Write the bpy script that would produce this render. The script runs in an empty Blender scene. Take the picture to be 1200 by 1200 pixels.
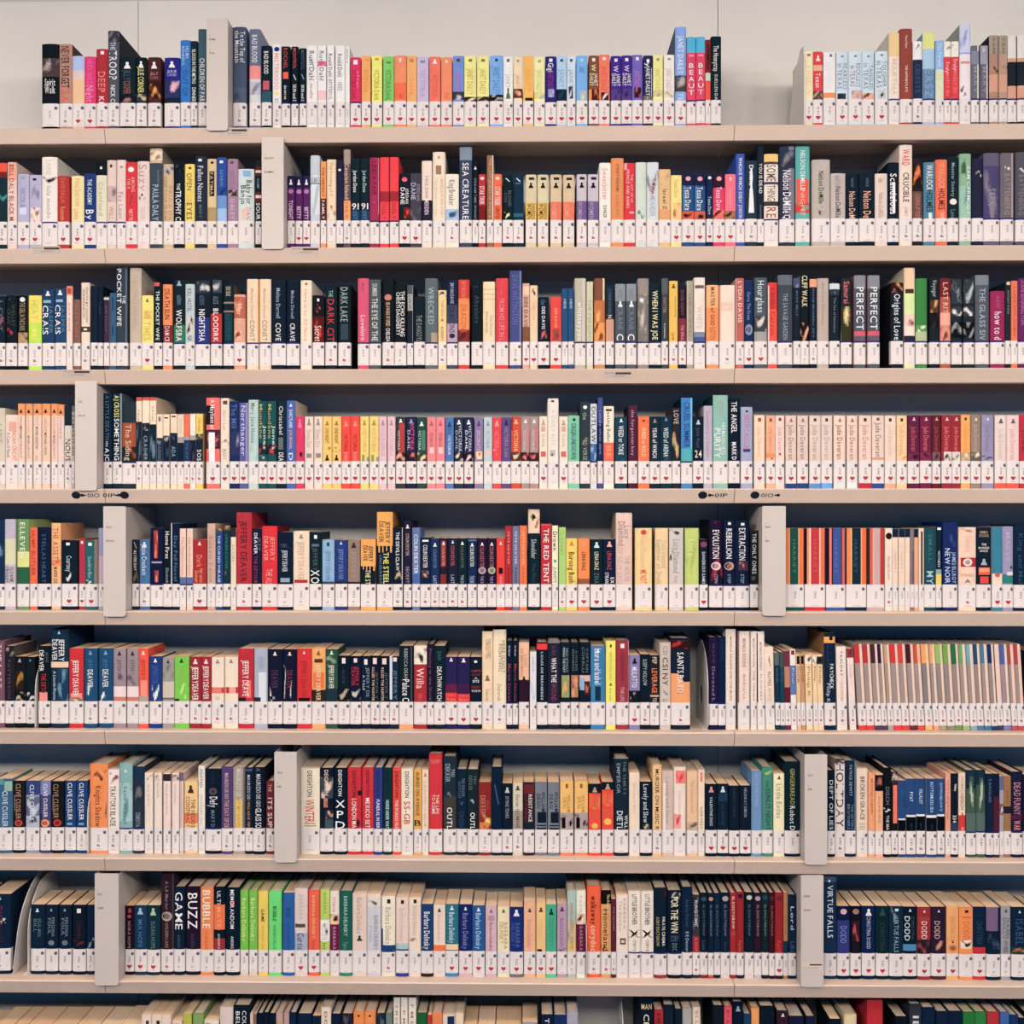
import bpy, math, random
import numpy as np
from mathutils import Matrix, Vector

# ------------------------------------------------------------------ camera, light, exposure
SC = bpy.context.scene
FPX = 1250.0                      # focal length in pixels of the 1200 px frame
HORIZON = 605.0                   # row of the frame at camera height
YAW = math.radians(0.8)
EYE = Vector((0.0, -2.47, 1.60))
BOOKY = 0.030                     # spines stand 3 cm behind the shelf edge

cam_data = bpy.data.cameras.new('camera')
cam_data.sensor_width = 36.0
cam_data.lens = 36.0 * FPX / 1200.0
cam_data.shift_y = (HORIZON - 600.0) / 1200.0
cam = bpy.data.objects.new('camera', cam_data)
SC.collection.objects.link(cam)
cam.location = EYE
cam.rotation_euler = (math.pi / 2, 0, YAW)
SC.camera = cam

world = bpy.data.worlds.new('world')
world.use_nodes = True
SC.world = world
world.node_tree.nodes['Background'].inputs[0].default_value = (0.07, 0.40, 1.0, 1)
world.node_tree.nodes['Background'].inputs[1].default_value = 0.40

SC.view_settings.view_transform = 'Standard'
SC.view_settings.look = 'None'
SC.view_settings.gamma = 1.0
SC.view_settings.exposure = -0.22
SC.view_settings.use_curve_mapping = False
SC.cycles.diffuse_bounces = 1

def area(name, loc, aim, sx, sy, power, col):
    d = bpy.data.lights.new(name, 'AREA')
    d.shape = 'RECTANGLE'; d.size = sx; d.size_y = sy
    d.energy = power; d.color = col
    o = bpy.data.objects.new(name, d)
    SC.collection.objects.link(o)
    o.location = loc
    o.rotation_euler = (Vector(aim) - Vector(loc)).to_track_quat('-Z', 'Y').to_euler()
    return o

CEIL = 3.25
LAMPS = [(-2.6, -1.7), (0.0, -1.7), (2.6, -1.7)]          # recessed panels close to the shelves
for lx, ly in LAMPS:
    area('ceiling_panel_light', (lx, ly, CEIL - 0.06), (lx, ly, 0), 2.3, 0.55, 35.0, (1.0, 0.78, 0.61))
FILLS = [(-3.3, -3.65), (0.0, -3.65), (3.3, -3.65)]         # unseen fill lights, added to brighten the upper shelves
for lx, ly in FILLS:
    for i in range(4):
        d = bpy.data.lights.new('fill_light', 'POINT')
        d.energy = 63.0; d.color = (1.0, 0.915, 0.855); d.shadow_soft_size = 0.25
        o = bpy.data.objects.new('fill_light', d); SC.collection.objects.link(o)
        o.location = (lx - 1.05 + 0.7 * i, ly, CEIL - 0.34)

# ------------------------------------------------------------------ helpers
def ray(px, py):
    u = (px - 600.0) / FPX; v = -(py - HORIZON) / FPX
    return Vector((u * math.cos(YAW) - math.sin(YAW), u * math.sin(YAW) + math.cos(YAW), v))

def at(px, py, Y):
    d = ray(px, py)
    return EYE + d * ((Y - EYE.y) / d.y)

def lin(h):
    h = h.strip()
    if len(h) == 3: h = ''.join(c * 2 for c in h)
    return tuple(((int(h[i:i+2], 16) / 255.0 + 0.055) / 1.055) ** 2.4 if int(h[i:i+2], 16) > 10 else int(h[i:i+2], 16) / 255.0 / 12.92 for i in (0, 2, 4))

GAIN = 1.25
def alb(h):
    q = [c ** 1.2 * GAIN for c in lin(h)]; m = 0.3 * q[0] + 0.55 * q[1] + 0.15 * q[2]
    return tuple(min(0.88, c + (m - c) * 0.15) for c in q)

def link(o, parent=None):
    SC.collection.objects.link(o)
    if parent is not None: o.parent = parent
    return o

def empty(name, loc, **props):
    o = bpy.data.objects.new(name, None)
    o.empty_display_size = 0.02
    o.location = loc
    for k, v in props.items(): o[k] = v
    return link(o)

class MB:
    """vertices, faces and one colour per face; builds one mesh object"""
    def __init__(s): s.v = []; s.f = []; s.c = []; s.m = []
    def add(s, verts, faces, col, mat=0):
        b = len(s.v)
        s.v.extend(verts)
        for f in faces:
            s.f.append(tuple(i + b for i in f)); s.c.append(col); s.m.append(mat)
    def quad(s, a, b, c, d, col, mat=0): s.add([a, b, c, d], [(0, 1, 2, 3)], col, mat)
    def box(s, x0, x1, y0, y1, z0, z1, col=(.8, .8, .8), mat=0, skip=''):
        v = [(x0, y0, z0), (x1, y0, z0), (x1, y1, z0), (x0, y1, z0), (x0, y0, z1), (x1, y0, z1), (x1, y1, z1), (x0, y1, z1)]
        F = {'b': (3, 2, 1, 0), 't': (4, 5, 6, 7), 'f': (0, 1, 5, 4), 'k': (2, 3, 7, 6), 'l': (3, 0, 4, 7), 'r': (1, 2, 6, 5)}
        s.add(v, [F[k] for k in F if k not in skip], col, mat)
    def prism(s, prof, x0, x1, col=(.8, .8, .8)):
        """profile in (y, z), counter-clockwise seen from +x, extruded along x"""
        n = len(prof)
        v = [(x0, y, z) for y, z in prof] + [(x1, y, z) for y, z in prof]
        f = [(i, i + n, (i + 1) % n + n, (i + 1) % n) for i in range(n)]
        f += [tuple(range(n)), tuple(range(2 * n - 1, n - 1, -1))]
        s.add(v, f, col)
    def merge(s, o, M=None):
        b = len(s.v)
        if M is None: s.v.extend(o.v)
        else:
            a = np.array(o.v, dtype=float)
            R = np.array(M.to_3x3()); t = np.array(M.translation)
            s.v.extend(map(tuple, a @ R.T + t))
        s.f.extend(tuple(i + b for i in f) for f in o.f); s.c.extend(o.c); s.m.extend(o.m)
    def mesh(s, name, mats):
        me = bpy.data.meshes.new(name)
        nf = len(s.f)
        lens = np.fromiter((len(f) for f in s.f), np.int32, nf)
        loops = np.fromiter((i for f in s.f for i in f), np.int32, int(lens.sum()))
        me.vertices.add(len(s.v))
        me.vertices.foreach_set('co', np.array(s.v, dtype=np.float32).ravel())
        me.loops.add(len(loops)); me.loops.foreach_set('vertex_index', loops)
        me.polygons.add(nf)
        st = np.zeros(nf, np.int32); st[1:] = np.cumsum(lens)[:-1]
        me.polygons.foreach_set('loop_start', st)
        me.polygons.foreach_set('loop_total', lens)
        for m in mats: me.materials.append(m)
        if len(mats) > 1: me.polygons.foreach_set('material_index', np.array(s.m, np.int32))
        at_ = me.attributes.new('print_colour', 'FLOAT_COLOR', 'FACE')
        cc = np.ones((nf, 4), np.float32); cc[:, :3] = np.array(s.c, dtype=np.float32).reshape(-1, 3)
        at_.data.foreach_set('color', cc.ravel())
        me.update(calc_edges=True)
        me.validate()
        me.shade_flat()
        return me
    def build(s, name, mats, parent=None, loc=None):
        o = bpy.data.objects.new(name, s.mesh(name, mats))
        if loc is not None: o.location = loc
        return link(o, parent)

# ------------------------------------------------------------------ materials
def new_mat(name, rough=0.5, spec=0.4):
    m = bpy.data.materials.new(name); m.use_nodes = True
    nt = m.node_tree; b = nt.nodes['Principled BSDF']
    b.inputs['Roughness'].default_value = rough
    b.inputs['Specular IOR Level'].default_value = spec
    return m, nt, b

def coloured(name, rough, spec, wear=0.12, scale=60.0, bump=0.0):
    """colour from the face attribute, with a little procedural wear"""
    m, nt, b = new_mat(name, rough, spec)
    a = nt.nodes.new('ShaderNodeAttribute'); a.attribute_name = 'print_colour'
    tc = nt.nodes.new('ShaderNodeTexCoord')
    nz = nt.nodes.new('ShaderNodeTexNoise'); nz.inputs['Scale'].default_value = scale; nz.inputs['Detail'].default_value = 3
    nt.links.new(tc.outputs['Object'], nz.inputs['Vector'])
    mr = nt.nodes.new('ShaderNodeMapRange')
    mr.inputs['To Min'].default_value = 1 - wear; mr.inputs['To Max'].default_value = 1 + wear
    nt.links.new(nz.outputs['Fac'], mr.inputs['Value'])
    mx = nt.nodes.new('ShaderNodeVectorMath'); mx.operation = 'SCALE'
    nt.links.new(a.outputs['Color'], mx.inputs[0]); nt.links.new(mr.outputs['Result'], mx.inputs['Scale'])
    nt.links.new(mx.outputs['Vector'], b.inputs['Base Color'])
    if bump:
        bp = nt.nodes.new('ShaderNodeBump'); bp.inputs['Strength'].default_value = bump; bp.inputs['Distance'].default_value = 0.001
        nt.links.new(nz.outputs['Fac'], bp.inputs['Height']); nt.links.new(bp.outputs['Normal'], b.inputs['Normal'])
    return m

COVER = coloured('printed_cover', 0.50, 0.04, 0.10, 45.0)
PRINT = coloured('spine_print', 0.5, 0.1, 0.0)
LABEL = coloured('label_paper', 0.6, 0.12, 0.03, 30.0)

def page_mat():
    m, nt, b = new_mat('page_edges', 0.9, 0.1)
    a = nt.nodes.new('ShaderNodeAttribute'); a.attribute_name = 'print_colour'
    tc = nt.nodes.new('ShaderNodeTexCoord')
    mp = nt.nodes.new('ShaderNodeMapping'); mp.inputs['Scale'].default_value = (1500, 6, 6)
    nt.links.new(tc.outputs['Object'], mp.inputs['Vector'])
    nz = nt.nodes.new('ShaderNodeTexNoise'); nz.inputs['Scale'].default_value = 1.0
    nt.links.new(mp.outputs['Vector'], nz.inputs['Vector'])
    mr = nt.nodes.new('ShaderNodeMapRange'); mr.inputs['To Min'].default_value = 0.72; mr.inputs['To Max'].default_value = 1.2
    nt.links.new(nz.outputs['Fac'], mr.inputs['Value'])
    mx = nt.nodes.new('ShaderNodeVectorMath'); mx.operation = 'SCALE'
    nt.links.new(a.outputs['Color'], mx.inputs[0]); nt.links.new(mr.outputs['Result'], mx.inputs['Scale'])
    nt.links.new(mx.outputs['Vector'], b.inputs['Base Color'])
    return m
PAGES = page_mat()

def plain(name, col, rough=0.5, spec=0.4, wear=0.05, scale=8.0, bump=0.0, stretch=(1, 1, 1)):
    m, nt, b = new_mat(name, rough, spec)
    tc = nt.nodes.new('ShaderNodeTexCoord'); mp = nt.nodes.new('ShaderNodeMapping')
    mp.inputs['Scale'].default_value = stretch
    nz = nt.nodes.new('ShaderNodeTexNoise'); nz.inputs['Scale'].default_value = scale; nz.inputs['Detail'].default_value = 5
    cr = nt.nodes.new('ShaderNodeValToRGB')
    cr.color_ramp.elements[0].position = 0.3; cr.color_ramp.elements[1].position = 0.7
    cr.color_ramp.elements[0].color = tuple(c * (1 - wear) for c in col) + (1,)
    cr.color_ramp.elements[1].color = tuple(min(0.95, c * (1 + wear)) for c in col) + (1,)
    nt.links.new(tc.outputs['Object'], mp.inputs['Vector']); nt.links.new(mp.outputs['Vector'], nz.inputs['Vector'])
    nt.links.new(nz.outputs['Fac'], cr.inputs['Fac']); nt.links.new(cr.outputs['Color'], b.inputs['Base Color'])
    if bump:
        bp = nt.nodes.new('ShaderNodeBump'); bp.inputs['Strength'].default_value = bump; bp.inputs['Distance'].default_value = 0.002
        nt.links.new(nz.outputs['Fac'], bp.inputs['Height']); nt.links.new(bp.outputs['Normal'], b.inputs['Normal'])
    return m

STEEL = plain('cream_enamelled_steel', (0.73, 0.575, 0.475), 0.42, 0.4, 0.03, 5.0)
BACKST = plain('back_panel_steel', (0.78, 0.75, 0.70), 0.55, 0.3, 0.05, 3.0)
DIVST = plain('white_divider_steel', (0.64, 0.58, 0.54), 0.4, 0.4, 0.02, 5.0)
ENDST = plain('pale_bookend_steel', (0.86, 0.81, 0.76), 0.35, 0.5, 0.03, 6.0)
CARPET = plain('charcoal_carpet', (0.035, 0.035, 0.04), 0.95, 0.05, 0.4, 300.0, 0.4)
PLASTER = plain('wall_paint', (0.62, 0.60, 0.56), 0.9, 0.1, 0.03, 4.0)
CEILM = plain('ceiling_board', (0.72, 0.70, 0.67), 0.95, 0.05, 0.06, 120.0, 0.2)
LAMPCASE = plain('lamp_housing_paint', (0.75, 0.74, 0.72), 0.5, 0.3)

# ------------------------------------------------------------------ glyphs (built once, from the built-in font)
GL = {}
def glyph(ch):
    if ch in GL: return GL[ch]
    c = bpy.data.curves.new('glyph', 'FONT')
    c.body = ch; c.resolution_u = 2; c.offset = 0.006; c.fill_mode = 'FRONT'
    o = bpy.data.objects.new('glyph', c); SC.collection.objects.link(o)
    bpy.context.view_layer.update()
    me = o.evaluated_get(bpy.context.evaluated_depsgraph_get()).to_mesh()
    v = [(p.co.x, p.co.y) for p in me.vertices]
    f = [tuple(p.vertices) for p in me.polygons]
    if v:
        x0 = min(p[0] for p in v); x1 = max(p[0] for p in v)
        v = [(p[0] - x0, p[1]) for p in v]; w = x1 - x0
    else: w = 0.2
    o.to_mesh_clear()
    bpy.data.objects.remove(o); bpy.data.curves.remove(c)
    GL[ch] = (v, f, w)
    return GL[ch]

CAP = 0.73
def text_layout(s, gap=0.13):
    """[(glyph, x)], total width, in ems"""
    x = 0; out = []
    for ch in s:
        if ch == ' ': x += 0.26; continue
        g = glyph(ch); out.append((g, x)); x += g[2] + gap
    return out, max(0.05, x - gap)

DATA = r"""
48 68 51 12222c P 11222c,0,.23 %d8c4c0,54484e,.24,.55 =Spirit@eee,.58,.7,h =Walk@eee,.7,.83,h
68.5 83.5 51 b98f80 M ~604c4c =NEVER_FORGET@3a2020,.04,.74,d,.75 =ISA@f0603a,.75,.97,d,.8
84 98 65 e8c098 H #a9c0e8,0,.3 #d8c4c0,.3,.5
98.5 112 66 e0267f H =HEIDI_WILD@f6a,.05,.6 =Night@f9c,.62,.97,d,.8
112 126 57 b32a3c M =DEEP@e88,.42,.8,d,.75 =KI@fff,.88,1 #eee,.04,.1,.4,.7
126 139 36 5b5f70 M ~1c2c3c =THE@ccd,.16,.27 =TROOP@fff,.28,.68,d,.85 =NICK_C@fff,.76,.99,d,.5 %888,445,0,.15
140 158 67 10303a M ^fff,.1,.25 =JILLY@567,.28,.5 =COOPER@a66,.52,.8 %a77,123,.82,1
159 171 67 0f2a33 M ^fff,.08,.22 =JULIE_CORNER@ed8,.2,.78,d,.7 %cb8,345,.8,.97
173 188 67 5a2f35 M ^fff,.1,.25 =JILLY@c99,.33,.39,h =COOPER@a77,.42,.48,h %f0a050,402020,.52,.9
192 210 67 2a2f90 M ^fff,.08,.22 =JULIE@ccf,.27,.33,h =CORNER@aaf,.35,.41,h %e0b0c0,304070,.5,.88 #153048,.88,1
211 223 47 2a7ec8 M =HELMA@ace,.1,.3,d,.35,.7 =RENBERG@ace,.1,.4,d,.35,.3 =OUT_OF@1a5aa0,.48,.9
223.5 231 48 183848 M =BLOOD_IN_THE_METRO@eec,.14,.7,d,.7 =DINNER@eec,.76,.99,d,.7
232 242 34 4a6a78 P =CHILDREN_OF_PAR@fff,.4,.99,d,.7 #cde,0,.01
272 288 31 54647c M =To_the_Top_of@fff,.06,.47,d,.42,.74 =the_Mountain@fff,.05,.47,d,.42,.34 %40506c,5c6c84,.8,1
292 305 34 707a96 M =BAD_BLOOD@fff,.08,.46,d,.55 #f09090,.5,.68 #c8ccd0,.68,1 %889,bbc,.72,.9
306 317.5 53 10303c M =BAD_BLOOD@fff,.1,.5,d,.55 #c06070,.62,.78,.15,.8 #346070,.8,1
319 329 51 f0e8e2 M $2a3a90,.05,.13 =MISTERIOSO@e9a090,.16,.78,d,.6 $e8d860,.82,.88 =A2@889,.93,1
329.5 339.5 54 0e2735 PU =ROCHEL@b55,.03,.4 #f06040,.46,.58,.2,.8 =the_next_one@fff,.7,.95,d,.4
341 349 54 0e2735 PU =MONTEOL@c55,.03,.4 =SKIN_and_S@fff,.68,.98,d,.6 /ccc,.5,.6
350.5 358.5 56 0d2a38 PU =MONTEOL@567,.03,.4 =SKIN_and_S@fff,.68,.98,d,.5 /8aa,.48,.58
359 371.5 53 e6e2de P =Ruth_Dahl@777,.1,.62,d,.6 /70b0d0,.22,.38 =novelist@b88,.68,.95,d,.4
372 382 53 e6e2e0 P =Ruth_Dahl@777,.1,.62,d,.6 #e070a0,.28,.37 #e8c0c4,.8,.97
383 391.5 53 ebe7e2 P =Roald_Dahl@666,.15,.55,d,.55 =SPITEFUL@999,.6,.97,d,.55
392.5 404 53 e8e4df P =Roald_Dahl@777,.15,.55,d,.5 =HERE@aaa,.65,.8
404.5 409.5 54 e4e2da P =short@999,.05,.3
410.5 422.5 67 d81c66 HU =VICTORIA_DAHL@a01050,.28,.95,d,.5,.35 =after@f8a,.3,.9,d,.25,.75 #fff,.06,.16,.3,.7
423.5 434 65 f5a860 H =VICTORIA@e88a40,.3,.8 #e89050,.06,.12,.3,.8
435.5 447.5 65 f4e66e H =VICTORIA_DAHL@b0a030,.3,.98,d,.6 #c0a840,.05,.1,.3,.7
449 461.5 66 82c968 H =VICTORIA_DAHL@4a9048,.3,.98,d,.6 #488848,.12,.16,.3,.7
462 476 65 f78e62 H #e87048,.6,.97 %d05030,e86040,.83,.95,.4,.8 #fcc,.06,.14,.4,.6
476.5 488 65 fbab62 H =DAHL@e89848,.5,.9 #c88848,.07,.14,.3,.7
488.5 502 66 c2b8d4 H =VICTORIA@b2a2c4,.3,.9 #8890a8,.08,.14,.3,.7
503 516 66 f8745e H =VICTORIA@e0605a,.4,.9 ^fde,.06,.16
517 529.5 67 f98d62 H #f07848,.8,.95,.3,.7 ^fdc,.06,.13
530.5 543.5 65 7794d6 H =JANET_DAILEY@c07ab0,.38,.8,d,.6 %ccc,445,.78,.96 #456,.06,.13,.35,.65
544 558 65 f6e08a H =JANET_DAILEY@c8a860,.28,.85,d,.6 #d8a080,.28,.85,.85,.88 %e8d8b0,333,.9,1 #8a7a50,.07,.13,.35,.65
559 573 65 f6e08a H =JANET_DAILEY@c8a860,.28,.85,d,.6 %e8d8b0,433,.9,1 #8a7a50,.07,.13,.35,.65
574 589.5 65 79b0ea H =JANET_DAILEY@5888c0,.24,.85,d,.6 %c0b0b0,102030,.86,1 #345,.07,.13,.4,.6
590 601 66 e9e6e0 H =JANET@bbb,.4,.7 ^4a8058,.7,.95 #667,.05,.12,.35,.65
602 612 66 fccfae H =JANET@e0a890,.4,.7 %e8b090,703020,.72,.93 #a88,.07,.12,.35,.65
613 625 65 f9b452 H =JANET@eaa848,.3,.8 #3a2a20,.93,1,.2,.95
626 638.5 66 e6e79e H =JANET_DAILEY@c8ca90,.3,.8,d,.6 %90b8c0,d8d080,.8,.95 #9a9,.07,.13,.35,.65
639 652 66 3a2b86 HU =Gigi@fff,.15,.35,d,.6 =JANET_DAILEY@a040a0,.35,.75,d,.6 %d8c0d0,90a0c0,.73,.92,.25,.8 #fff,.05,.12,.35,.65
652.5 664 65 aacbf0 H =JANET@90a8c8,.3,.7 %1a4a60,103040,.74,1 #456,.07,.13,.35,.65
664.5 674.5 65 c2d6f2 H =JANET@98a8c0,.3,.7 %ddd,445,.68,.95,.2,.7 #456,.07,.13,.35,.65
675.5 688.5 65 74b2ea H =JANET@6090c0,.25,.4 %c8d4d8,b0b8b0,.78,.98,.3,.9 #acd,.07,.13,.35,.65
690 701.5 65 8a5a3a H =DAILEY@fec,.4,.68,d,.45,.3 =JANET@fec,.4,.68,d,.45,.75 #f0904c,.75,1 %e09050,502818,.76,1,.3,1 #fff,.06,.13,.35,.65 =W@fda,.2,.35
702 714.5 64 f87c5e H =JANET_DAILEY@e05a40,.25,.85,d,.6 %f8d8d0,502030,.82,1,.2,.9 #fdd,.06,.12,.35,.65
716 728 65 4d2f98 H =DAILEY@fec,.4,.68,d,.45,.3 =JANET@fec,.4,.68,d,.45,.75 %30206c,604890,.75,1 #fff,.06,.13,.35,.65 =W@ecf,.22,.36
728.5 740.5 65 4d2f98 H =DAILEY@fec,.4,.68,d,.45,.3 =JANET@fec,.4,.68,d,.45,.75 %30206c,604890,.75,1 #fff,.06,.13,.35,.65 =W@ecf,.22,.36
741 753 64 7a6cc0 H =JANET_DAILEY@c080c8,.35,.7,d,.6 %f06878,402038,.72,.95,.2,.9 #fff,.05,.12,.35,.65
754 765 65 2f3560 H =JANET_DAILEY@fff,.25,.9,d,.55 #ccd,.28,.9,.85,.9 %ddd,777,.9,1 #fff,.08,.16,.35,.65 =y@fff,.16,.26
765.5 777 64 efe58c H =JANET_DAILEY@d0c070,.3,.8,d,.6 %80a8b0,d8c880,.78,.92 #a98,.07,.13,.35,.65
778 790.5 64 e4dcd6 H =JANET_DAILEY@c8bcb4,.3,.8,d,.6 %b0a898,d8d0c0,.8,.95 #999,.07,.12,.35,.65
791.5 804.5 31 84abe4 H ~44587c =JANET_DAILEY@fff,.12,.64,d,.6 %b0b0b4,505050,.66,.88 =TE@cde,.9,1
805 815.5 43 dc4068 PU #46b4d8,0,.25 =BEAUT@fff,.4,.93,v,.6 #e890a8,.28,.31,.2,.8
816 826.5 43 dc4068 PU #46b4d8,0,.25 =BEAUT@fff,.4,.93,v,.6 #e890a8,.28,.31,.2,.8
827 833 46 e85038 P %40343c,902820,0,.55 #b8d0c0,.55,.68 =CURSE@311,.08,.5
833.5 845.5 42 10303c P =The_Honeytrap@fff,.15,.55,d,.6 =SUELLEN_DA@ccc,.6,1,d,.35
943 953 60 fad8b0 H =LINDA@f0c8a0,.3,.9 #a66,.05,.1,.3,.7
953.5 964.5 60 e03a48 H #e0b090,.28,.4 =Texan@fff,.45,.75,d,.6 %c0a898,705048,.82,1 ^fec,.08,.2
965.5 979.5 61 e6e6e8 P =LINDA@dde4e4,.2,.8 #f8904c,.86,.97 #866,.04,.1,.5,.7
980.5 994.5 60 c6d4e6 H =FEARLESS@8a94a4,.25,.8,d,.4,.72 =in_TEXAS@808a98,.25,.78,d,.45,.3 %2a3040,3a4858,.88,1,.1,.8 #789,.08,.12,.4,.6
995 1010.5 60 c6d8ec H =RECKLESS@8a94a4,.25,.75,d,.4,.72 =in_TEXAS@a07888,.3,.74,d,.45,.3 %2a3a50,d0b0a8,.82,1,.2,1 #789,.08,.12,.4,.6
1011 1025 60 c0d6ea H =TANGLED@8a94a4,.28,.8,d,.4,.72 =in_TEXAS@808a98,.25,.78,d,.45,.3 %503c34,e8a890,.87,1 #789,.08,.12,.4,.6
1026 1041 60 c6d8e6 H =TOUGHER@8a94a4,.2,.75,d,.4,.72 =in_TEXAS@808a98,.2,.76,d,.45,.3 %20242c,c8c8c8,.8,1,.2,.8 #789,.06,.1,.4,.6
1042 1054.5 38 f4d8c8 PU #fcc890,0,.36 =MARTHA@e8b8b0,.4,.95,d,.5
1055.5 1070 33 9c4e42 P =Fiona_Palmer@fdc,.1,.28,d,.22 =THE_SAPPHIRE_FLATS@fdc,.52,.9,d,.22
1070.5 1081.5 48 2a3a5c M #e8e0e0,0,.32 %888,e8e0e0,.03,.15,.3,.8 =CELESTE@546080,.4,.9
1082 1096 38 9cc0e6 PU #d8dc88,0,.24 #a8c8e0,.24,.55 #6c90bc,.55,1 =ERSZ@8ab,.56,.99,d,.8
1097 1106.5 47 8fb8ea P =The_Parent@fff,.05,.45,d,.5 #d0d8c0,.5,1 =again@ee8,.55,.85
1107 1115 48 dd3848 PU #ece0d8,0,.27 %a87,ece0d8,.05,.15 =Truly@fcc,.35,.55,d,.6 =MADLY_GU@e88,.55,.95
1115.5 1124.5 48 dd3848 PU #ece0d8,0,.27 %a87,ece0d8,.05,.2 =Truly@fcc,.3,.5,d,.6 =MADLY_GU@e88,.5,.9
1125.5 1138.5 28 e4d8dc P ~a8b0a8 #98a6dc,0,.4 %8898d8,c8ccf0,0,.38 #d88898,.5,.53,.1,.9 %40485c,e4d8dc,.83,.98,.05,.6
1139 1148 53 70767e PU #c8c8c4,0,1,.75,1 #8890a0,.1,.35 =MARY@99a,.4,.9
1149.5 1158.5 53 70707e PU #c0b8b8,0,1,.75,1 #a0a0b0,0,.35 =MARY@99a,.4,.9 =ma@fff,.04,.12
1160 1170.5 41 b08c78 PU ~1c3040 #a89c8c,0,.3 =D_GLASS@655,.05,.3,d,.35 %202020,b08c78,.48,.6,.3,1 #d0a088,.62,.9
1171.5 1181.5 41 b89888 PU #a89c8c,0,.3 =D_GLASS@655,.05,.3,d,.35 %202020,b89888,.48,.6,.4,1 #d0a088,.62,.9
1182 1192 41 25323c PU #d8d4d0,0,.36 #c8a088,.36,.42 #d0a088,.8,1
1193 1204 41 25323c PU #d8d4d0,0,.36 #c8a088,.36,.42 #d0a088,.8,1

-3 7.5 191 123a48 M #e85038,0,.15 #802828,.15,.25 %40a0a0,123a48,.5,.65
8 19 190 e0c8c0 M #f0a890,0,.3 =BELL_DALY_BLACK_M@a0524a,.04,.98,d,.6
20 33.5 204 b0b0cc H =NICOLA@8c8cb0,.3,.7 #c8d0e4,.7,.85,.2,.8 #8aa,.05,.1,.35,.65
34 48 205 b4b0cc H %8c84a4,b4b0cc,.2,.6,.2,.9 %1e2434,e8d0c8,.7,1,.1,.9 #234,.07,.12,.3,.6
48.5 66.5 184 e4dcd4 PU %303030,e0d8d4,.3,.42 =lola_mondo@aaa,.45,.95,d,.35 =LAINE@ccb,.05,.28,d,.4
67 80.5 206 b83238 H =DAVID_DALLAS@d88050,.05,.6,d,.45 =Ransom@e0a060,.68,.97,d,.5
83 97.5 206 f4d4a0 H =PAUL_DALTON@e0b070,.06,.66,d,.45 =Lines@e8a860,.72,.95
98 111.5 203 1c4484 H =THE_ACADEMY@cde,.12,.65,d,.45 =By@fff,.75,.95,d,.8
112 124.5 188 d6d4bc PU #14262e,0,.24 #dde,.1,.14,.4,.6 =Cranford@b4b49c,.35,.9,d,.5
125 135.5 187.5 d8c4bc PU #333,.07,.12,.35,.6 %8c7078,c8b0b0,.42,.68 =WILL@b89890,.75,.97
136 146.5 187 dccac4 PU =Fay_Leon@b09aa0,.52,.95,d,.6 #a88,.1,.13,.4,.7
147 160 190 d42438 R $fff,.08,.17 =AMONG@f8a8a0,.25,.5,d,.35,.7 =THE_B@f8a8a0,.28,.45,d,.35,.3 %405070,d42438,.55,.75,.3,.7 =NETTE@fbb,.8,.99,d,.4
160.5 174.5 189 dccac6 P =Suzy@c09a98,.05,.5,d,.8 %181c20,dccac6,.54,.66,.1,.7 =TELLER@bbb,.75,.97,d,.4
175 189.5 171 465460 Z #c8b498,0,.2 %a08060,e0d0b8,.03,.16 =PAULA_DALY@a8bccc,.5,.99,d,.6 =nowhere@789,.3,.5,d,.3,.75
190.5 202.5 192 cbb490 Z %2a2a34,b8b0a8,.02,.18 =PAULA_DA@c09070,.38,.99,d,.4,.7 =KEEP_YOUR_FRIEND@b08868,.22,.99,d,.4,.25
203 215 192 0e2634 Z %88a8b0,102028,.02,.13 =THE@fff,.34,.46,d,.4 =TROPHY_C@fff,.47,.99,d,.65
216 227.5 192 f2cf5e Z #6a5a30,.05,.09,.4,.7 =OPEN@8a7030,.16,.46,d,.6 =YOUR@e0b848,.47,.66,d,.6 =EYES@6a5424,.68,.97,d,.65
228 242 183 2c3a4a P =Fallen_Names@ccd,.15,.7,d,.55 #cde,.04,.08,.3,.6 =MARY@678,.75,.95,d,.3
242.5 253 186 d4bc94 P #1c2a2c,.2,.6,.25,.8 =FATIMA@c8b080,.22,.58,d,.4 #222,.04,.08,.4,.7 #b09868,.78,1
253.5 265 184 2458a8 P #fff,.05,.09,.3,.65 #6c98cc,.6,.8 #98bce0,.8,1 =KATHRYN@6a9ad8,.2,.45,d,.4 %1c3c78,2458a8,.45,.6
266 278.5 186 a586a0 P #654,.04,.08,.3,.6 %f0c0a0,404048,.5,.6,.1,.9 =DALEY@c8b0c0,.65,.98,d,.5 =NICOLA@9070a0,.2,.5
279 297.5 198 c6d4d4 P =Baby_for@333,.22,.68,d,.4,.7 =Banjo@333,.32,.68,d,.4,.35 #8ab0d8,.03,.15,.3,.8 =DAN@f08060,.75,.98,d,.35,.65 #f0b8a0,.78,.97,.25,.45
299 307 188 14303c P #7a2030,.1,.25 #e0d0c8,.16,.2 =GAME@7ab,.3,.46,d,.5 #7a2030,.52,.68 #e0d0c8,.57,.62 =SOUR@fff,.7,.98,d,.8
336 345 206 63286e P #2c2a58,0,.27 ^fff,.08,.2 $b080b0,.3,.4 =TONIGHT@ecf,.55,.97,d,.7
346 354 206 63286e H #2c2a58,0,.27 ^fff,.08,.2 $b080b0,.3,.4 =BETTY@ecf,.68,.95,d,.7
355 363 206 63286e H #2c2a58,0,.27 ^fff,.08,.2 $b080b0,.3,.4 =BETTY@ecf,.7,.97,d,.7
363.5 374.5 182 bcc8d4 P =JAMES@8898ac,.33,.43,h,.9 %a8b8c8,d0d8dc,.3,.9 #8090a8,.42,.44
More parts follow.
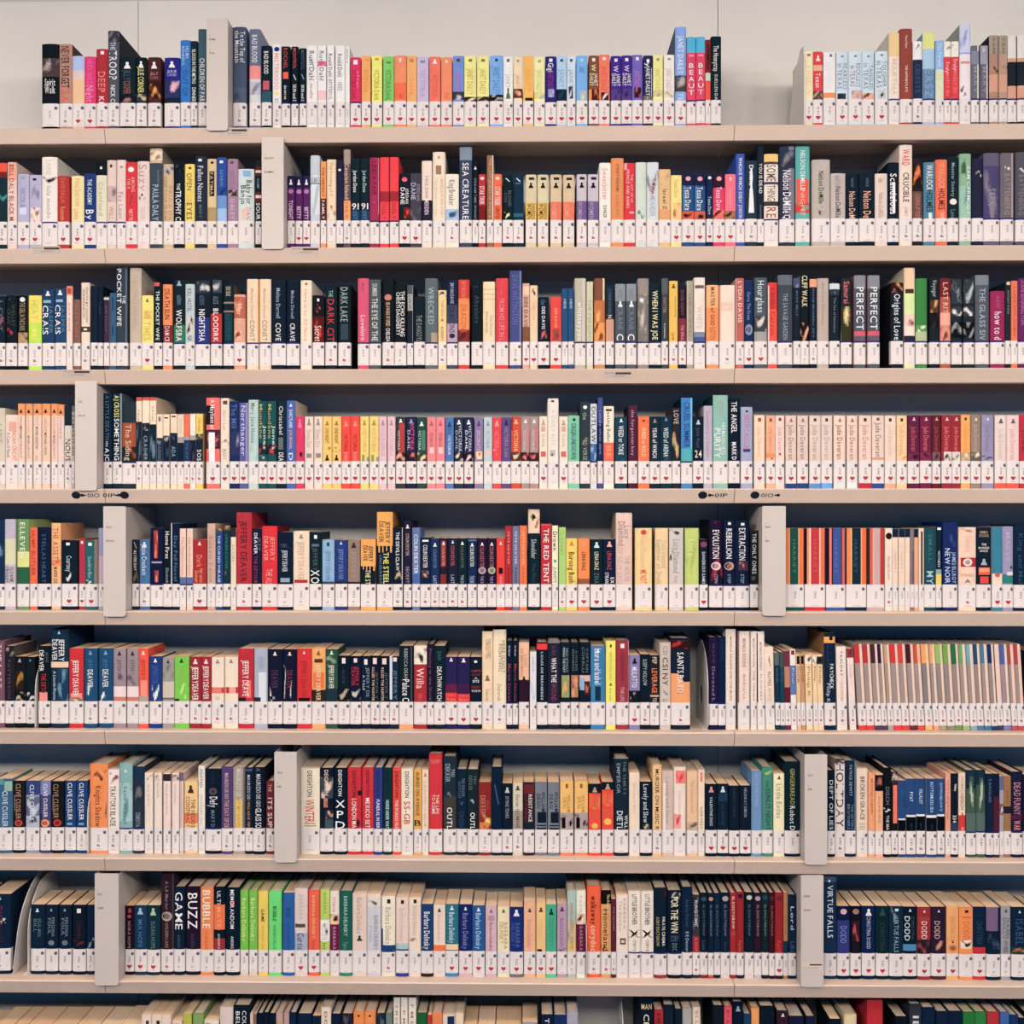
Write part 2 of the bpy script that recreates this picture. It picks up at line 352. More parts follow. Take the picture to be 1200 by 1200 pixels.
375.5 382 189 e49a58 P =THE_PERFECT@744,.1,.6,d,.5 #5a2a2c,.63,1 =FAMILY@ecc,.66,.98,d,.6
382.5 393.5 186.5 e8cfae P =The_Evening_of_P@b89878,.05,.6,d,.4 %8a6860,e8cfae,.75,1 =THE@fff,.8,.98,d,.5
394 402 188 2c2c50 P $fff,.14,.18
402.5 410.5 175 6c5c5c M #a8988c,0,.2 =Caspian_Island@e0c0b8,.2,.7,d,.7 #f8a060,.72,1 =ISLE@d07848,.75,.98,d,.5
411 421.5 185 14303a P =Jordan_Dane@dee,.2,.55,d,.5 =91@fff,.72,.82,h,.7 #1c4c70,.84,1 =LOST@5890b0,.82,.98
422 432.5 185 14303a P =Jordan_Dane@acc,.2,.55,d,.5 =91@fff,.72,.82,h,.7 #1c4c70,.84,1 =LOST@5890b0,.82,.98
433 444 184.5 a82a5e PU =LINDA_FAIR@6a1858,.06,.6,d,.6 %e060a0,a82a5e,.66,.76 #e0a0b8,0,.9,.92,.97
445 455.5 184 e83848 PU #a8263c,.54,.7 =SERIOUSLY@b02838,.55,.98,d,.55
456.5 467 184 e83848 PU #a8263c,.54,.7 =SERIOUSLY@b02838,.55,.98,d,.55
468 480 203 142838 H $e86070,.08,.18 =JORDAN@eef,.32,.64,d,.35,.75 =DANE@fff,.3,.66,d,.5,.32 %d83830,702020,.72,.96,.4,1
480.5 493.5 203 4c4c5c H =JORDAN@99a,.22,.58,d,.35,.75 =DANE@bbc,.2,.56,d,.5,.3 %8a8488,4c4c5c,.68,1
494 506 188 e4d0c4 P =PAUL_DANI@a89888,.26,.62,d,.35 #262c44,.66,1 =MERIDIEN@dcd,.66,.9,d,.5
507 521.5 178 e6d4c0 P #a08068,.2,.33,.25,.7 =The_Secret_of_Fair@d8b898,.38,.95,d,.2,.3 =MARCUS_DELANEY@d8b898,.4,.97,d,.25,.75 #b98,.06,.1,.4,.6
522 537.5 204 ecdacb R =King_Breaker@766,.13,.68,d,.55 %2a5a8c,a8c0d8,.76,1
538.5 553 171 42526c P #8494a8,0,.18 =SEA_CREATURE@dde,.22,.99,d,.6
553.5 560.5 188 14222e P =DREAM_TIME_WINGS@89a,.3,.98,d,.4 ^fff,.1,.15
561 569 204 c0263c M $f8c0c0,.05,.13 =STAR_TREK@fff,.26,.66,d,.8 #801828,.68,1
570.5 578 182 9a7050 P =THE_LAST_QUEEN_OF_ITHACA@d8b088,.05,.97,d,.45 #e8d8c0,0,1,.85,1
578.5 588 204 e66a40 P $f8d0b0,.05,.13 =STAR_TREK@fff,.28,.68,d,.8 =UNTO@802818,.72,.98,d,.6
589 601 205 122a32 R =BLOOD@678,.35,.7,d,.35,.7 =RAIN@567,.4,.6,d,.35,.3 %e0d8b0,102020,.82,.97,.15,.7 /cdd,.07,.15
601.5 613.5 205 123a54 R /cdd,.07,.15 #2a6c84,.85,.93 #5a7a90,.17,.2,.2,.7
616 628.5 204.5 cfc4a2 R #3a3a2c,.06,.12,.3,.8 ^2a2a20,.3,.18 #f4bc50,.63,1 =DANGEROUS@6a4a20,.64,.99,d,.35,.75 =WOMEN@221,.64,.98,d,.55,.35
630 642.5 204.5 cfc4a2 R #3a3a2c,.06,.12,.3,.8 ^2a2a20,.3,.18 #f4bc50,.63,1 =DANGEROUS@6a4a20,.64,.99,d,.35,.75 =WOMEN@221,.64,.98,d,.55,.35
645 658 204.5 d0bc9c R #3a3a2c,.06,.12,.3,.8 ^2a2a20,.3,.18 #f07858,.6,1 =DANGEROUS@e89070,.64,.99,d,.35,.75 =WOMEN@f0a088,.64,.98,d,.55,.35
660 673 204.5 d0bc9c R #3a3a2c,.06,.12,.3,.8 ^2a2a20,.3,.18 #f07858,.6,1 =DANGEROUS@e89070,.64,.99,d,.35,.75 =WOMEN@f0a088,.64,.98,d,.55,.35
676 687.5 204 c2bcc6 R #2a2a3c,.06,.12,.3,.8 ^20202a,.3,.18 #7c6498,.59,1 =DANGEROUS@8a74a4,.62,.99,d,.35,.75 =WOMEN@b0a0c4,.6,.98,d,.5,.35
689 701.5 204 c2bcc6 R #2a2a3c,.06,.12,.3,.8 ^20202a,.3,.18 #7c6498,.59,1 =DANGEROUS@8a74a4,.62,.99,d,.35,.75 =WOMEN@b0a0c4,.6,.98,d,.5,.35
702.5 716 190.5 f2dfd6 P =Sweetbitter@f09898,.1,.65,d,.55 =DANLER@544,.75,.97,d,.35
716.5 731 185 dd9258 P =STREET_DREAMS@8a5830,.1,.55,d,.3 =A_LONG_WAY@c07a48,.6,.97,d,.4
731.5 744.5 190.5 d8243e P #f0a0a8,0,.12,0,.25 =THE_LAST_OF_US@f8b0b0,.2,.7,d,.28,.7 =PRINCE_AND_ASHES@f8c0c0,.12,.8,d,.3,.35 #f0c0c0,.86,.89,.5,.9
745 757.5 190 c6d2c8 P %384c50,c6d2c8,.8,.98,.2,.9
758 772 190 c8d2d6 P %2a5058,c8d2d6,.05,.7 =Alice@e0a0a8,.3,.6 =MEANDER@aab,.6,.95
772.5 786 198 d8b684 P %5c4830,d8b684,.06,.32 =Israel_Z@6a5030,.4,.8,d,.4 #d8a070,.8,1
786.5 799 205 f4d484 H =Tessa_Dare@d8a860,.1,.5,d,.45 %c05850,f0c080,.62,1,.2,1
799.5 813.5 204 235a8e H #1c2c54,0,.25 $f0a0a8,.05,.15 =Tessa_Dare@dee,.28,.8,d,.6 #4c8ab8,.25,.8,.1,.25 %201820,d06048,.82,1
814 827 204 235a8e H #1c2c54,0,.25 $f0a0a8,.05,.15 =Tessa_Dare@dee,.28,.8,d,.6 #4c8ab8,.25,.8,.1,.25 %201820,d06048,.82,1
828 835.5 204 1a3058 H $fcc,.05,.12 =Tessa_Dare@acd,.5,.9,d,.6 %603040,1a3058,.9,1
836 849.5 204 d8386c H #3c1c3c,0,.3 $f0a0a8,.05,.15 =Tessa_Dare@fcd,.28,.8,d,.55 %201820,e87068,.8,1
850 862.5 204 f07088 H =Tessa_Dare@f8a0a8,.3,.75,d,.4 %201810,a87858,.82,1 #fbb,.06,.14,.4,.6
863 873 180 3c62b8 P =WHICH_IS_WHICH@e8e8f8,.06,.55,d,.5 =SUNDAY_JOHNSON@d8d8f0,.58,.98,d,.5
873.5 887.5 188 2a4254 M =Donna_da@dee,.08,.6,d,.4 ^eee,.9,.12
888 895.5 170 20323e P =YOU_IS_DEAD@eee,.24,.65,d,.6 #567,.8,1,.4,.6
896 912.5 180 e4d8cc PU #f8c070,0,.12 #5c4c50,.12,.16 =SOME@6a5a58,.17,.42,d,.8 #5a4a70,.43,.47 =THING@756560,.48,.72,d,.7 #4a4440,.73,.8 =RE@b03038,.82,.98,d,.8
914 931.5 171 34405a Z #888494,0,1,.6,1 %8a8890,34405a,.05,.3 =Nelson_DeMille@eee,.33,.92,d,.65 =Q@ddd,.94,1
933 949.5 171 58b0ae Z =NELSON_DEMILLE@d8ece8,.06,.6,d,.4 #f05840,.45,.78,.05,.9 %58b0ae,d04840,.78,.92 =NIGHT@f8b0a0,.6,.97,d,.35
952 973 187 b8b0a8 Z =Nelson_DeMille@222,.2,.75,d,.35 %111,b8b0a8,.78,.96,.3,.7
974 991 203 bcb4b0 Z =Nelson_DeMille@544,.3,.98,d,.45 =wild_fire@a99,.05,.3
991.5 1007 203 122a3c Z =Nelson_DeM@e0b8a0,.4,.99,d,.55 #456,.1,.3,.4,.6
1007.5 1025.5 203 122a3c P =Nelson_De@e8b090,.4,.99,d,.6 #456,.1,.3,.4,.6
1026 1040.5 203 dacac0 Z =Nelson_DeMille@bba8a0,.42,.98,d,.5 =the@b99,.1,.2
1041 1054 190 10263a M =Scandalous@eee,.2,.92,d,.7 #e8e0e0,.35,.9,.4,.65
1054.5 1069.5 168 e8d2c4 M =WARD@e03848,.06,.28,d,.7 =CRUCIBLE@544,.38,.78,d,.55 =JAMES@baa,.84,.97,d,.3
1070 1081 186 2c2a34 M %f08040,302020,.1,.5 #785850,.55,1 =CORRUPTED@c08070,.6,.99
1083 1096.5 190 5288a0 M =WARLOCK@e8f0f0,.05,.5,d,.65 =HOLMES@1c2c38,.5,.88,d,.65 #d0d8dc,.9,1,.4,.7
1097 1110.5 187 f46e48 M =WARLOCK@f8a878,.05,.5,d,.65 =HOLMES@5a2428,.5,.85,d,.65 #f8a080,.9,1,.4,.7
1111 1124 183.5 12303a P =Monster_Society@9ab,.1,.65,d,.35 $dcd4d4,.68,.78 =Love@789,.86,1
1125 1138.5 180 8cb49a Z %3c7048,8cb49a,.05,.45,0,.8 %6a98a0,98c0b0,.5,1 =SAM_CARMODY@dfe,.2,.95,d,.35,.75
1139.5 1153 186 2a2e4c P %e0d8dc,2a2e4c,.2,.33,.3,.8
1153.5 1172 179 6a6480 PU %8c8490,54507c,.2,1 =SARA@9a94a4,.55,.8
1173 1188.5 179 746e78 PU #a89c98,0,1,.8,1 %e0d8d0,746e78,.2,.3,.3,.7 =BATTENBERG@9a8c90,.32,.95,d,.5
1191 1204 178 5c5c6c PU %e0d8d0,5c5c6c,.22,.32,.3,.9 =BATTENBERG@8a8088,.34,.95,d,.5

-3 5.5 347 142a3c M =LOST@577,.1,.9 %a05080,14202e,.4,.7
6.5 19 346 142430 M %567,142430,.05,.12,.3,.7 =SHELLEY@455,.2,.65,d,.35,.72 =CRAIG@455,.28,.6,d,.4,.3 %c03048,142430,.68,.86,.1,.7
20.5 31.5 346 16242c Z $cde,.04,.14 =THE_GIRL_IN_THE_DARK@a89870,.15,.75,d,.7 %2a2620,b89870,.78,1
32.5 47.5 346 b4e040 M #f4d45c,0,.58 =HEAT@c0d040,.1,.5,d,.6 =SUMMER@e0e850,.6,.95,d,.6
48.5 62.5 339 1d4a70 Z =JASPER@5080a0,.3,.82,d,.35,.75 =CRAIS@e8f0f4,.3,.84,d,.6,.3 #90b0c8,.2,.25,.1,.75 ^def,.03,.12
63.5 76.5 338 1f5078 Z =JASPER@5080a0,.3,.82,d,.35,.75 =CRAIS@e8f0f4,.3,.84,d,.6,.3 #90b0c8,.2,.25,.1,.75 ^def,.03,.12
77 84 335 e4cdc4 P #e08868,0,.16 #b05040,.04,.13,.2,.8 =EVA_RICE@b9a,.3,.8,d,.35
85.5 93.5 332 8c6458 P #222c42,0,.27 =JUSTIN@a07868,.35,.9
94.5 104.5 331 e0d0c0 M =SOUTH_BY_SOUTH@655,.08,.65,d,.28,.7 =IN_SEARCH_OF_LOST@655,.12,.6,d,.28,.35 #5c4c40,.73,.82 #e8dcd0,.76,.79,.3,.7
106 114 335 14283c M #182c48,0,1,.5,1
114.5 120.5 335 142a3c P =LINE@2a5070,.3,.9,d,.4
121.5 128 347 4c3450 P #c8c8cc,.03,.08 =ARTICLE@806078,.2,.95,d,.4
128 135.5 343 35688c P #1c4060,.1,.35,.4,.6 #1c4060,.65,.85,.4,.6
135.5 149 313 3c4c58 Z #708090,0,1,.85,.92 =POCKET_WIFE@fff,.02,.78,d,.5,.3 =THE@cdd,.37,.48,d,.3,.72
151.5 165 314 c0b4a4 P #c4aea0,.1,.85,.3,.6 =THE_LONG_FAREWELL@b0a898,.08,.84,d,.55
165.5 179 346 f4d870 H =CRANE@f0a040,.32,.5,d,.4,.7 =MURDER@f0a050,.33,.5,d,.4,.4 =TIMES@d8bc58,.55,.95,d,.7 ^866,.07,.14
180 189.5 331 142634 Z #d85868,0,.06,0,.7 =THE_POCKET_WIFE@cdd,.14,.96,d,.5
190 201 333 f88e54 M =DEATH_SUN@802c30,.08,.6,d,.65 #8a2438,.7,1 =DAM_CR@f0c0c0,.72,.99,d,.65
203 216.5 327.5 12303a PU #2a8468,.72,1 =ALICE_BORCH@89a,.25,.4,d,.4 =WOLFSBA@e8f4f0,.48,.98,d,.6 ^9ab,.02,.1
217 227.5 333 b8c8cc M =KILL_HOTEL@556,.08,.48,d,.55 %303438,c8c8c4,.55,.85 =AD@555,.88,.97,h,.4
228 245 327.5 12283c PU %d8d8dc,304050,.02,.22 #2c4088,.6,1 =ALICE_BORCH@678,.25,.4,d,.4 =NIGHTSHA@e8f0f4,.47,.98,d,.5
246.5 259.5 326.5 142a38 PU %d0c8c0,405060,.02,.22,.2,1 #c02c34,.55,1 =BLOODRK@f0e0e0,.47,.99,d,.55 =ALICE@789,.28,.4
261 273.5 333 10303c PU =DECK_CRANE@cba,.04,.2,d,.5 #a08070,.3,.33 #a08070,.45,.48 #144858,.5,.95,.15,.85 =AFTERLIFE@1c5c68,.5,.98,d,.6
274 287 345 d8a088 H %e0a890,b86850,.05,.5 =Her_Man@d8b098,.2,.75,d,.7 %a02c20,e0b098,.75,.95,0,.7
289 302.5 327 ecccb0 PU #f0b890,0,1,.9,1 =Melissa_Daniel@c8a88c,.15,.62,d,.35 =CONST@a08878,.65,.98,d,.5
303.5 317 327 ecccb0 PU #f0b890,0,1,0,.1 =Melissa_Daniel@c8a88c,.15,.62,d,.35 =CONST@a08878,.65,.98,d,.5
318 334.5 327.5 12283e PU =Melissa_Darnell@9ab,.14,.62,d,.35 =COVE@dde,.7,.98,d,.45
335.5 350.5 327.5 12283e PU =Melissa_Darnell@9ab,.18,.62,d,.3 =CRAVE@dde,.7,.98,d,.45
352 365 328.5 ecd6c2 P =Here_is_to_All_Nora@d8a088,.15,.98,d,.4 #b86860,.04,.08,.4,.65
366 379.5 346 18202c P %d84030,601820,.45,1 =Secret@e8d0c8,.65,.98,d,.7 #eee,.07,.13,.4,.6 %c05048,18202c,.18,.38,.2,.7
381 394.5 335 12303a R =THE@8ba,.08,.2,d,.45 =DARK_CIT@c82838,.24,.99,d,.7
396 410.5 333 182c34 R =DARK_LAKE@9aa,.05,.64,d,.7 #3a5060,.68,.95,.2,.8 
419 432 326 d4567c PU =Melissa_de@a84468,.08,.2,d,.3 =Lovelorn@f8c8d4,.58,.97,d,.5
432.5 446 327.5 55646a PU =DUMBER@c8ccc8,.07,.27,d,.5 =THE_EYE_OF_THE@d0d4cc,.3,.98,d,.6
448 461.5 326 14242e R $c88070,.25,.35 =BE_AWARE_OF_SPEED@d8b898,.38,.75,d,.4 =CHELSEA@ddd,.78,.99,d,.4
462 476 333 16242c Z =THE_ECHO_KILLING@e8ecec,.12,.9,d,.4,.7 =CHRISTI_DAUGHERTY@dde4e4,.14,.88,d,.38,.32
477 484 334 24303c PU #566068,0,.16 #b8b8b4,.16,.45,.1,.9 =DON_DEL@223,.18,.44,d,.6 #90a0a8,0,1,.88,.95
485 498 347 152a34 P =THE_DANGOYL@8b9498,.42,.99,d,.6
498 512.5 326 657278 PU =WRECKED@9ab4b8,.14,.72,d,.55 #a89c88,.85,1,.5,1
513.5 523 340 f0c890 M %2a2418,e0c8a0,.01,.12 =THIRTEEN@c09860,.2,.5,d,.35 =AUDREY@906840,.7,.98,d,.4 ^c08040,.54,.6
523.5 536 328 4c5470 PU #1c3050,0,.4 =BRYAN_DAVIS@b8b8cc,.05,.38,d,.4 #b8a0b8,.7,1 =DRACONS@303048,.42,.85,d,.65 $303048,.86,.94
537 550 327.5 d03c30 P =BRYAN_DAVIS@f08868,.03,.35,d,.5 #f09048,.3,.8 =DRACONS@c06838,.4,.85,d,.6 %5c2c30,903028,.82,1
552.5 565.5 328 15262e P =Absolute@456,.25,.7,d,.5 #345,.1,.12,.1,.6
566 580 330 ecd0ac P #d8b890,.12,.14 #d8b890,.2,.22 #d8b890,.28,.3 =The_Nuttal@b89c80,.55,.9,d,.25,.7 =Elena_Garcia@b89c80,.5,.85,d,.25,.35
581 595.5 326 d83c4c P =FROM_HIS_LIFE_IN_L@f08c90,.32,.98,d,.5 =Devin@f06060,.05,.25,d,.4
597 611 317 4c5890 M =DAVE_WITTINGTON@6a78a8,.06,.75,d,.6 #8088b8,0,1,.85,1
612.5 620.5 332 d0a898 H #8a5c48,.75,1 =DEE_DAVIS@684038,.24,.76,d,.6 #e8c0a8,.05,.2
621 630 334.5 ecc8a4 H %402820,ecc8a4,.04,.18,.2,.7 =SIMON@d8b08c,.3,.6
630.5 643.5 348 14263c H =DEE_DAVIS@e8eef0,.22,.72,d,.35 %c87060,203040,.72,.95,.2,.8 =the@678,.06,.18
645 658 348 e0443c H =DEE_DAVIS@f4b0a0,.25,.68,d,.3 %302428,a05048,.72,.97,.2,.8
658.5 665.5 338 285a84 P =HIDE@a8c8dc,.2,.38,d,.5
666 672.5 338 285a84 P =HIDE@a8c8dc,.2,.38,d,.5
673.5 686.5 326 b8b4a4 PU #c8c4b4,0,1,.7,1 =whitneyyou@eee,.38,.98,d,.55
687.5 695 330 c8c8ac PU =THE_PERCIAN@a0a488,.3,.98,d,.5
696.5 709 326 c8905c Z #8a5848,0,.35 #f4d4a8,0,1,.8,.95 %f0b060,c07840,.35,.7 %6c3c30,e89848,.7,1
710 719.5 335 24384a P =LYNNE_DAVIES@5a788c,.06,.5,d,.4 #c89c88,.6,1 =Z@e8d0c0,.52,.58,h,.5
721 733 332.5 58626c PU #8c98a0,0,.3 ^fff,.3,.4 =NICK@889,.1,.25 =CRANE@789,.4,.8 =C@e8f0f0,.87,.98,d,.8
734 746 332.5 58626c PU #8c98a0,0,.3 ^fff,.3,.4 =NICK@889,.1,.25 =CRANE@789,.4,.8 =C@e8f0f0,.87,.98,d,.8
747.5 760.5 326 98908c PU %e8e8e4,888480,.25,.4 %c8c4bc,807c78,.4,1
761 775 334 12303c PU =WHEN_I_WAS_JOE@ecd8b0,.1,.97,d,.55
775.5 783 326 46505a R #606870,0,.25 =SHATTER@b08888,.3,.55,d,.6 =Katherine@eee,.72,.95,d,.3
784.5 794.5 329 f0bc4c R =WINDS_OF_FORTUNE@b08830,.25,.6,d,.25,.7 =Carter@907030,.85,.98,d,.5 ^654,.05,.12
795.5 804 333 222a3a R =SUSIE_DENT@a04850,.1,.55,d,.5 #8c3448,.6,1 =THE_SPIRAL@e0a0b0,.72,.99,d,.5
805 812.5 329 a8a090 P #c0b8a8,0,1,0,.2 =GRAVEL@98907f,.2,.9
813.5 826.5 325 dcd4ca PU #70686a,.12,.17,.1,.9 #8090a8,.85,.93 #4c64a0,.93,1 =WHITE@ccc0b8,.45,.8
828 842.5 334 e89458 P #f8b078,0,.4 =MASTER_of_GOD@7c4428,.04,.72,d,.4 =RUSTON@b87048,.75,.97
843.5 861.5 334 f0d0c0 M #f4a080,0,1,0,.08 =DINA@e8b8a8,.3,.38,h,.7 =CLARK@e8b8a8,.4,.46,h,.7
862.5 872 326 c06860 M #e8d0d0,0,1,0,.06 =LYDIA_DAVIS@f0d8d0,.05,.7,d,.55
872.5 883 328 1c3864 H =Carry_The_Cross@8aa8d0,.2,.65,d,.4 $9098b8,.72,.9
884.5 899.5 325 58646c H =Hourglass@c8d4d8,.05,.55,d,.6 %d0c8c0,485058,.6,.85 #a0a0a0,.85,1
900.5 911 331 e85038 P #d83038,0,.45 #f0e0d8,.05,1,0,.1 =VANISH@a03028,.08,.45 =Carson@b04030,.5,.9,d,.6
912 929 322 4a5460 PU =THE_SAVAGE_GARDEN@98a4ac,.28,.98,d,.4 #6c7480,0,.15
930 938 326 1c2c3c P %d8a090,506080,0,.15 =MARK_MILLS@678,.2,.6,d,.35
938.5 948.5 322 14262e Z =CLIFF_WALK@f0d8b0,.01,.48,d,.75 %f0a888,201c20,.72,1
949 957.5 327 18283a M #f0a080,0,.13 =DIANE_MORRELL_DEA@6880a0,.15,.95,d,.3
958 971.5 326 b8aca4 P =Barbara_Delinsky@a09890,.08,.75,d,.25
972.5 984.5 332 1c2c3c P #c8d0d4,0,.1 %a8b0b8,344454,.1,.2 =The_Sea_of_Innocence@788890,.25,.85,d,.3
986 999 326 28343c PU =Samurai@d87878,.05,.4,d,.6 %e8d098,40402c,.45,1 %5a3c48,28343c,0,.3
1001.5 1015 322.5 5c6470 PU #8c9098,0,.2 =PERFECT@dce4e4,.18,.83,d,.75 #d06070,.85,.92 #6c6478,.92,1
1017.5 1031.5 322.5 58606c PU #8c9098,0,.2 =PERFECT@dce4e4,.18,.83,d,.7 #d06070,.85,.92 #6c6478,.92,1
1044.5 1059 331 1c2c38 P %e0a070,301c1c,0,.18 =Origins_of_Love@d0dce0,.2,.98,d,.6
1060.5 1073 313.5 d4d8b0 PU #f0c4a0,0,.32 #4c3c38,.29,.35,.1,.9 #d0e0a0,.35,.62 #e8d4c8,.66,.93 %a04848,e8c8c0,.64,.8 #30344c,.93,1
1074 1087.5 326 3c8c48 PU #b0bc94,.82,1 %e0e4c8,60a058,.75,.85
1089.5 1101.5 326 1c2c38 PU =Voyager@b0b4b0,.03,.3,d,.5 %e8b068,604030,.35,.55,.1,.9 %403028,181c28,.55,.8
1102.5 1114.5 326 b06050 PU #7c2430,0,.3 =LAST_RITE@e8b0a0,.07,.62,d,.6 #e8a898,.55,.8 %804838,d89080,.75,1
1116 1128.5 326 28343c PU %b0b8bc,384650,.02,.4 %e0e0dc,404850,.45,.6 %9aa0a0,101820,.7,.95
1130 1142.5 326 28343c PU %b0b8bc,384650,.02,.4 %e0e0dc,404850,.45,.6 %9aa0a0,101820,.7,.95
1144 1160 322 5c6470 PU #808890,0,.15 =THE_GLASS_SIV@a0b4b8,.2,.99,d,.5
1161.5 1178 341 9c2460 PU =how_to_d@e8d0e0,.42,.98,d,.6 =ALEXIA@c06090,.1,.35,d,.3
1178.5 1185 330 28343c P $e0c0a8,0,.06 =ASTLEY_DALE@90a0a4,.15,.55,d,.4
1185.5 1193 329 e07850 P =LUKE_DELANEY@c05c38,.1,.95,d,.35
1193.5 1204 326 702868 PU =DANI_BENNINGTON@b070a8,.04,.75,d,.5

-5 5 478 ccc4b4 P =LIST@aaa090,.3,.9,d,.4
5.5 20 486 e4d0c4 Z =NOAH_CRICHT@e07868,.35,.98,d,.4,.75 =A_Case_of_Need@988c88,.38,.9,d,.4,.3 #e0a898,.15,.35,.3,.9
20.5 28.5 473 ecc8b8 Z #f89858,0,.2 ^201810,.1,.16 =RISING_SUN@d09080,.22,.38,d,.35 =MICHAEL@604840,.39,.62,d,.4 =CRICHT@b08878,.64,.95,d,.35
29.5 37 473 ecc8b4 Z #f89858,0,.2 ^201810,.1,.16 =JURASSIC@d0a088,.22,.52,d,.35 =MICHAEL@706058,.55,.7,d,.35 =CRICHT@b08878,.72,.95,d,.35
38 47.5 473 ecc8b8 Z #f89858,0,.2 ^201810,.1,.16 =PREY@d0a088,.22,.38,d,.35 =MICHAEL_CRICHTON@604840,.4,.78,d,.35 =one@b08878,.9,.98,d,.35
48.5 58 473 ecc4ac Z #f89858,0,.2 ^201810,.1,.16 =TIMELINE@d0a088,.22,.48,d,.35 =MICHAEL_CRICH@604840,.5,.88,d,.35
59.5 67 473 e8c4b8 Z #f89858,0,.2 ^201810,.1,.16 =AIRFRAME@d89080,.22,.53,d,.35 =MICHAEL@604840,.55,.7,d,.35 =CRICHT@b08878,.72,.95,d,.35
67.5 74.5 474 e0ccc4 P #f89858,0,.2 ^201810,.1,.16 =SPHERE@d09080,.22,.6,d,.35
75 83.5 475 dcd4cc M #243848,0,.36 =POISON@fff,.36,.62,d,.7 =NOUS@222,.6,.99,d,.85
84 89 483 b8b0a8 M =SAMARITAN@222,.05,.95,d,.8
117.5 130.5 461 12304a Z =A_LITTLE_DEATH@607c8c,.03,.68,d,.55 =the@e0e8e8,.7,.78,d,.4 =AJC@e8eef0,.8,.99,d,.6
131 142 461 1c384c Z =AJ_CROSS@e8e080,.03,.35,d,.6 =SOMETHING@e0e8f0,.37,.98,d,.6 #8494a0,0,1,.85,1
142.5 158.5 471 2c4048 PU #a85830,.35,.95 #28282c,.92,1 %b05c34,34342c,.75,1 =The_Siding@c8b8a8,.38,.98,d,.5
159 165.5 465.5 e8d4bc R #c86050,0,.06 #123048,.45,1 %506c84,123048,.38,.98 =KILLER@888078,.2,.4,d,.35
166 174.5 465.5 e8d4bc P #c86050,0,.05 #123048,.5,1 %e0e0dc,203040,.4,.52 =CRASHER@90a4b0,.6,.98,d,.6
175 182.5 465.5 e8d4bc PN ~d8c4ac #c86050,0,.05 #123444,.42,1 %6c8898,123048,.55,.98 =FATAL@988c80,.15,.38,d,.35
183 190 485.5 e4d0b8 P #888078,.05,.15,.3,.7 #1c3854,.5,1 %8894a0,1c3854,.5,.68 =DARING@6c84a0,.6,.98,d,.6
190.5 198 485.5 e4d0b8 P #433,.06,.09,.2,.8 #12304c,.5,1 %a0a4a8,203850,.45,.6 %305070,102840,.6,1
199 207 485 e4ccb4 P #433,.04,.07,.2,.8 #14304c,.5,1 %605c60,14304c,.4,.55 =ADA@88a4b4,.68,.9,d,.7
207.5 215 485.5 dcccb4 P #a8a0a0,.48,.6 #142c48,.6,1 =TITLE@c8b8a0,.1,.4,d,.4
215.5 222 485.5 e87050 R #a0a0a4,.48,.55 #1c4468,.55,1 =WOULD@f09070,.1,.4,d,.4 =TRAP@4878a0,.6,.95
222.5 229 485 dcdcd0 R #a8a4a0,.45,.55 #142c48,.55,1 %605060,142c48,.6,1
229.5 237.5 485 f0c450 R %b0a8a0,504840,.42,.54 #1c3048,.54,1 =SOS@e0dcd8,.75,.98,d,.7 =THE_END@c89838,.08,.38,d,.4
241 257 466 e87068 HN #2c2430,.12,.42,0,.6 =A_Mayhem_of@f4d8d0,.03,.5,d,.4 %f08078,583048,.5,.8 #f0e0e0,.55,1,.2,.65 #f04870,.85,1,0,.22
258 268 466.5 e8d4c4 HN #6a5848,.04,.1,.3,.8 =Nora_Lea@d8a0a0,.2,.5,d,.5 %905060,e8d4c4,.65,.75 =MARY@b0a898,.8,.97
268.5 279.5 470 20386c HN =The_Mill@5878b0,.05,.45,d,.7 %a098b8,30406c,.5,.9
280 290 472 6068a8 H =Northanger@c8c8e8,.05,.9,d,.6 #9890bc,0,1,.75,1
290.5 302 468.5 b4ccc8 P =Mary_Jane_House@688084,.05,.7,d,.5 %90b8b8,b4ccc8,.7,.98
302.5 312.5 470 145c60 H =Mundane@b0a868,.05,.62,d,.5,.3 =Jones@c0d4d0,.4,.8,d,.4,.75 %d03840,103840,.7,.88 %c8d0d0,145c60,.9,1
313 323.5 470 145c60 H =Mundane@b0a868,.05,.62,d,.5,.3 =Jones@c0d4d0,.4,.8,d,.4,.75 %d03840,103840,.7,.88
324 335 470.5 1c3440 H =Christabel@c8d0d4,.08,.55,d,.5 #687880,.6,.8,.2,.7 =DEA@e0e4e8,.85,.99,d,.6
335.5 346 469.5 4c70b8 HN ~d8c0a8 ^eee,.05,.1 =DARCYLAND@e8ecf8,.15,.45,d,.45 =JOURNAL@f0b088,.48,.8,d,.4 =D@cde,.86,.98
346.5 356 488 d82c68 H ^f080a8,.05,.25 %301828,d82c68,.78,1
357 367 488 dcccc0 H ^998,.05,.2 =Emma_Dar@b8a8a0,.3,.7,d,.6 #988c88,.82,.92,.2,.8
368 377.5 488 dcccc0 H ^998,.05,.2 =Emma_Dar@b8a8a0,.3,.7,d,.6 #988c88,.82,.92,.2,.8
378 388.5 488 f8c068 H ^a68040,.1,.2 =ONE_NIGHT@806030,.25,.6,d,.5 %302418,f8c068,.68,.8 ^403020,.85,.98
389 399.5 488 f8c068 H ^a68040,.1,.2 =ONE_NIGHT@806030,.25,.6,d,.5 %302418,f8c068,.68,.8 ^403020,.85,.98
400 410.5 488 e84838 H ^f09080,.1,.22 =VICTORIA@a83028,.4,.78,d,.5 =DARE@f0a090,.8,.98,d,.5
411 421.5 488 e84838 H ^f09080,.1,.22 =VICTORIA@a83028,.4,.78,d,.5 =DARE@f0a090,.8,.98,d,.5
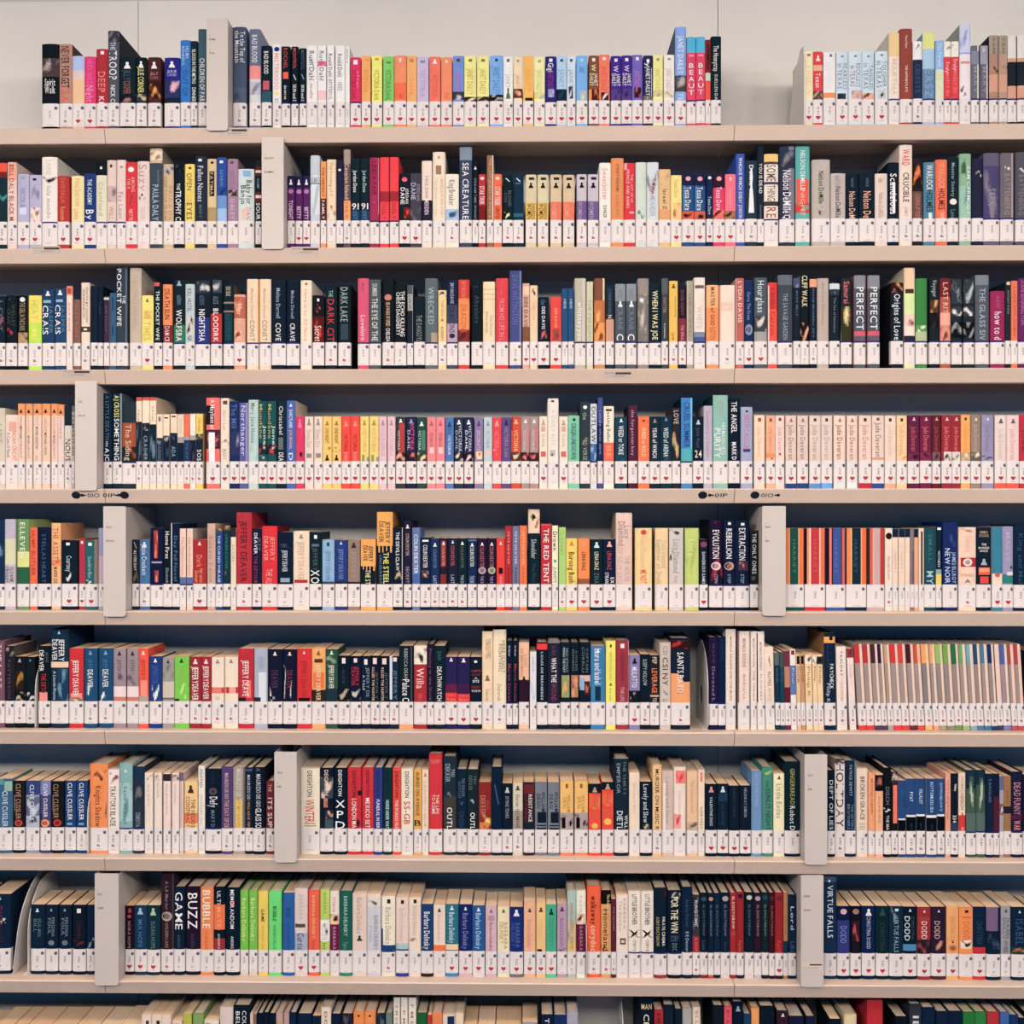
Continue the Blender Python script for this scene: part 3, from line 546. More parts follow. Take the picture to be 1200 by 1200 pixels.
422 432 488 f8cc70 H ^b89050,.08,.2 =VICTORIA@d8a858,.25,.8,d,.5 #98a060,.85,1,.2,.5 #88a0a0,.9,1,.75,1
433 443.5 488 f8cc70 H ^b89050,.08,.2 =VICTORIA@d8a858,.25,.8,d,.5 #98a060,.85,1,.2,.5 #88a0a0,.9,1,.75,1
444 453 488 d8b8c4 H ^b08ca0,.08,.2 =VICTORIA@c8a8b4,.25,.9,d,.5
454 463 488 d8bcc4 H ^b08ca0,.08,.2 =VICTORIA@c8a8b4,.25,.9,d,.5
464 475 488.5 40484c H #b84040,.15,.8,.3,.9 =VICTORIA@c8c0b8,.3,.75,d,.3,.3 %f0a890,402828,.8,1 ^eee,.05,.13
476 487.5 488.5 283058 H =VICTORIA@d05080,.15,.75,d,.5,.6 =DAHL@c0b8d8,.3,.75,d,.3,.25 %e08078,382038,.8,1 ^98a0c0,.05,.15
488.5 499.5 489 285850 H #50887c,.3,.75,.5,.9 =VICTORIA@c8d8d0,.3,.75,d,.3,.3 %f0c8a8,405040,.8,1 ^dee,.1,.2
500.5 510.5 489 e88890 H ^b86878,.08,.2 =VICTORIA_DAH@b06070,.35,.68,d,.5 #f0c0c0,.68,.82,.3,.8
511 521 489 e88890 H ^b86878,.08,.2 =VICTORIA_DAH@b06070,.35,.68,d,.5 #f0c0c0,.68,.82,.3,.8
522 531.5 489 5080b8 H ^284878,.1,.22 =VICTORIA@d8e0f0,.4,.85,d,.4 =DAHL@4070a8,.25,.5
532.5 543 489 34405c H ^dde,.06,.16 =VICTORIA@c8ccd8,.18,.78,d,.4,.65 =DAHL@a8b0c0,.3,.75,d,.3,.25 %f0d0c8,302c38,.8,1
544 554.5 489 2c3860 H ^dde,.06,.16 =VICTORIA@c8ccd8,.18,.78,d,.4,.65 =DAHL@e0e4f0,.3,.75,d,.3,.25 %f0c8c8,302030,.8,1
556 566 489 9080a8 P ^604888,.08,.2 =DECORATE@c8b8d0,.3,.75,d,.5 %d06040,e8d0a0,.77,.95,.2,.9
567 576.5 489 b8ccd0 P ^90a4a8,.08,.2 =VICTORIA@90a4a8,.3,.7,d,.5 #d8c0b8,.75,.85
577 587.5 489 e04050 P ^f0a0a8,.08,.2 =VICTORIA@f08088,.3,.7,d,.6 %f0a0a0,e04050,.72,.95
588 598.5 489 685890 P ^382870,.06,.18 =VICTORIA_DAH@a890b0,.22,.9,d,.5
599 610.5 488.5 d05030 P ^f0b098,.06,.16 =VICTORIA@f0c090,.3,.78,d,.5 %f0c0a0,604030,.8,1 #a83028,0,.3,0,.2
611 620.5 488.5 a89490 P ^ddd,.06,.14 =VICTORIA@d8c8c8,.3,.75,d,.35,.4 #d08088,.2,.7,.65,.9 %e87878,402830,.8,1
621 631 488.5 a89490 P ^ddd,.06,.14 =VICTORIA@d8c8c8,.3,.75,d,.35,.4 #d07080,.2,.7,.65,.9 %e87878,402830,.8,1
632 641.5 488 e8d4c4 H ^b8a090,.08,.2 #d0a898,.22,.34,.25,.75 =DAHL@c0a898,.4,.7,d,.4 #d06868,.78,.9,.2,.8
642 654.5 467 e0d8d0 P =A_DAILY_RITE@b8ccc0,.18,.75,d,.4 %404040,c0b8b0,.82,.92,.2,.7 #555,.03,.06,.3,.6
655.5 665.5 488 e8d4c4 H ^b8a090,.08,.2 #d0a898,.22,.34,.25,.75 =DAHL@c0a898,.4,.7,d,.4 #d06868,.78,.9,.2,.8
666 679 487 78c4a8 Z =ORIGIN_UNKNOWN@1c4c50,.17,.95,d,.55 #1c4c50,.06,.12,.4,.65
680 691.5 471 384850 PN $e0e0e0,.06,.12 =ED_VERSE@98a098,.65,.98,d,.5 %88805c,384850,.55,.72,.1,.9 =the@9a9,.18,.3
692 699.5 473 c8d0d8 PU =OUTLAW@222c3c,.05,.68,d,.75 #5080b0,.7,1 %98b8d8,4470a0,.7,1
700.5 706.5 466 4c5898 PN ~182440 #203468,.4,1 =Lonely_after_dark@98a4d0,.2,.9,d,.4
707.5 719.5 476 ecdccc P =Beating_Bullet@6a5c50,.05,.65,d,.4 #f06848,.66,1 =BE@f8a078,.72,.95 #433,.05,.09,.2,.8
721 735 488.5 1c4c60 H =WEED_or_TOKE@e4ecec,.2,.85,d,.5 ^cde,.04,.12 %20607c,1c4c60,.85,1
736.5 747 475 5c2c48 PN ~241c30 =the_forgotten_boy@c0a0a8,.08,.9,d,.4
748 761 488 f07848 H =WEED_or_BOLD@f8c8a8,.25,.9,d,.45 #622,.08,.12,.4,.6
761.5 773.5 488 143848 H =YEAR_of_WHICH@e4ecec,.25,.92,d,.5 ^a88,.06,.14
774 787.5 488 163c50 H =WEED_of_ARENA@d0dcdc,.25,.9,d,.5 ^88a,.03,.1 %30687c,163c50,.8,1
788 797.5 478 34343c PN =LOVE@c8b8b0,.05,.3,d,.7 %d0b080,30303c,.45,.95
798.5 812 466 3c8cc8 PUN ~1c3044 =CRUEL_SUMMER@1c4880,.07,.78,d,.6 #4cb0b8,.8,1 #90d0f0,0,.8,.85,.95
812.5 824.5 488 182c40 H ^bcc,.08,.18 =Jane_Aust@54687c,.25,.7,d,.4 =24@e0d8c0,.75,.92,h,.6
825 835 475.5 b4b0c4 M =Something_in_Summer@c09098,.1,.95,d,.45
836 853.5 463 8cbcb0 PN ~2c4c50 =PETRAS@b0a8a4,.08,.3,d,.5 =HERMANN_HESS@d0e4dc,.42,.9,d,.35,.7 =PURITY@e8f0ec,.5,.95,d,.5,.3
854 867 467 10283c Z =THE_ANGEL@f0f4f4,.05,.55,d,.6 =MARK_D@dde,.7,.98,d,.5 %384858,10283c,.7,1
868.5 882 477 a0a8c8 H =BETH_CALLUM@c87898,.15,.78,d,.55 #384c78,.77,.83,.2,.8 #345,.06,.1,.4,.6
884 896.5 486.5 f8ccb4 H =Jude_Deveran@e0b098,.25,.9,d,.45 #a05048,.06,.14,.35,.65
898 908.5 487 f8ac88 H =Jude_Deveran@e89068,.25,.8,d,.45 #a05048,.06,.14,.35,.65 #f09050,.83,.93 %506080,f0c0a0,.93,1
909 919.5 487 e4ccc4 H =Jude_Deveran@d89890,.25,.9,d,.5 #944,.05,.12,.35,.65 #433,.82,.87,.4,.6
921 933.5 487 d8c4b8 H =Jude_Deveran@a89080,.2,.96,d,.55 !20508c ^a87868,.06,.14
935 947.5 487 d8c4bc H =Jude_Deveran@988888,.2,.96,d,.55 !20508c ^a87868,.06,.14
949 962 487 d8c8bc H =Jude_Deveran@b4a498,.2,.96,d,.55 !5898d0 #5a4a48,.06,.13,.35,.6
963 976 487 d8c8c0 H =Jude_Deveran@b4a8a0,.2,.96,d,.55 !68a8e0 #5a4a48,.06,.13,.35,.6
977.5 991 487 e4ccbc H =Jude_Deveran@a07860,.2,.96,d,.55 !d0d8d8 ^a87868,.06,.14
993 1005.5 487 e0c8bc H =Jude_Deveran@b08878,.2,.96,d,.55 !d0d8dc ^a87868,.06,.14
1007 1021.5 487 e4c8bc H =Jude_Deveran@b89890,.2,.96,d,.55 !c02040 #5a4038,.06,.13,.35,.6
1022.5 1036.5 487 dcc8bc H =Jude_Deveran@908078,.15,.9,d,.55 !3058a0 #d0a080,.92,.97 #766,.05,.11,.35,.6
1037.5 1050.5 487 e4ccbc H =Jude_Deveran@d8c0b0,.2,.9,d,.5 !f8a888 #5a4038,.06,.13,.35,.6
1051.5 1063.5 487 f8c498 H =Jude_Deveran@e8a878,.2,.85,d,.5 #5a4038,.06,.13,.35,.6 %d89060,f8c498,.84,.97
1064.5 1078 486.5 6c2850 H =Jude_Deveran@c86068,.25,.78,d,.55 %401838,7c3058,.82,1 ^e0c0b8,.05,.12
1079 1092.5 486.5 7c2450 H =Jude_Deveran@d87078,.25,.78,d,.55 %401838,8c3058,.82,1 ^e0c0b8,.05,.12
1093 1102.5 486.5 702838 H =Jude_Deveran@b05850,.25,.78,d,.55 %302830,806068,.8,1 ^d0a098,.05,.12
1104 1116 486.5 a02c40 H =Jude_Deveran@f08078,.25,.78,d,.55 %383838,d8d0c8,.8,1,.2,1 ^e0c0b8,.05,.12
1116.5 1126 486.5 a02c40 H =Jude_Deveran@f08078,.25,.78,d,.55 %383838,d8d0c8,.8,1 ^e0c0b8,.05,.12
1127 1138 486 f8a858 H =Jude_Deveran@e89848,.2,.8,d,.5 #5a4038,.06,.12,.35,.6 %e8d8c0,c0a080,.82,1
1138.5 1150 486.5 98887c H =Jude_Deveran@b8a898,.2,.8,d,.5 ^e8d8b0,.06,.12 %f0d8b0,706860,.8,1
1151 1165 486.5 9894b4 H =Jude_Deveran@8880a8,.2,.8,d,.5 %404058,9894b4,.88,.97 ^dde,.06,.11
1166.5 1179.5 486.5 dcccc8 H =Jude_Deveran@d0b8b0,.3,.97,d,.5 !f05840 ^667,.08,.18
1180.5 1195 486.5 e0c8c4 H =Jude_Deveran@d8a8a0,.3,.97,d,.5 !e85848 ^667,.08,.18
1195.5 1204 486 c02848 H =Jude@a01838,.3,.8

-5 4.5 609 1a3a5c P %6c88a8,1a3a5c,.3,.7
5 17.5 608.5 b8b4c4 P #d0d0b0,.3,.7 #c0b8c4,.7,1 =SLOANE@333340,.74,.97,d,.4,.7 =CROSLEY@333340,.73,.98,d,.4,.25
19.5 33.5 608.5 6c9c60 P #d4d888,.5,.74 #2c6c50,.74,1 =ELLEVEN@dfe8d8,.05,.6,d,.5
34.5 43 618.5 f06840 P =HUMP_BUTLER@b83830,.05,.85,d,.6
43.5 59.5 618 122844 P =STELLAS_HEART@4c6890,.12,.98,d,.35
59.5 70.5 613 f4b47c PN =THE_ASSET@c05038,.08,.6,d,.7 %b05030,f09060,.6,.7 =MARK_DE@6c4430,.72,.99,d,.5
71.5 90 633 142c3c H =Courtney@b8c8c8,.36,.72,d,.4 %e0e0e8,142c3c,.74,.98,.3,.7 #dde,.06,.12,.3,.55
92 99 631 b83050 H #fcc,.06,.12,.3,.7
99.5 114 633 1c7078 H =Scandal_in_Blue@9cc4c0,.38,.86,d,.35,.4 %f0d8d0,1c7078,.9,1,.1,.6 #988478,0,1,.75,1 #dee,.06,.13,.25,.55
115 121 619 a0a0c0 Z #c0a8b8,.5,1
151 162 632.5 28323c P =ALYSSE_DAY@e0dcd4,.24,.7,d,.5 %7c6c60,34343c,.7,1 /9aa,.05,.2
163 175 632.5 4878a8 M =Jessie_Crockett@d0dce8,.1,.8,d,.6 ^dde,.05,.18
175.5 190.5 619 1c2448 PU %e09080,a84040,.04,.54,.3,.6 %e09080,a84040,.76,.97,.35,.65 #a0a0b8,.6,.63,.1,.9
191 201.5 613 142436 P =Home_Fires@e0dcd8,.14,.58,d,.55 =Elizabeth@90a0b0,.74,.98,d,.4 #c0c8d0,0,1,.9,1
201.5 210.5 614 122c48 P =Day_Fall_Novel@5880a8,.2,.95,d,.5
210.5 217.5 619.5 f0c4b4 PU =The_Wicked_Home@d89084,.15,.85,d,.5 #5878a8,.88,1
218.5 225.5 619.5 f0c4b4 PU =The_Wicked_Home@d89084,.15,.85,d,.5 #5878a8,.88,1
226 241.5 632.5 b02830 H =Dark@f08c78,.35,.62,d,.5 =Heir_and_so@f0a080,.66,.97,d,.35,.65 =Sinner@f0a080,.7,.97,d,.35,.3 ^fcc,.05,.13
242.5 252 613.5 c8a898 Z =Susan_Fenn@b08c88,.2,.97,d,.5
252.5 260.5 617.5 24508c Z %b09878,705848,0,.08 =THE_CURSED_PHRASE@c8d4e8,.15,.97,d,.45
261 269.5 616 144050 P %b09878,705848,0,.08 =UNDERCOVER@2c8890,.15,.75,d,.4 %b06060,144050,.78,.86,.1,.6
270 276 619 dccfb8 P #3c3440,0,.16 =PICTURE@b8a890,.3,.6
276.5 294.5 600.5 b82c40 R =JEFFERY_DEAVER@6c1828,.12,.97,d,.5
295.5 306 619.5 1c2848 R =DEAVER@eee,.08,.46,d,.45,.4 =JEFF@667,.15,.4,d,.35,.8 =THE_DETOUR@a83850,.5,.99,d,.45,.4
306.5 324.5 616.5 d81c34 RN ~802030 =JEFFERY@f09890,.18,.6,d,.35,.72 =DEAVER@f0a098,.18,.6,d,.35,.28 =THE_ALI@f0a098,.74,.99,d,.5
325 343 623.5 122840 Z =JEFFERY_DEAVER@c8d4d8,.35,.76,d,.4 #90a8b4,.88,.96,.2,.8 %405060,122840,.2,.32
343.5 362 622.5 ecd0bc Z =JEFFERY_DEAVER@d0a880,.2,.92,d,.45 #b83034,.92,.98,.05,.9 ^987,.06,.14
362.5 376.5 623.5 10303c P =JEFFERY@58686c,.3,.75,d,.45 =XO@e8ecec,.73,.99,d,.85 #eee,.06,.13,.4,.65 #678,.23,.28,.2,.8
377.5 391.5 632.5 8cb4d4 Z =JEFFERY_DEAVER@6888a8,.25,.92,d,.45 #344,.06,.15,.4,.6 #4c5878,.94,1
392.5 406.5 633 28488c P =JEFFERY_DEAVER@7c94c0,.2,.9,d,.45 #303450,.94,1 ^cde,.04,.1
407.5 421.5 633 98847c Z =JEFFERY@a89488,.25,.88,d,.45 #383440,.95,1 ^433,.06,.18
422.5 440 632 f0a850 Z =JEFFERY@54381c,.15,.5,d,.35,.68 =DEAVER@54381c,.14,.48,d,.35,.32 #142c3c,.6,1 #f0a850,.6,.68,.15,.22 #f0a850,.6,.7,.38,.44 #f0a850,.6,.67,.6,.66 #f0a850,.6,.7,.85,.95 =THE_ST@e8e088,.68,1,d,.4
441.5 460 600 f0a850 Z =JEFFERY@4a3018,.13,.43,d,.35,.7 =DEAVER@4a3018,.13,.42,d,.35,.3 #142c3c,.48,1 #f0a850,.47,.55,.1,.2 #f0a850,.47,.56,.36,.42 #f0a850,.47,.54,.6,.66 #f0a850,.47,.56,.85,.95 =THE_STEEL@e8e070,.56,.99,d,.4,.6 =LINCOLN_RHY@789,.6,.99,d,.2,.25
460.5 471.5 618.5 142640 M =THE_DEVILS_CLAW@e8ecec,.08,.76,d,.45 %c0b090,303440,.76,.92,.2,1 #e0e0dc,0,1,.95,1
473 482 610.5 2a2a44 R =COLIN_DEXTER@c8a898,.2,.55,d,.5 =SECRET@a898b0,.72,.98,d,.5 ^dde,.06,.12
483 492 618.5 6880b0 R =COLIN_DEXTER@f0f0f8,.12,.82,d,.6 #4c70b0,.82,1
492.5 504.5 630 142c50 R =COLIN_DEXTER@e0dcd0,.16,.65,d,.5 %e0a890,584848,.7,.86,.15,.8 #dde,.05,.09,.2,.8
505 514.5 631 1c3c68 R =COLIN_DEXTER@7088a8,.24,.65,d,.45 =LAST@b0c0d8,.82,.99,d,.5 ^eee,.1,.18
515 524.5 631 24283c R #8c3038,.05,.62,.15,.8 =COLIN_DEXTER@d8a090,.15,.6,d,.4 #8c3038,.78,1,.15,.8 ^eee,.07,.14
525 536 631 242c48 R =COLIN_DEXTER@c06068,.16,.6,d,.45 =LAST@b0b8d0,.8,.99,d,.45 ^eee,.05,.11
536.5 547 631 14303c R =COLIN_DEXTER@6c7c70,.18,.65,d,.4 =THE_D@b0bcc0,.8,.98,d,.4 ^eee,.07,.14
548 558.5 631 1c3460 Z =COLIN_DEXTER@d8e0c0,.17,.62,d,.5 =THE_BR@a0b4d0,.82,.98,d,.6 ^eee,.1,.17 #5080b0,.03,.06
559.5 570.5 631 2c2040 P =COLIN_DEXTER@b86878,.15,.64,d,.5 $b0a0b0,.62,.78 =THE_R@a0a0b8,.82,.98,d,.4 ^dde,.09,.16
571 581.5 631 2c2040 P =COLIN_DEXTER@b08068,.15,.64,d,.5 $b0b098,.62,.78 =THE_R@a0a0b8,.82,.98,d,.4 ^dde,.09,.16
582 591.5 631 e03c30 P #281c28,.64,.77,.25,.75 =WAR@f8a098,.82,.99,d,.45 ^f8d0c8,.07,.14
592 600 616.5 b02434 P =PETE_DEXTER@e89c98,.1,.66,d,.35 =PARIS@781828,.72,.98,d,.3
600.5 608.5 616.5 7880a0 P =PETE_DEXTER@c8d0e0,.1,.66,d,.35 =PAPER@404868,.72,.98,d,.35
609 617.5 616 f07840 P =PETE_DEXTER@f8b888,.1,.66,d,.35 =PARIS@c05830,.72,.98,d,.3
619 632.5 597 14303c P #e0c8b0,0,.32 %1c1c1c,e0c8b0,.03,.22 %b04038,e0c8b0,.12,.28,.5,1 =Shoulder@b0bcc0,.4,.66,d,.55 =The_Dine@405c6c,.72,.98,d,.3
634 646.5 614 c02c3c P =THE_RED_TENT@f4e4e0,.08,.97,d,.6 #d05060,0,.03
647 654 616 e4e0c0 P =Drown@222,.1,.42,d,.75 =JUNOT@58a098,.7,.98,d,.6 #5c9c90,.58,.63,.3,.7
655 663 618 a8cc74 R =Letter@98bc68,.1,.5
663.5 676.5 631 f4c858 H =Burning_Bush@33301c,.3,.97,d,.6 ^c88838,.06,.16
677.5 691 631 f08c44 H =LENA_DIAZ@3c2c24,.3,.7,d,.4 #a06040,.88,1 ^d0a098,.07,.15
692 706.5 632 12303c H =LENA_DIAZ@e0dcb8,.28,.68,d,.4 =ZINA@60787c,.74,.98,d,.45 ^c0e0e8,.06,.19
707 721.5 632 142848 H =LENA_DIAZ@c05060,.27,.68,d,.4 =STRAN@e0e4f0,.74,.98,d,.35,.3 =EX@e0e4f0,.85,.98,d,.35,.75 ^f0a898,.05,.17
722 741 601 dcc0b4 PN ~c0a898 =Lucy@a89090,.18,.36,d,.45,.7 =Diamond@a89090,.12,.46,d,.5,.35 =THE_HOUSE@c0a4a0,.6,.96,d,.4,.7 =OF_NEW_BEG@c4b0b0,.48,.98,d,.4,.25
744.5 764 619 f4c890 P =Lucy_Diamond@e0b890,.15,.7,d,.4 =ME_NOT@d84838,.74,.98,d,.45 $d04838,.03,.12
768 783 619 ecc898 P =Lucy_Diamond@d0b898,.25,.7,d,.5,.7 =Summer_at_Shell@b8b0a0,.2,.98,d,.45,.3
784.5 801 619 c8c4c0 P =Lucy_Diamond@989090,.2,.8,d,.5 %40383c,c8c4c0,.02,.14 %483840,c8c4c0,.38,.6,0,.3 =Any@c89090,.84,.98,d,.3
803 819 619 bccc70 P %a4bc60,bccc70,.05,.9 =Lucy@ccd888,.2,.5
820 829.5 632 14283c H =DANGEROUS_GAMES@c8d4d8,.28,.98,d,.45 $88486c,.05,.18
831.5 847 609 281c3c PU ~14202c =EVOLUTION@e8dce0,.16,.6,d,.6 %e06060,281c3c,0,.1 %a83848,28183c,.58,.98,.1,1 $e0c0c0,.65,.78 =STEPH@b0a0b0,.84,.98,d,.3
848 861.5 609 142848 PU =REBELLION@e4e8ec,.14,.6,d,.6 $c09888,.65,.78 =STEP@90a0b8,.84,.98,d,.3 #dde,.04,.08,.4,.65
862 878.5 610 142848 PU =EXTRACTION@e4e8ec,.12,.62,d,.55 %f0a890,583850,.64,.78,.2,.9 =STEP@90a0b8,.84,.98,d,.3 #dde,.04,.08,.4,.65
879.5 891.5 622 202830 P =THE_ONLY_ONES@ccd0cc,.05,.8,d,.6 %5c6460,202830,.84,1
921 942.5 619 1c5c54 P #f08048,0,1,0,.18 #e8b080,0,1,.18,.23 #e8a070,0,1,.68,.75 #f07838,0,1,.75,.98 =HARRIET@40906c,.2,.8,d,.2,.46 !1c5c54
943.5 967.5 619 c82c44 P #301828,0,1,0,.11 #f09060,0,1,.11,.22 #f8d0b0,0,1,.22,.3 #f8c8a8,0,1,.71,.77 #e07848,0,1,.77,.97 =HARRIET@d85060,.2,.8,d,.2,.5
968.5 991 619 4460a4 P #142038,0,1,0,.16 #e87c68,0,1,.16,.28 #382040,0,1,.28,.35 #802c40,0,1,.76,.83 #d86858,0,1,.83,.97 =HARRIET@6078b4,.2,.8,d,.2,.5
992 1015.5 619 14384c P #f08c40,0,1,.03,.22 #f0b880,0,1,.22,.28 #f0b080,0,1,.72,.77 #f07028,0,1,.77,1 =HARRIET@3c5c6c,.2,.8,d,.2,.46
1016.5 1037 619 c4a8a8 P #383034,0,1,0,.16 #d86048,0,1,.16,.32 #f0b098,0,1,.32,.38 #c03830,0,1,.74,1
1037.5 1046 619 e8d4c4 R $2a2420,.08,.2 =Harriet_Doerr@a8988c,.5,.92,d,.45
1046.5 1053 620 e4ccb8 P #18304c,0,.15 =HARRIET@c8b4a0,.4,.8,d,.4
1053.5 1060.5 620 e4ccb8 P #18304c,0,.15 =HARRIET@c8b4a0,.4,.8,d,.4
1061 1066.5 620 e4ccb8 P #18304c,0,.15
1067 1071.5 620 8c7c80 P #6c6c88,.4,1,.5,1
1072 1076.5 620 e0a878 P #18304c,0,.15
1077 1083 619 e0c8b8 P #3c3430,.06,1,.4,.75
1083.5 1097.5 619.5 1c5864 P =SMALL@3c7880,.1,.6,d,.4 =MY@a0c0c8,.76,.99,d,.7
1097.5 1104 617 143044 P #f0c850,.8,1 =WITNESS@c0ccd0,.42,.7,d,.5 #8ca8a8,.74,.82 #eee,.02,.06,.2,.9
1105.5 1122.5 612 1c3470 P =NEW_NOIR@b8c8e0,.42,.98,d,.4,.3 =JAMES_ELLROY@a8bcd8,.48,.98,d,.35,.75 %3c5890,1c3470,.15,.4,.4,.9
1124 1144 618 e8c8b4 R #b82038,.53,.69,.1,1 $f0d0c8,.54,.68 =EMMA@e0b8a4,.15,.45,d,.4 %a88878,e8c8b4,.02,.1 =A@655,.9,.97,h,.3 =DONOGHUE@e0a898,.8,.86,h,.7
1145 1162 618 142c40 P =EMMA@b8a088,.06,.11,h,.5 =DONOGHUE@b8a088,.12,.17,h,.6 =THE@ecf0f0,.28,.32,h,.3 =WONDER@ecf0f0,.34,.38,h,.7 =SEALED@ecf0f0,.395,.43,h,.5 ^a0b0b8,.55,.66 #e85838,.7,.83,.15,.95 #f0a070,.72,.78,.2,.9 #d84830,.86,.98,.25,.85
1163 1175 618 3088a0 H #e8ccc0,.81,1 $c86058,.79,.87
1175.5 1188 617 9c98b8 H #208880,.82,.98 #d8d0d0,.78,.84,.4,1 =MAEVE@b0a8c4,.1,.6 #345,.68,.73,.7,.9
1188.5 1204 615 14304a P =King_and_Mal@345c78,.15,.98,d,.4

-5 4.5 751 7c5868 P =THE_LAST@d8c8c8,.05,.8,d,.4
5.5 15.5 757 2c2c34 P =PATTERSON@6c4c78,.25,.95,d,.4 %b0a8a0,2c2c34,.03,.2
16 29.5 769.5 1c2428 M ^aab,.05,.13 %c09040,382c20,.32,.75,.1,.8 %e0d0c0,202020,.8,1
30 40 770 142830 M ^889,.05,.1 %d8d0d0,142830,.8,1
44.5 58 757 14262e M =DEAVER@f0f4f4,.08,.46,d,.5,.3 =JEFF@567,.1,.3,d,.3,.75 =THE_DETO@b83838,.5,.85,d,.5 #e89088,.84,1,.1,.8
59 79.5 738 1c3c54 Z =JEFFERY@e8e8e4,.13,.44,d,.38,.65 =DEAVER@e8e8e4,.14,.43,d,.38,.25 #e8c4a8,.45,.53 =A_Lincoln_Rhyme@c0d0d8,.58,.98,d,.2,.25 %6c9cb0,1c4868,.55,1,.4,1 ^c0d0d8,.02,.06
80.5 97 760 cc2434 Z =JEFFERY_DEAVER@f8e4e0,.22,.9,d,.5 #f09080,.85,.93,.1,.9 %e0c8b8,907060,.93,1
98.5 113.5 760 1c5880 M =DEAVER@dce8ec,.4,.74,d,.5 =JEFF@4080a0,.2,.38,d,.35 %d0dce0,1c5880,.68,1,.1,.5 ^8ab,.05,.12
115 131.5 760 1c5880 M =DEAVER@dce8ec,.4,.74,d,.5 =JEFF@4080a0,.2,.38,d,.35 %e0e4e8,1c5880,.8,1,.1,.5 ^8ab,.05,.12
132.5 147 760.5 a09098 P =JEFFERY@706478,.2,.5,d,.4 %706070,a09098,.45,.7 #e0d0d0,.72,1 #d08070,.92,.99 ^433,.05,.13
148.5 162 760.5 a09098 P =JEFFERY@706478,.2,.5,d,.4 %706070,a09098,.45,.7 #e0d0d0,.72,1 #d08070,.92,.99 ^433,.05,.13
162.5 173.5 760 e8583c P #f09080,.6,.9,.2,.9 #b0a498,.9,1 =JEFFERY@c04028,.2,.6,d,.5 ^fcb,.05,.12
174.5 189 769.5 24488c P =JEFFERY_DE@4068a8,.2,.6,d,.5 %d8e0e8,24488c,.6,1,.2,.8 ^def,.05,.13
190 203.5 771 a09c98 Z %807c80,a09c98,.15,.5 #c8bcb0,.55,.92 #787070,.92,.96 ^445,.05,.13
204 221 769.5 78c840 Z =JEFFERY@98b850,.25,.6,d,.4 %c0e088,78c840,.6,.95,.4,.9 #283828,.96,1,0,.35 ^2a5028,.05,.14
222 235.5 770 a02838 R =JEFFERY@f0e0e0,.22,.6,d,.65 =DEAVER@f0e0e0,.62,.98,d,.65 ^f0d0d0,.05,.16
236 247 770 a82838 R =JEFFERY@f0e0e0,.2,.55,d,.7 =DEAVER@f0e0e0,.57,.95,d,.7 ^f0d0d0,.05,.15
247.5 262 770.5 ecd4c4 R ^a09080,.05,.14 #e08070,.68,.82 #c84038,.7,.8,.8,1 =DEAVER@d0c8c0,.88,.97,d,.5
263 278.5 770 ecd4c0 R ^988878,.05,.14 #e8a090,.68,.82 #c83038,.68,.82,.1,.35 #c83038,.68,.82,.85,1
279 296.5 760.5 c0203c Z =JEFFERY_DEAVE@f4e0dc,.22,.9,d,.5 #282c30,.93,1,0,.5 #e87868,.6,.93,.55,.85
297.5 313 760 a8b0c4 Z #d0d4dc,.45,1,.35,.9 #303c48,.92,1,0,.5 =JEFFERY@90a0b8,.15,.4,d,.4
313.5 330.5 761 1c2440 Z =DEAVER@6c3860,.4,.75,d,.5 %d8ccc8,1c2440,.55,1,.05,.3 %c0c8c8,1c2440,.9,1,.1,.5 ^e8d8d0,.05,.12
331.5 347.5 761 1c2440 Z =DEAVER@803c50,.4,.75,d,.5 %d8ccc8,1c2440,.3,.95,.05,.2 %e0d0c8,1c2440,.6,1,.5,.65 ^e8c8b8,.05,.12
348 364.5 760.5 d42030 Z =JEFFERY_DEAVER@a81828,.22,.92,d,.45 #281c24,.93,1,.1,.9 ^f0c8c0,.05,.1
365 381 760 f0a860 Z #e07838,.45,.75,.1,.9 #402c30,.78,1 =JEFFERY_DEAVER@f0d0a0,.3,.98,d,.4 #604028,.2,.27,.2,.8 ^8c5c30,.05,.13
381.5 395.5 761 345c4c R =JEFFERY_DEAVER@e0e8dc,.3,.75,d,.5 %88a888,345c4c,.12,.28 #24404c,.75,1 ^cdc,.03,.1
396 409.5 768.5 142838 Z #e0d8d8,.05,.17,.35,.65 =ALICE@405060,.3,.6,d,.3 %b0a898,202428,.72,1
410 423 769 182440 Z #e0d8d8,.05,.14,.35,.65 =JEFFERY@b03848,.22,.65,d,.4,.65 =DEAVER@b03848,.25,.65,d,.4,.3 %c8c0b8,182440,.7,.95
423.5 434 769 142c44 Z #e8d8d8,.07,.19,.3,.65 =JEFFERY_DE@8494a8,.25,.9,d,.4,.7 =A_TALE@c0c8d0,.42,.75,d,.3,.25
434.5 444.5 768.5 142438 R #e8c8c8,.05,.18,.25,.7 =KILLED_THE_HUNTER@d8b8a0,.25,.98,d,.35,.3 =JEFFERY@5c6470,.35,.95,d,.35,.7
445 456 769 142438 R #e8c8c8,.05,.18,.25,.7 =KILLED_THE_HUNTER@d8b8a0,.25,.98,d,.35,.3 =JEFFERY@5c6470,.35,.95,d,.35,.7
456.5 467 769 1c344c R #c8d4dc,0,.95,0,.3 =JEFFERY@6884a0,.3,.95,d,.4,.65 #e8d0d0,.03,.12,.4,.8
467.5 484 757 1c2c38 P =REBECCA_DEAN@a8b0b4,.05,.6,d,.3 =Palace_C@e0e4e4,.6,.99,d,.6 !f0a060 #4c5c64,0,1,.85,.92
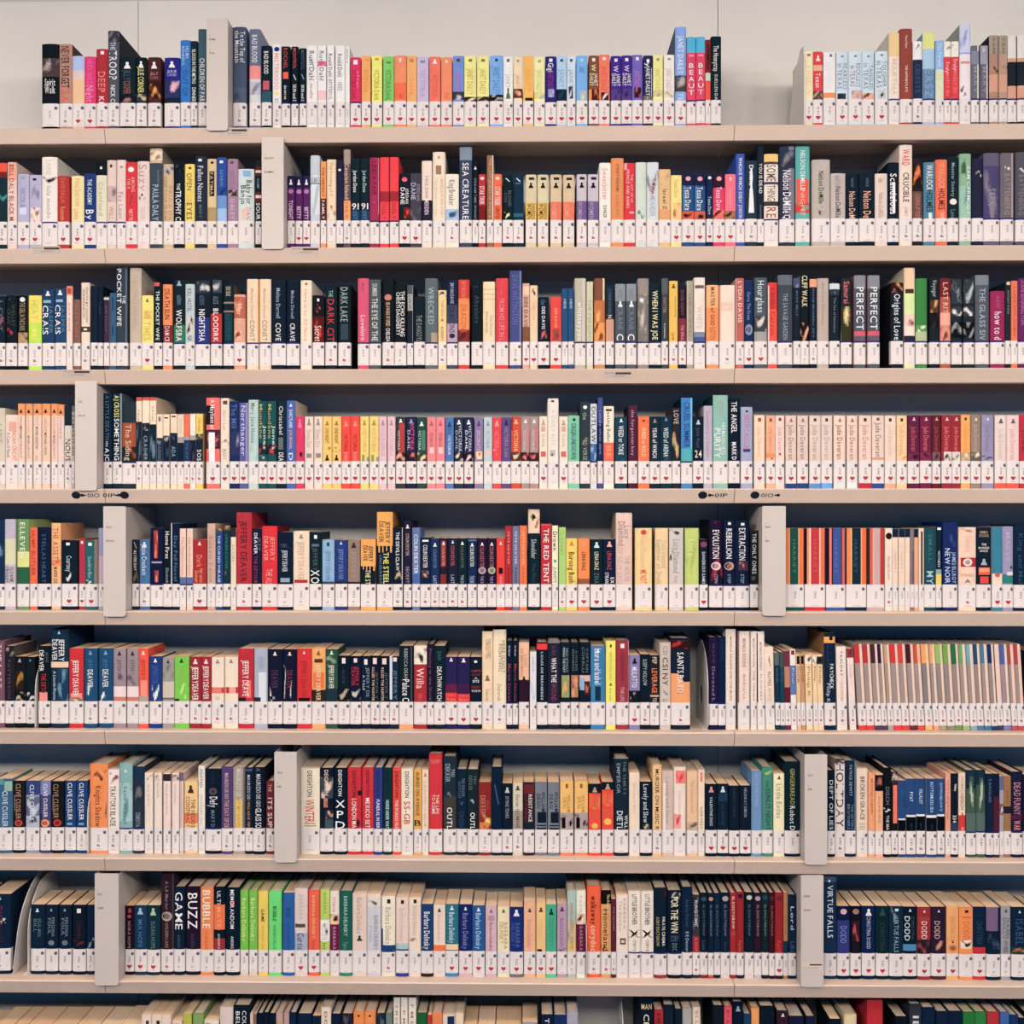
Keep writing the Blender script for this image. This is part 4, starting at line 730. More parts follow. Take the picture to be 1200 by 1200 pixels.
485 500 757 b02838 P #e8d8cc,0,.33 %282020,e8d8cc,.02,.33 =Willa@e8c8c8,.4,.76,d,.7 =DEBRA@d06868,.85,.97,d,.35
500.5 508.5 755 2c2040 P =Playing_in_the_Dark@80607c,.08,.98,d,.45
508.5 521.5 757 14303c R =DEATHWATCH@f0f0ec,.37,.98,d,.5 =DAN@507080,.1,.25,d,.4
522 535.5 770 302c60 H #6c2850,.6,.82 #e02838,.8,1 =TRACY@f07868,.83,.88,h,.7 =Decker@f09080,.91,.97,h,.7 ^e0d8f0,.02,.1
536 550.5 770 302c60 H #4c2858,.6,.82 #e02838,.82,1 =TRACY@f07868,.83,.88,h,.7 =Decker@f09080,.91,.97,h,.7 ^e0d8f0,.03,.12
551 564.5 770 14283a H =VAMPIRE@a04050,.28,.34,h,.8 =IN_LOVE@a84450,.37,.42,h,.6 =A@ccc,.45,.49,h,.3 =BITE@dcdcdc,.51,.57,h,.5 =SECRET@a84450,.64,.7,h,.7 =WORTH@e0e0e0,.73,.78,h,.7 #dde,.08,.13,.35,.6
565 577.5 740 e8ccac R =THE_LAST_POET@b09878,.1,.38,d,.3,.7 =FORGOTTEN@b09878,.12,.38,d,.3,.45 ^8c6c54,.62,.7 =Deborah@b89c80,.82,.98,d,.4
578 593 738 ecd4b8 R =HERE_IS_NOT@a08870,.15,.6,d,.3,.8 =FIGHTING@a08870,.2,.58,d,.3,.55 =Deborah@b89c80,.75,.98,d,.4
593.5 600.5 751 142840 PU =On_Never@ccd,.08,.25,d,.4 =Martin_Steven@a84850,.38,.98,d,.55
601 607 751 142840 PU =On_Never@ccd,.08,.25,d,.4 =Martin_Steven@a84850,.38,.98,d,.55
608 620 753 f0b898 P =LOIS@c89078,.2,.4,d,.3,.65 =DE_BERNIERES@c08870,.1,.58,d,.35,.3 #382038,.63,1 ^382038,.57,.64
621 628.5 764 d4d4d8 P %a8c0d8,d4d4d8,.4,.95 =DELIA@b0a8a8,.1,.4,d,.3
629 641.5 753 14263c P #e03034,.02,.12 =LOUIS_DE_BERNIERES@c8c8c4,.16,.96,d,.25
642 656.5 751 2c3044 PU #808488,0,.04 =WHAT_THE@e8ecec,.28,.68,d,.5 =WOUND@904460,.7,.98,d,.5 =GLORIA@684c70,.08,.24,d,.4
657 668.5 753 142c3c P =BIRDS_WITHOUT@90a0a4,.1,.5,d,.28,.65 =WINGS_THE_PART@c0ccd0,.08,.5,d,.28,.35 %e0a060,90a068,.55,.92,.1,.9
669 678.5 753 142838 P =LOUIS@708088,.15,.48,d,.28,.7 =BERNIERES@708088,.12,.48,d,.28,.3 %e09878,b08058,.55,.92,.05,.9 %241818,c88868,.62,.78,.1,.5
679 692 753 142838 P =CAPTAIN@708088,.1,.5,d,.25,.7 =CORELLI@708088,.08,.5,d,.25,.35 #d8b0a8,.55,.75 #88b0d0,.6,.8,.05,.5 %c07050,502828,.65,.88,.45,.95
692.5 709 757 3884b4 P =Laura_and_Isabel@e8f4f8,.05,.68,d,.55 #1c3c58,.72,.97,.3,.7 ^e8f0f4,.05,.12
710 721.5 751 f0dc58 P =DEBORAH_DELANEY@c8b048,.18,.65,d,.3 =the_sun@b8a040,.76,.97,d,.3 #6a5c28,.06,.11,.4,.6 ^8a7828,.68,.73
722 737 751 a0384c P #d8a0a8,0,1,.95,1 =ETHAN_DELACROIX@783040,.2,.65,d,.35 =THE_LIFE@d0a0a8,.75,.98,d,.35 #f0d8d8,.05,.12,.35,.65
737.5 750 768 8c84b0 H =MULATTO@e0dcec,.25,.68,d,.6 #1c2430,.75,1 %d0d0d8,1c2430,.78,.98,.1,.8 ^224,.06,.18
750.5 761.5 767 14283a R =SLEEPY_HOLLOW@a8b4b8,.1,.65,d,.5
762 772.5 768 2c2c34 Z =PEP@d8c8a8,.04,.18,d,.6 =LEVERAGE@f08850,.28,.8,d,.7 #c8a890,.84,.88 =TO@ccc,.9,.99
773.5 786 753 c8bcb0 Z =CSI_NY@2a3844,.25,.72,d,.6 =CSI@888,.06,.2,d,.5 %2870a8,c8bcb0,.8,.9,.2,.7 =BY@888,.94,.98,h,.4
786.5 809 748 1c2c40 RN %d83028,401c20,.04,.17 =SAINTS_RAYO@e0e0e0,.22,.85,d,.4 #f0a068,.55,1,0,.4 #f0a068,.6,1,.4,.6 #f0a068,.68,1,.6,1 =D@b07048,.8,.86,h,.3
831 841.5 747 2c2048 PU =MARIE@504878,.1,.4,d,.3 =Devoted_L@8c80b0,.45,.98,d,.4
842 850.5 747 142850 PU =LOVED@304878,.05,.4,d,.3
851 862.5 737.5 e8d4c8 P =MONICA_DICKENS_AND_ONE_MORE@a08c80,.1,.97,d,.3
865.5 879 740 e4cfc4 P #806480,0,1,0,.08 =MONICA_DICKENS@a08c80,.1,.5,d,.35 =MARIANA@b8a498,.6,.95,d,.3
880 887 740 e8d4cc P =MONICA_DICKENS@a08c80,.1,.5,d,.4 =THE_WINDS@988478,.55,.97,d,.35
888 897 740 e8d4cc P L-1 =MONICA_DICKENS@a08c80,.15,.55,d,.35 =FLOWERS@a89488,.6,.97,d,.3 #402840,.02,1,0,.12
898 908.5 758 e8d0c0 P L-2 %4c4038,e8d0c0,.17,.4,.3,.7 =FLUTES@5c4840,.45,.7,d,.4 =MARIO@d0b098,.75,.97,d,.4
909.5 915.5 765 1c4058 M L-2 #5c7070,0,.25 =ONE@487088,.3,.6
915.5 921 764 1c4c60 M L-2 #4c5c5c,0,.3 =TWO@487088,.3,.6
921 927.5 763 783048 M L-2 #7c3850,0,.3 #c08068,.3,.7 #702038,.7,1
928 934.5 761 e8d8d4 R L-2 #8c2838,.02,.1,.2,.8 #6080b4,.3,.85 =Paul@a8bcd8,.35,.8,d,.5
935 939.5 767 d8b890 R L-2 #282018,.03,.2,.2,.9 =DICK@906840,.25,.95,d,.6
940 944.5 767 c89870 R L-2 #282018,.03,.2,.2,.9 =DICK@a04830,.25,.85,d,.6
945.5 953.5 767 ecc8a0 R L-2 %201814,e8d8c8,.04,.2 =Philip_K@a87848,.25,.95,d,.45
954 959 767 ecc8a0 R L-2 %201814,e8d8c8,.04,.2 =Philip@906040,.25,.8,d,.5
959.5 966 767 ecc8a0 R L-2 %201814,304050,.04,.2 =Philip@a87848,.25,.95,d,.45
967 980 742 14304c R L-1 #f0a850,.05,.14 #201c28,.05,.1,.45,.75 =PAYCHECK@d8e0e4,.44,.8,d,.4,.65 =Philip_K@b0bcc4,.72,.99,d,.35,.35 =RALPH@304c68,.18,.55,d,.2,.3
982 993.5 758 e8d4cc R L-2 =TAXI_DAY@6c5c58,.07,.52,d,.3 =COLIN_DEXTERS@c8a8a0,.6,.97,d,.35
996.5 1004 760 ecd0c8 R L-4 %483c40,a03848,0,.17 =Philip@d0b8b0,.3,.9,d,.3
1007 1016.5 755 a09490 R L-6 #c82c34,0,.32 #e0c8b8,0,1,.62,1 !d83838
1017 1025.5 755 a09490 R L-6 #c02c38,0,.32 #e0c8b8,0,1,.62,1 !d83838
1026 1034 755 a09490 R L-6 #583040,0,.32 #e0c8b8,0,1,.62,1 !604868
1034.5 1041 755 a09490 R L-6 #382850,0,.32 #e0c8b8,0,1,.55,1 !604868
1041.5 1048 755 a89888 R L-6 #c0a088,0,.32 #e0c8b8,0,1,.55,1 !b0a0a0
1048.5 1058 755 a09490 R L-6 #d03030,0,.32 #e0c8b8,0,1,.65,1 !e03030
1058.5 1067 755 a09490 R L-6 #d83c38,0,.32 #e0c8b8,0,1,.6,1 !d83c38
1067.5 1076 755 a09490 R L-6 #582430,0,.32 #e0c8b8,0,1,.6,1 !783038
1076.5 1084.5 755 a09490 R L-6 #d05038,0,.32 #f0b090,0,.32,.5,1 #e0c8b8,.32,1,.55,1 !d05038
1085.5 1094.5 755 8c8484 R L-6 #f0a060,0,.32 #f8c090,0,.32,.55,1 #e0c8b8,.32,1,.6,1 !f8b070
1095 1101.5 755 a09490 R L-6 #f0a070,0,.32 #f8c8a0,0,.32,.5,1 #e0c8b8,.32,1,.5,1 !f0a080
1102 1110.5 755 988c88 R L-6 #98b860,0,.32 #c8d0a0,0,.32,.6,1 #e0c8b8,.32,1,.6,1 !a8a080
1111 1120 755 988c88 R L-6 #80a850,0,.32 #e0c8b8,0,1,.6,1 !90907c
1120.5 1129 755 988c88 R L-6 #207850,0,.34 #e0c8b8,0,1,.65,1 !789858
1129.5 1137.5 755 a09490 R L-6 #70a868,0,.32 #e0c8b8,0,1,.5,1 !a0b878
1138 1146 755 a09490 R L-6 #68b0b8,0,.32 #e0c8b8,0,1,.5,1 !88a8b8
1146.5 1154.5 755 988c88 R L-6 #1c5878,0,.34 #e0c8b8,0,1,.58,1 !5080a8
1155 1162.5 755 a09490 R L-6 #3088a8,0,.32 #e0c8b8,0,1,.5,1 !3880a8
1163 1170 755 988c88 R L-6 #1c3c70,0,.32 #e0c8b8,0,1,.6,1 !204878
1170.5 1177 755 e0c8b8 R L-6 #50586c,0,1,0,.15 !504858
1177.5 1186.5 755 a09098 R L-6 #5868a8,0,.34 #e0c8b8,0,1,.6,1 !8080b0
1187 1193.5 755 a09490 R L-6 #b04848,0,.34 #e8c0b0,0,1,.4,1 !c05058
1194 1202 755 a09490 R L-6 #b04850,0,.34 #e8c0b0,0,1,.5,1 !c05058

-5 13.5 913 3c6c90 Z #58a098,0,.12,0,.5 #90b8a8,.05,.25,.55,1 =CLIVE_CUSSLER@c8d8e8,.25,.98,d,.4,.6
14.5 28 915.5 202830 Z =CLIVE_CUSSLER@c09068,.06,.82,d,.5 $b84838,.83,.98 #788,.3,.65,.1,.18
29.5 45 915.5 9098b0 Z #385088,0,.3 =CLIVE_CUSSLE@d8dce8,.08,.85,d,.4 %c0c8d8,687090,.35,.75 %303850,b0b8c8,.75,1
46.5 58.5 915.5 4c5080 Z #8088b8,0,.3 =CLIVE_CUSSLER@e8e8ec,.06,.78,d,.45,.55 $e89868,.82,.99 #303860,.7,1,0,.2
59.5 74 916 20242c Z =CLIVE_CUSSLER@b08860,.06,.8,d,.5,.4 $b83838,.82,.98 #788,.3,.65,.1,.16
75.5 88 915.5 1c4c80 Z =CLIVE_CUSSLER@e4ecf0,.04,.84,d,.5 #6088b0,.3,.65,.12,.2 #80a0c0,.9,.95,.2,.7
89 101.5 915.5 1c4c80 Z =CLIVE_CUSSLER@e4ecf0,.04,.84,d,.5 #6088b0,.3,.65,.12,.2 #80a0c0,.9,.95,.2,.7
104.5 125.5 896 f0904c MN %281c28,f0904c,.05,.26,.2,1 =Knights_Shadow@6c3c28,.34,.98,d,.4 %905038,f0904c,.6,.95,.85,1
126 139 902 e8d8d0 MN %903040,e8d8d0,.05,.25,.1,1 =TRAITORS_BLADE@504448,.28,.97,d,.6
139.5 154.5 895 88b0b4 PUN %709ca4,a0c4c4,.3,.9 =Sand_Water@507c88,.35,.95,d,.35 #d0d0b8,.1,.14,.4,.6
155 168 899 34424f PU #1c4058,0,.22 %787878,303c50,.22,.55 =DEMENTIA@889cb0,.75,.98,d,.5
169 178.5 906 ecd4c8 P %c89880,ecd4c8,.03,.13 =Peter_Dickson@b89890,.22,.6,d,.25
180 189 906 ecd4c8 P %883840,d8c0b8,.03,.15,.1,.7 =Peter_Dickson@b89890,.18,.45,d,.25
191 199.5 906 e8d0c8 P #40343c,.02,.15 =Peter_Dickson_Novel@b89890,.2,.75,d,.25
201 209.5 906 e8d0c8 P %302c34,d0b8b0,.03,.15 =Peter_Dickson@b89890,.2,.55,d,.25
210 214.5 906 d8c0b4 PN #786880,0,.15 #a89088,.15,1,.3,.45
215.5 231 916 f0c488 Z ^503830,.08,.25 =THE_HELIOS@706040,.38,.98,d,.35,.68 =CONSPIRACY@b06038,.32,.98,d,.4,.3 #f08048,.68,.9
232 239.5 898 e8dcd0 P =SOLO_PASS@4c4848,.05,.34,d,.5 =CHARLES_DIC@c0b0a8,.45,.95,d,.35
240 258.5 901.5 14283c PU $685868,.32,.44 =Defy@eef0f0,.47,.65,d,.6,.55 =MARY_D@788898,.7,.98,d,.3 =CHARLES@304058,.05,.25,d,.2
259 272 899 604c80 M =MAURIZIO_DE_GIO@d0b8b8,.1,.52,d,.4 =THE_DAY_OF_DE@d8a878,.54,.99,d,.5
272.5 286.5 899.5 a8a098 M #7c7468,0,1,.85,1 =MAURIZIO_DE@d0c8c0,.03,.48,d,.45 #e0c060,.52,.99,.25,.75 =BY_MY_HAND@c09838,.52,.98,d,.35
287 295.5 900 1c3048 P =MAURIZIO_DE@b8c0d0,.12,.52,d,.5 =I_WILL_HAVE_VEN@c09858,.54,.99,d,.45 #486080,.02,.06
296 310 899.5 14283a M =MAURIZIO_DE_GIO@c0c8d0,.11,.65,d,.45 =GLASS_SO@e8ecec,.67,.99,d,.6 #486080,.02,.06,.3,.6
311.5 321 916 7c3440 MN =THE@d0a8a8,.06,.22,d,.5 =ITS_SUP@f0d8d8,.35,.98,d,.65
350.5 374 901 e4d8c4 P =DEIGHTON@28323c,.04,.47,d,.3 =WINTER@cc3040,.52,.9,d,.6 #a89c8c,.91,.93,.2,.8 #a89c8c,.95,.97,.2,.85
374.5 390 900.5 14283a P %e8d0c0,405060,.15,.5 =DEIGHTON@e0c8b8,.03,.45,d,.35 %a04838,c08068,.5,.65,.3,.6 %f0b090,304050,.7,.85,.4,1 #506068,.85,1,.4,1
391 406 900.5 10283c P =DEIGHTON@eef0f0,.03,.46,d,.35 =XPD@f0e8e4,.5,1.02,v,.75
407 423 900 c82438 P =DEIGHTON@502030,.05,.48,d,.35 =LONDON_MA@f4dcd8,.51,.99,d,.4 #202838,.38,.46,.75,1 %202838,c82438,.75,1,.4,1
424 437.5 900 d0243c P =DEIGHTON@5c1c34,.04,.46,d,.35 =MEXICO_SET@f4dcd8,.5,.99,d,.45
438 448 900 344890 P =DEIGHTON@283868,.04,.46,d,.5 =FUNERAL_IN_BER@e0e4f4,.52,.99,d,.45
449 459 900 144048 P =DEIGHTON@103038,.04,.46,d,.5 =HORSE_UNDER_WAT@c8e0e0,.53,.99,d,.45
460 469.5 900 e04438 Z =DEIGHTON@5c1c28,.06,.48,d,.5 =THE_IPCRESS_FILE@f8dcd4,.53,.99,d,.45
470 484 901 ecd8c4 Z =DEIGHTON@2c3038,.05,.48,d,.4 =SS-GB@c83040,.54,.92,d,.6
485 494 902 e0a848 Z =BURIED_ON_AVENUE@503c24,.05,.77,d,.5 =B@332818,.84,.94,h,.75
494.5 502 902 f0d0b8 P ^c07858,.06,.12 =THE_DIARIES_OF_ADAM@d0a890,.18,.95,d,.35
502.5 518 884 d02838 P =RICHARD@f08880,.07,.1,h,.7 =DENNEY@f08880,.1,.13,h,.6 =THE_LIFE@f0d0cc,.54,.8,d,.28,.65 =TO_COME@f0d0cc,.54,.8,d,.28,.35 #f0c0b8,.385,.395 #f0c0b8,.94,.95
519.5 534.5 887 283c4c P =TED@a0b0b8,.17,.28,d,.3,.75 =DEKKER@98a8b0,.1,.35,d,.45,.35 #4c4848,.55,1 %808890,303c48,.48,.56,.3,.6 =OUTL@f0f0f0,.7,1,d,.5
535 547 902 143048 P =TED_DEKKER@688094,.15,.46,d,.35,.65 =SHOWCASE@587084,.2,.48,d,.35,.3 %6c8498,143048,.52,.6,.2,.7 =GREEN@2c4c64,.7,.98
547.5 560.5 902 20343c P =TED@607478,.1,.25,d,.3,.7 =DEKKER@607478,.1,.35,d,.4,.3 %c8d0d0,20343c,.5,.58,.3,.6 =OUTL@e0e4e4,.72,1,d,.5
561 575.5 917 902c2c Z =DEKKER@c08068,.28,.68,d,.5,.35 =TED@a85848,.38,.58,d,.3,.7 %f8c860,903028,.68,.98 %302020,d88840,.85,1,.1,.8
576 588 899 102c48 PN /486478,.28,.6
588.5 600.5 918.5 14283c R ^c0c0b8,.08,.2 =DYING_TEARS@98a8b4,.28,.75,d,.4
601 612.5 918 d0c8b4 R ^605838,.06,.16 =Sister_ILUMINE@706850,.25,.97,d,.45 #a89c94,.6,1
613.5 626 917 442c38 P #783038,.05,.25 =RESISTANCE@f0e8e8,.26,.83,d,.4,.65 =DANIEL@782840,.2,.8,d,.35,.25 #203040,.85,1
627 641 917 7c8490 Z =WILLIAM@1c2c48,.2,.62,d,.38,.7 =DEAN@24344c,.25,.55,d,.38,.3 #18283c,.63,.86,.2,.95 #20304c,.9,.93,.15,.95 #18283c,.96,.99,.15,.95
642 655.5 917 7c8490 Z =WILLIAM@1c2c48,.2,.62,d,.38,.75 =DEAN@24344c,.25,.55,d,.38,.3 #18283c,.63,.86,.25,.95 #20304c,.9,.93,.15,.95 #18283c,.96,.99,.15,.95
656.5 672 916 f0b868 Z #b0a0a0,.65,1 =WILLIAM@b08848,.28,.64,d,.3,.65 =DEAL@b08848,.33,.58,d,.3,.35 %141820,b0a0a0,.65,.8,0,.5 #141820,.75,.97,.12,.4 %141820,b0a0a0,.78,1,.55,1 !e88858 #987038,.05,.14,.4,.6
673.5 689 916 f0b868 Z #b0a0a0,.65,1 =WILLIAM@b08848,.28,.64,d,.3,.65 =DEAL@b08848,.33,.58,d,.3,.35 %141820,b0a0a0,.65,.8,0,.5 #141820,.75,.97,.12,.4 %141820,b0a0a0,.78,1,.55,1 !e88858 #987038,.05,.14,.4,.6
690 704 919 e8482c Z #14283c,0,.2 ^c0a080,.07,.18 =WILLIAM@f08848,.22,.55,h,.8 =DEAL@d86838,.58,.75,h,.8 $f0b848,.85,.97
705.5 719 917 e8482c Z #14283c,0,.16 ^c0a080,.03,.15 =WILLIAM@f08848,.2,.5,h,.8 =DEAL@d86838,.55,.72,h,.8 $f0b848,.76,.9
720 736.5 888 1c3444 P #98988c,0,.015 =THE_THIRTY@70848c,.05,.52,d,.25,.72 =EMPEROR@889aa4,.08,.5,d,.3,.3 =DIETL@d0d8dc,.74,1,d,.5,.4 =WILL@d0d8dc,.8,.98,d,.3,.85
737.5 749.5 906 ecd0bc P =Miracles_in_Mind@d8b8a0,.18,.7,d,.3
750 764 916.5 14283c P =Lovely_and_Slow@c8d0d4,.05,.85,d,.5 %d8c8a8,4c5050,.88,1,.3,.8
765 775.5 897 f0bc88 M =MURDER_ON_MUSIC_R@33302c,.06,.99,d,.5
776 789.5 904 cdb9b0 P =Lovely_and_Slow@b0a098,.1,.9,d,.4 #e0d4c8,.2,1,.1,.3
790 804 899.5 e8d4c8 P %d83840,f08078,.05,.26,.15,.95 %d84048,f0a098,.75,.98,0,.6 =Kathleen_Dixon@d0b8b0,.38,.72,d,.25
805 818 904 e0bc98 P =The_Outcast_Odd@c8a080,.15,.7,d,.35 %4c4440,c8b098,.86,1
818.5 826 902.5 f0d0b8 P #e08878,.04,.2,.3,.7 =HARVEST@887060,.62,.98,d,.4
827 840 919 14283c H ^d89088,.05,.18 =VALENTINE_DIGG@c0ccd0,.28,.9,d,.3
841 853.5 919 142c44 H ^c0d0d8,.05,.18 #24445c,.2,.38,.1,.95 =VALENTINE@345064,.42,.9,d,.3
854.5 866.5 921 14283c H =HELENKAY_DIMON@384c60,.05,.7,d,.3
867.5 880 921 14283c H =HELENKAY_DIMON@98a4b0,.05,.7,d,.3
881 893 904 7098c0 PN =OUT_OF_THIS_WORLD@98b8d8,.05,.6,d,.35
893.5 906 899 48907c PN =SUNLIT_NIGHT@1c4858,.34,.99,d,.5,.55 =the@1c4858,.22,.32,d,.3 %a0c060,48907c,.05,.14
907 919.5 907 ecdcb8 P =Little_Exiles@a89c80,.18,.78,d,.55 ^605840,.04,.1
920 940.5 893 10303c P =GINGERBREAD@b0b068,.1,.62,d,.35 =Robot_D@d8e0e0,.64,.99,d,.4
970 978.5 903 14283c Z =DEPT_OF_LIES@c0ccd4,.16,.98,d,.6
979 990.5 890 dcd0c8 M %c8b8b0,504850,0,.06 =HOLTDAY@20304c,.06,.95,d,.9
991 1003.5 892 1c3450 P =PATRICK_DEWITT@a0b0c0,.06,.5,d,.3 =THE_SISTERS@788ca4,.62,.98,d,.28,.65 =BROTHERS@788ca4,.62,.98,d,.28,.3 #7090a8,0,1,.88,1
1004.5 1017.5 901 e0ccb8 Z =BROKEN_GRACE@5c5450,.13,.82,d,.45 =ED@c0b0a0,.88,.98
1018 1025.5 906 e8a070 P =MICHAEL_DIBDIN@b06840,.1,.7,d,.4
1026 1035 907 e8b088 P %b07060,201c28,.02,.3 =DIARIES@c08860,.4,.95,d,.3
1036 1044.5 900 182028 P =DISCH@70808c,.3,.58,d,.6 %e0e0e0,182028,.63,.7 =THE_MA@c8c8c8,.75,.98,d,.5
1045 1052.5 905 20242c M %d8c8c0,403c40,0,.2 #e87860,.22,.87,.25,.9
1053 1061.5 915 245488 M #e0dcd8,.75,.78 #0c1824,.78,1 =MARY@305f90,.2,.6
1062.5 1073.5 913 245488 M #e0dcd8,.69,.73 #0c1824,.73,1 =PYAT@d0dcec,.25,.43,d,.4 =MA@304050,.85,.98,d,.3
1074.5 1084.5 913 245488 M #e0dcd8,.68,.72 #0c1824,.72,1 =KILLALOT@d0dcec,.2,.48,d,.45 =MA@304050,.85,.98,d,.3
1086 1098 913 245488 M #e0dcd8,.69,.74 #0c1824,.74,1 =BOTTOMLESS_SEA@b8cce4,.06,.64,d,.35 =MA@304050,.87,.98,d,.3
1099 1107.5 913 245488 M #e0dcd8,.68,.72 #0c1824,.72,1 =DOWN_BELOW_R@a8c0dc,.08,.62,d,.4
1108.5 1114.5 907 e0a088 P =The_Travelling_Princess@a05040,.1,.78,d,.4
1115 1123.5 907 182838 M %d8d0c8,182838,.08,.3,.3,1 =334@e0e8f0,.72,.85,d,.6 #304c68,.86,1
1124 1132 906 e8ccb8 P =THOMAS_M@b8a090,.05,.38,d,.5 =DISCH@50403c,.4,.63,d,.55 #cc3838,.73,1 ^cc3838,.68,.75 =3@e8b0a0,.93,.99,h,.4
1133 1144.5 903 486458 PU #1c3c50,0,.3 %c0ccb0,486458,.1,.68,.3,.7 #5c7470,.7,1
1145 1155.5 903 486458 PU #1c3c50,0,.25 %c0ccb0,486458,.12,.68,.3,.7 #5c7470,.7,1
1156 1164.5 907 14304c PU =TANGLED@6c8498,.08,.5,d,.35
1165 1171.5 907 5c2840 PU #182848,0,.4
1172 1176.5 910 a8a0a8 P #6870a0,0,.25 %e0c8c0,806070,.5,.7
1177 1185.5 910 a07850 P #2c2838,.55,.68 =ORPHAN@805c38,.25,.5,d,.3
1186 1199.5 905 242848 PU =DEAD_FUNNY@c08898,.18,.72,d,.7 #58284c,.72,.8 =WAR@e09090,.82,.98,d,.7
1200 1206 908 342c40 P

-14 11.5 1048.5 12304c M =CHASE@7c3858,.2,.55,d,.4 %f0e8e8,12304c,.44,.54,.5,.8 =MONTE@4c2850,.55,.9,d,.4 ^cde,.03,.1
35 51.5 1061 12304a Z =BILL@667c88,.32,.62,d,.3,.35 =VIDAL_MAN@667c88,.3,.72,d,.3,.65 ^cde,.08,.16
52.5 67 1061 142c44 P =FOUL@7c909c,.3,.66,d,.3,.35 =PERSONA@7c909c,.28,.72,d,.3,.65 ^9ab,.08,.14 $788898,.8,.92
68.5 83 1061 142c44 P =FOUL@7c909c,.3,.7,d,.3,.35 =PERSONA@7c909c,.28,.72,d,.3,.65 ^9ab,.08,.14 $687c90,.8,.92
84.5 100 1061 14283a Z #e0e0dc,.08,.18,.35,.65 =STEPHEN@543040,.35,.75,d,.4 %783840,14283a,.78,.92
101 110.5 1061 14304c Z %a0c0c8,14304c,.75,.98
142.5 156.5 1062 301c2c H #c04048,.06,.16,.4,.7 =NORA_HOPE@a08c98,.35,.98,d,.35 $a05860,.2,.28
157 171.5 1061.5 1c4468 H ^a0c0d0,.05,.2 =MIA_HOPE@5080a0,.32,.95,d,.4
172 187 1061.5 123c4c H ^b0c0a0,.05,.22 =SUSAN_HOPE@6c8488,.35,.97,d,.4
188 202.5 1024 3c2834 R =A_LA_Murder@90808c,.1,.48,d,.3 $b09898,.5,.63 =GOLDEN_LAKE@a08c84,.65,.98,d,.3 #5c5058,0,1,.92,1
203 216 1040 142c44 Z =GAME@f0ecec,.08,.68,d,.8 =ANDERS@4c6880,.76,.98,d,.3
217 234 1040 2c2038 Z =BUZZ@f0e8f0,.1,.67,d,.8 =ANDERS@544868,.75,.98,d,.3
234.5 249.5 1040 f08850 Z =BUBBLE@f8e4c8,.05,.66,d,.7 =ANDERS@d87040,.7,.98,d,.3
250 263 1040 142838 Z =ULTI@d0d8dc,.06,.27,d,.4 #f07840,.28,.68 =MATE@f8a878,.32,.64,d,.4 #a03038,.82,1 =ANDERS@c0c8cc,.74,.98,d,.25
264 280 1041 10283c Z =MEMORANDOM@d8dce0,.03,.66,d,.35 #d85050,.22,.28,.35,.65 =ANDERS@c8ccd0,.78,.98,d,.25
281 290.5 1044 78c048 P =Barbara_Delinsky@d0e890,.13,.85,d,.6 !d8c8c0
291.5 301 1044 78c048 P =Barbara_Delinsky@d0e890,.13,.85,d,.6 !d8c8c0
302 313.5 1045 f4c848 Z =GAME@3c3418,.3,.52,d,.4 =ANDERS_DE@d0a838,.58,.98,d,.3
314.5 329.5 1045 68d878 Z =BUBBLE@143820,.25,.5,d,.35 =ANDERS_DE_LA@3c9850,.57,.98,d,.3
331 344.5 1047 2868a8 Z =BUZZ@18406c,.26,.44,d,.4 =ANDERS@205890,.5,.95,d,.3
345 360 1041.5 d8c8c4 H #605858,.57,.63,.05,.85 #a8b0c4,.72,1 =Curtis@384868,.72,.98,d,.6 =BARBARA@c0b4b0,.1,.5,d,.4
361 374 1044 f06038 H =BARBARA_DELINSKY@f8b890,.08,.8,d,.3 =home@c04828,.84,.97,d,.4
375 386 1043 b8d060 P =BARBARA@90a848,.05,.4,d,.35 #f0ece4,.5,.85 %181818,d8d4d0,.55,.83,.2,.8 =lot@607028,.88,.98
386.5 397 1045 ecd4c8 P =Diane@c09098,.1,.35,d,.4 %302020,f0c0a0,.39,.56 #781c50,.56,1 =BARBARA@c098b0,.6,.98,d,.4
397.5 412.5 1045 14685c P !209078 =BARBARA_DELINSKY@b0d0c4,.08,.75,d,.35 =Tigers@70a898,.85,.98,d,.4
413 429.5 1048 dcc8bc P =Barbara_Delinsky@b8a8a0,.06,.7,d,.45 ^484848,.73,.83
430 446 1048 c8c8d0 P #e0d0c4,0,.22 %606468,d8d0c8,.08,.22 =BARBARA_DELINSKY@888894,.38,.98,d,.35,.65 =A_Summer@a8a8b4,.55,.85,d,.3,.3
447 463 1051 ecdcc8 RU =Barbara_Delinsky@b8a890,.2,.88,d,.5 #3c342c,.05,.13,.4,.65 #204c7c,.9,1 #204c7c,.6,1,0,.1
464 478.5 1052 e0ccc0 P !3848a0 =Barbara_Delinsky@d0bcb0,.2,.82,d,.5 #302c28,.05,.12,.4,.65 #a8c0c8,.86,.97 #3c5c80,.97,1
479 493 1052 ecd0c0 P =Barbara_Delinsky@c8b0a0,.16,.72,d,.4 #302c28,.04,.11,.4,.65 %806858,ecd0c0,.76,.88
493.5 507.5 1060 1c4c7c P !3c342c =Barbara_Delinsky@f0f4f8,.16,.96,d,.6
508 521.5 1061 ecd0c4 P =Barbara_Delinsky@dcbcb0,.2,.8,d,.4 #f07838,.87,1 ^503838,.07,.15
522 537 1060.5 1c7c90 H !3090c0 =Barbara_Delinsky@c8e0e4,.17,.83,d,.5 #e8c8a0,.86,.98 ^cde,.03,.12
538 553 1060.5 1c3070 H !d8b0b8 =Barbara_Delinsky@8890c8,.18,.95,d,.5 ^cde,.05,.12
553.5 568 1062 2464a0 H !d8d0d0 =Barbara_Delinsky@b0d0f0,.16,.95,d,.5 ^def,.04,.12
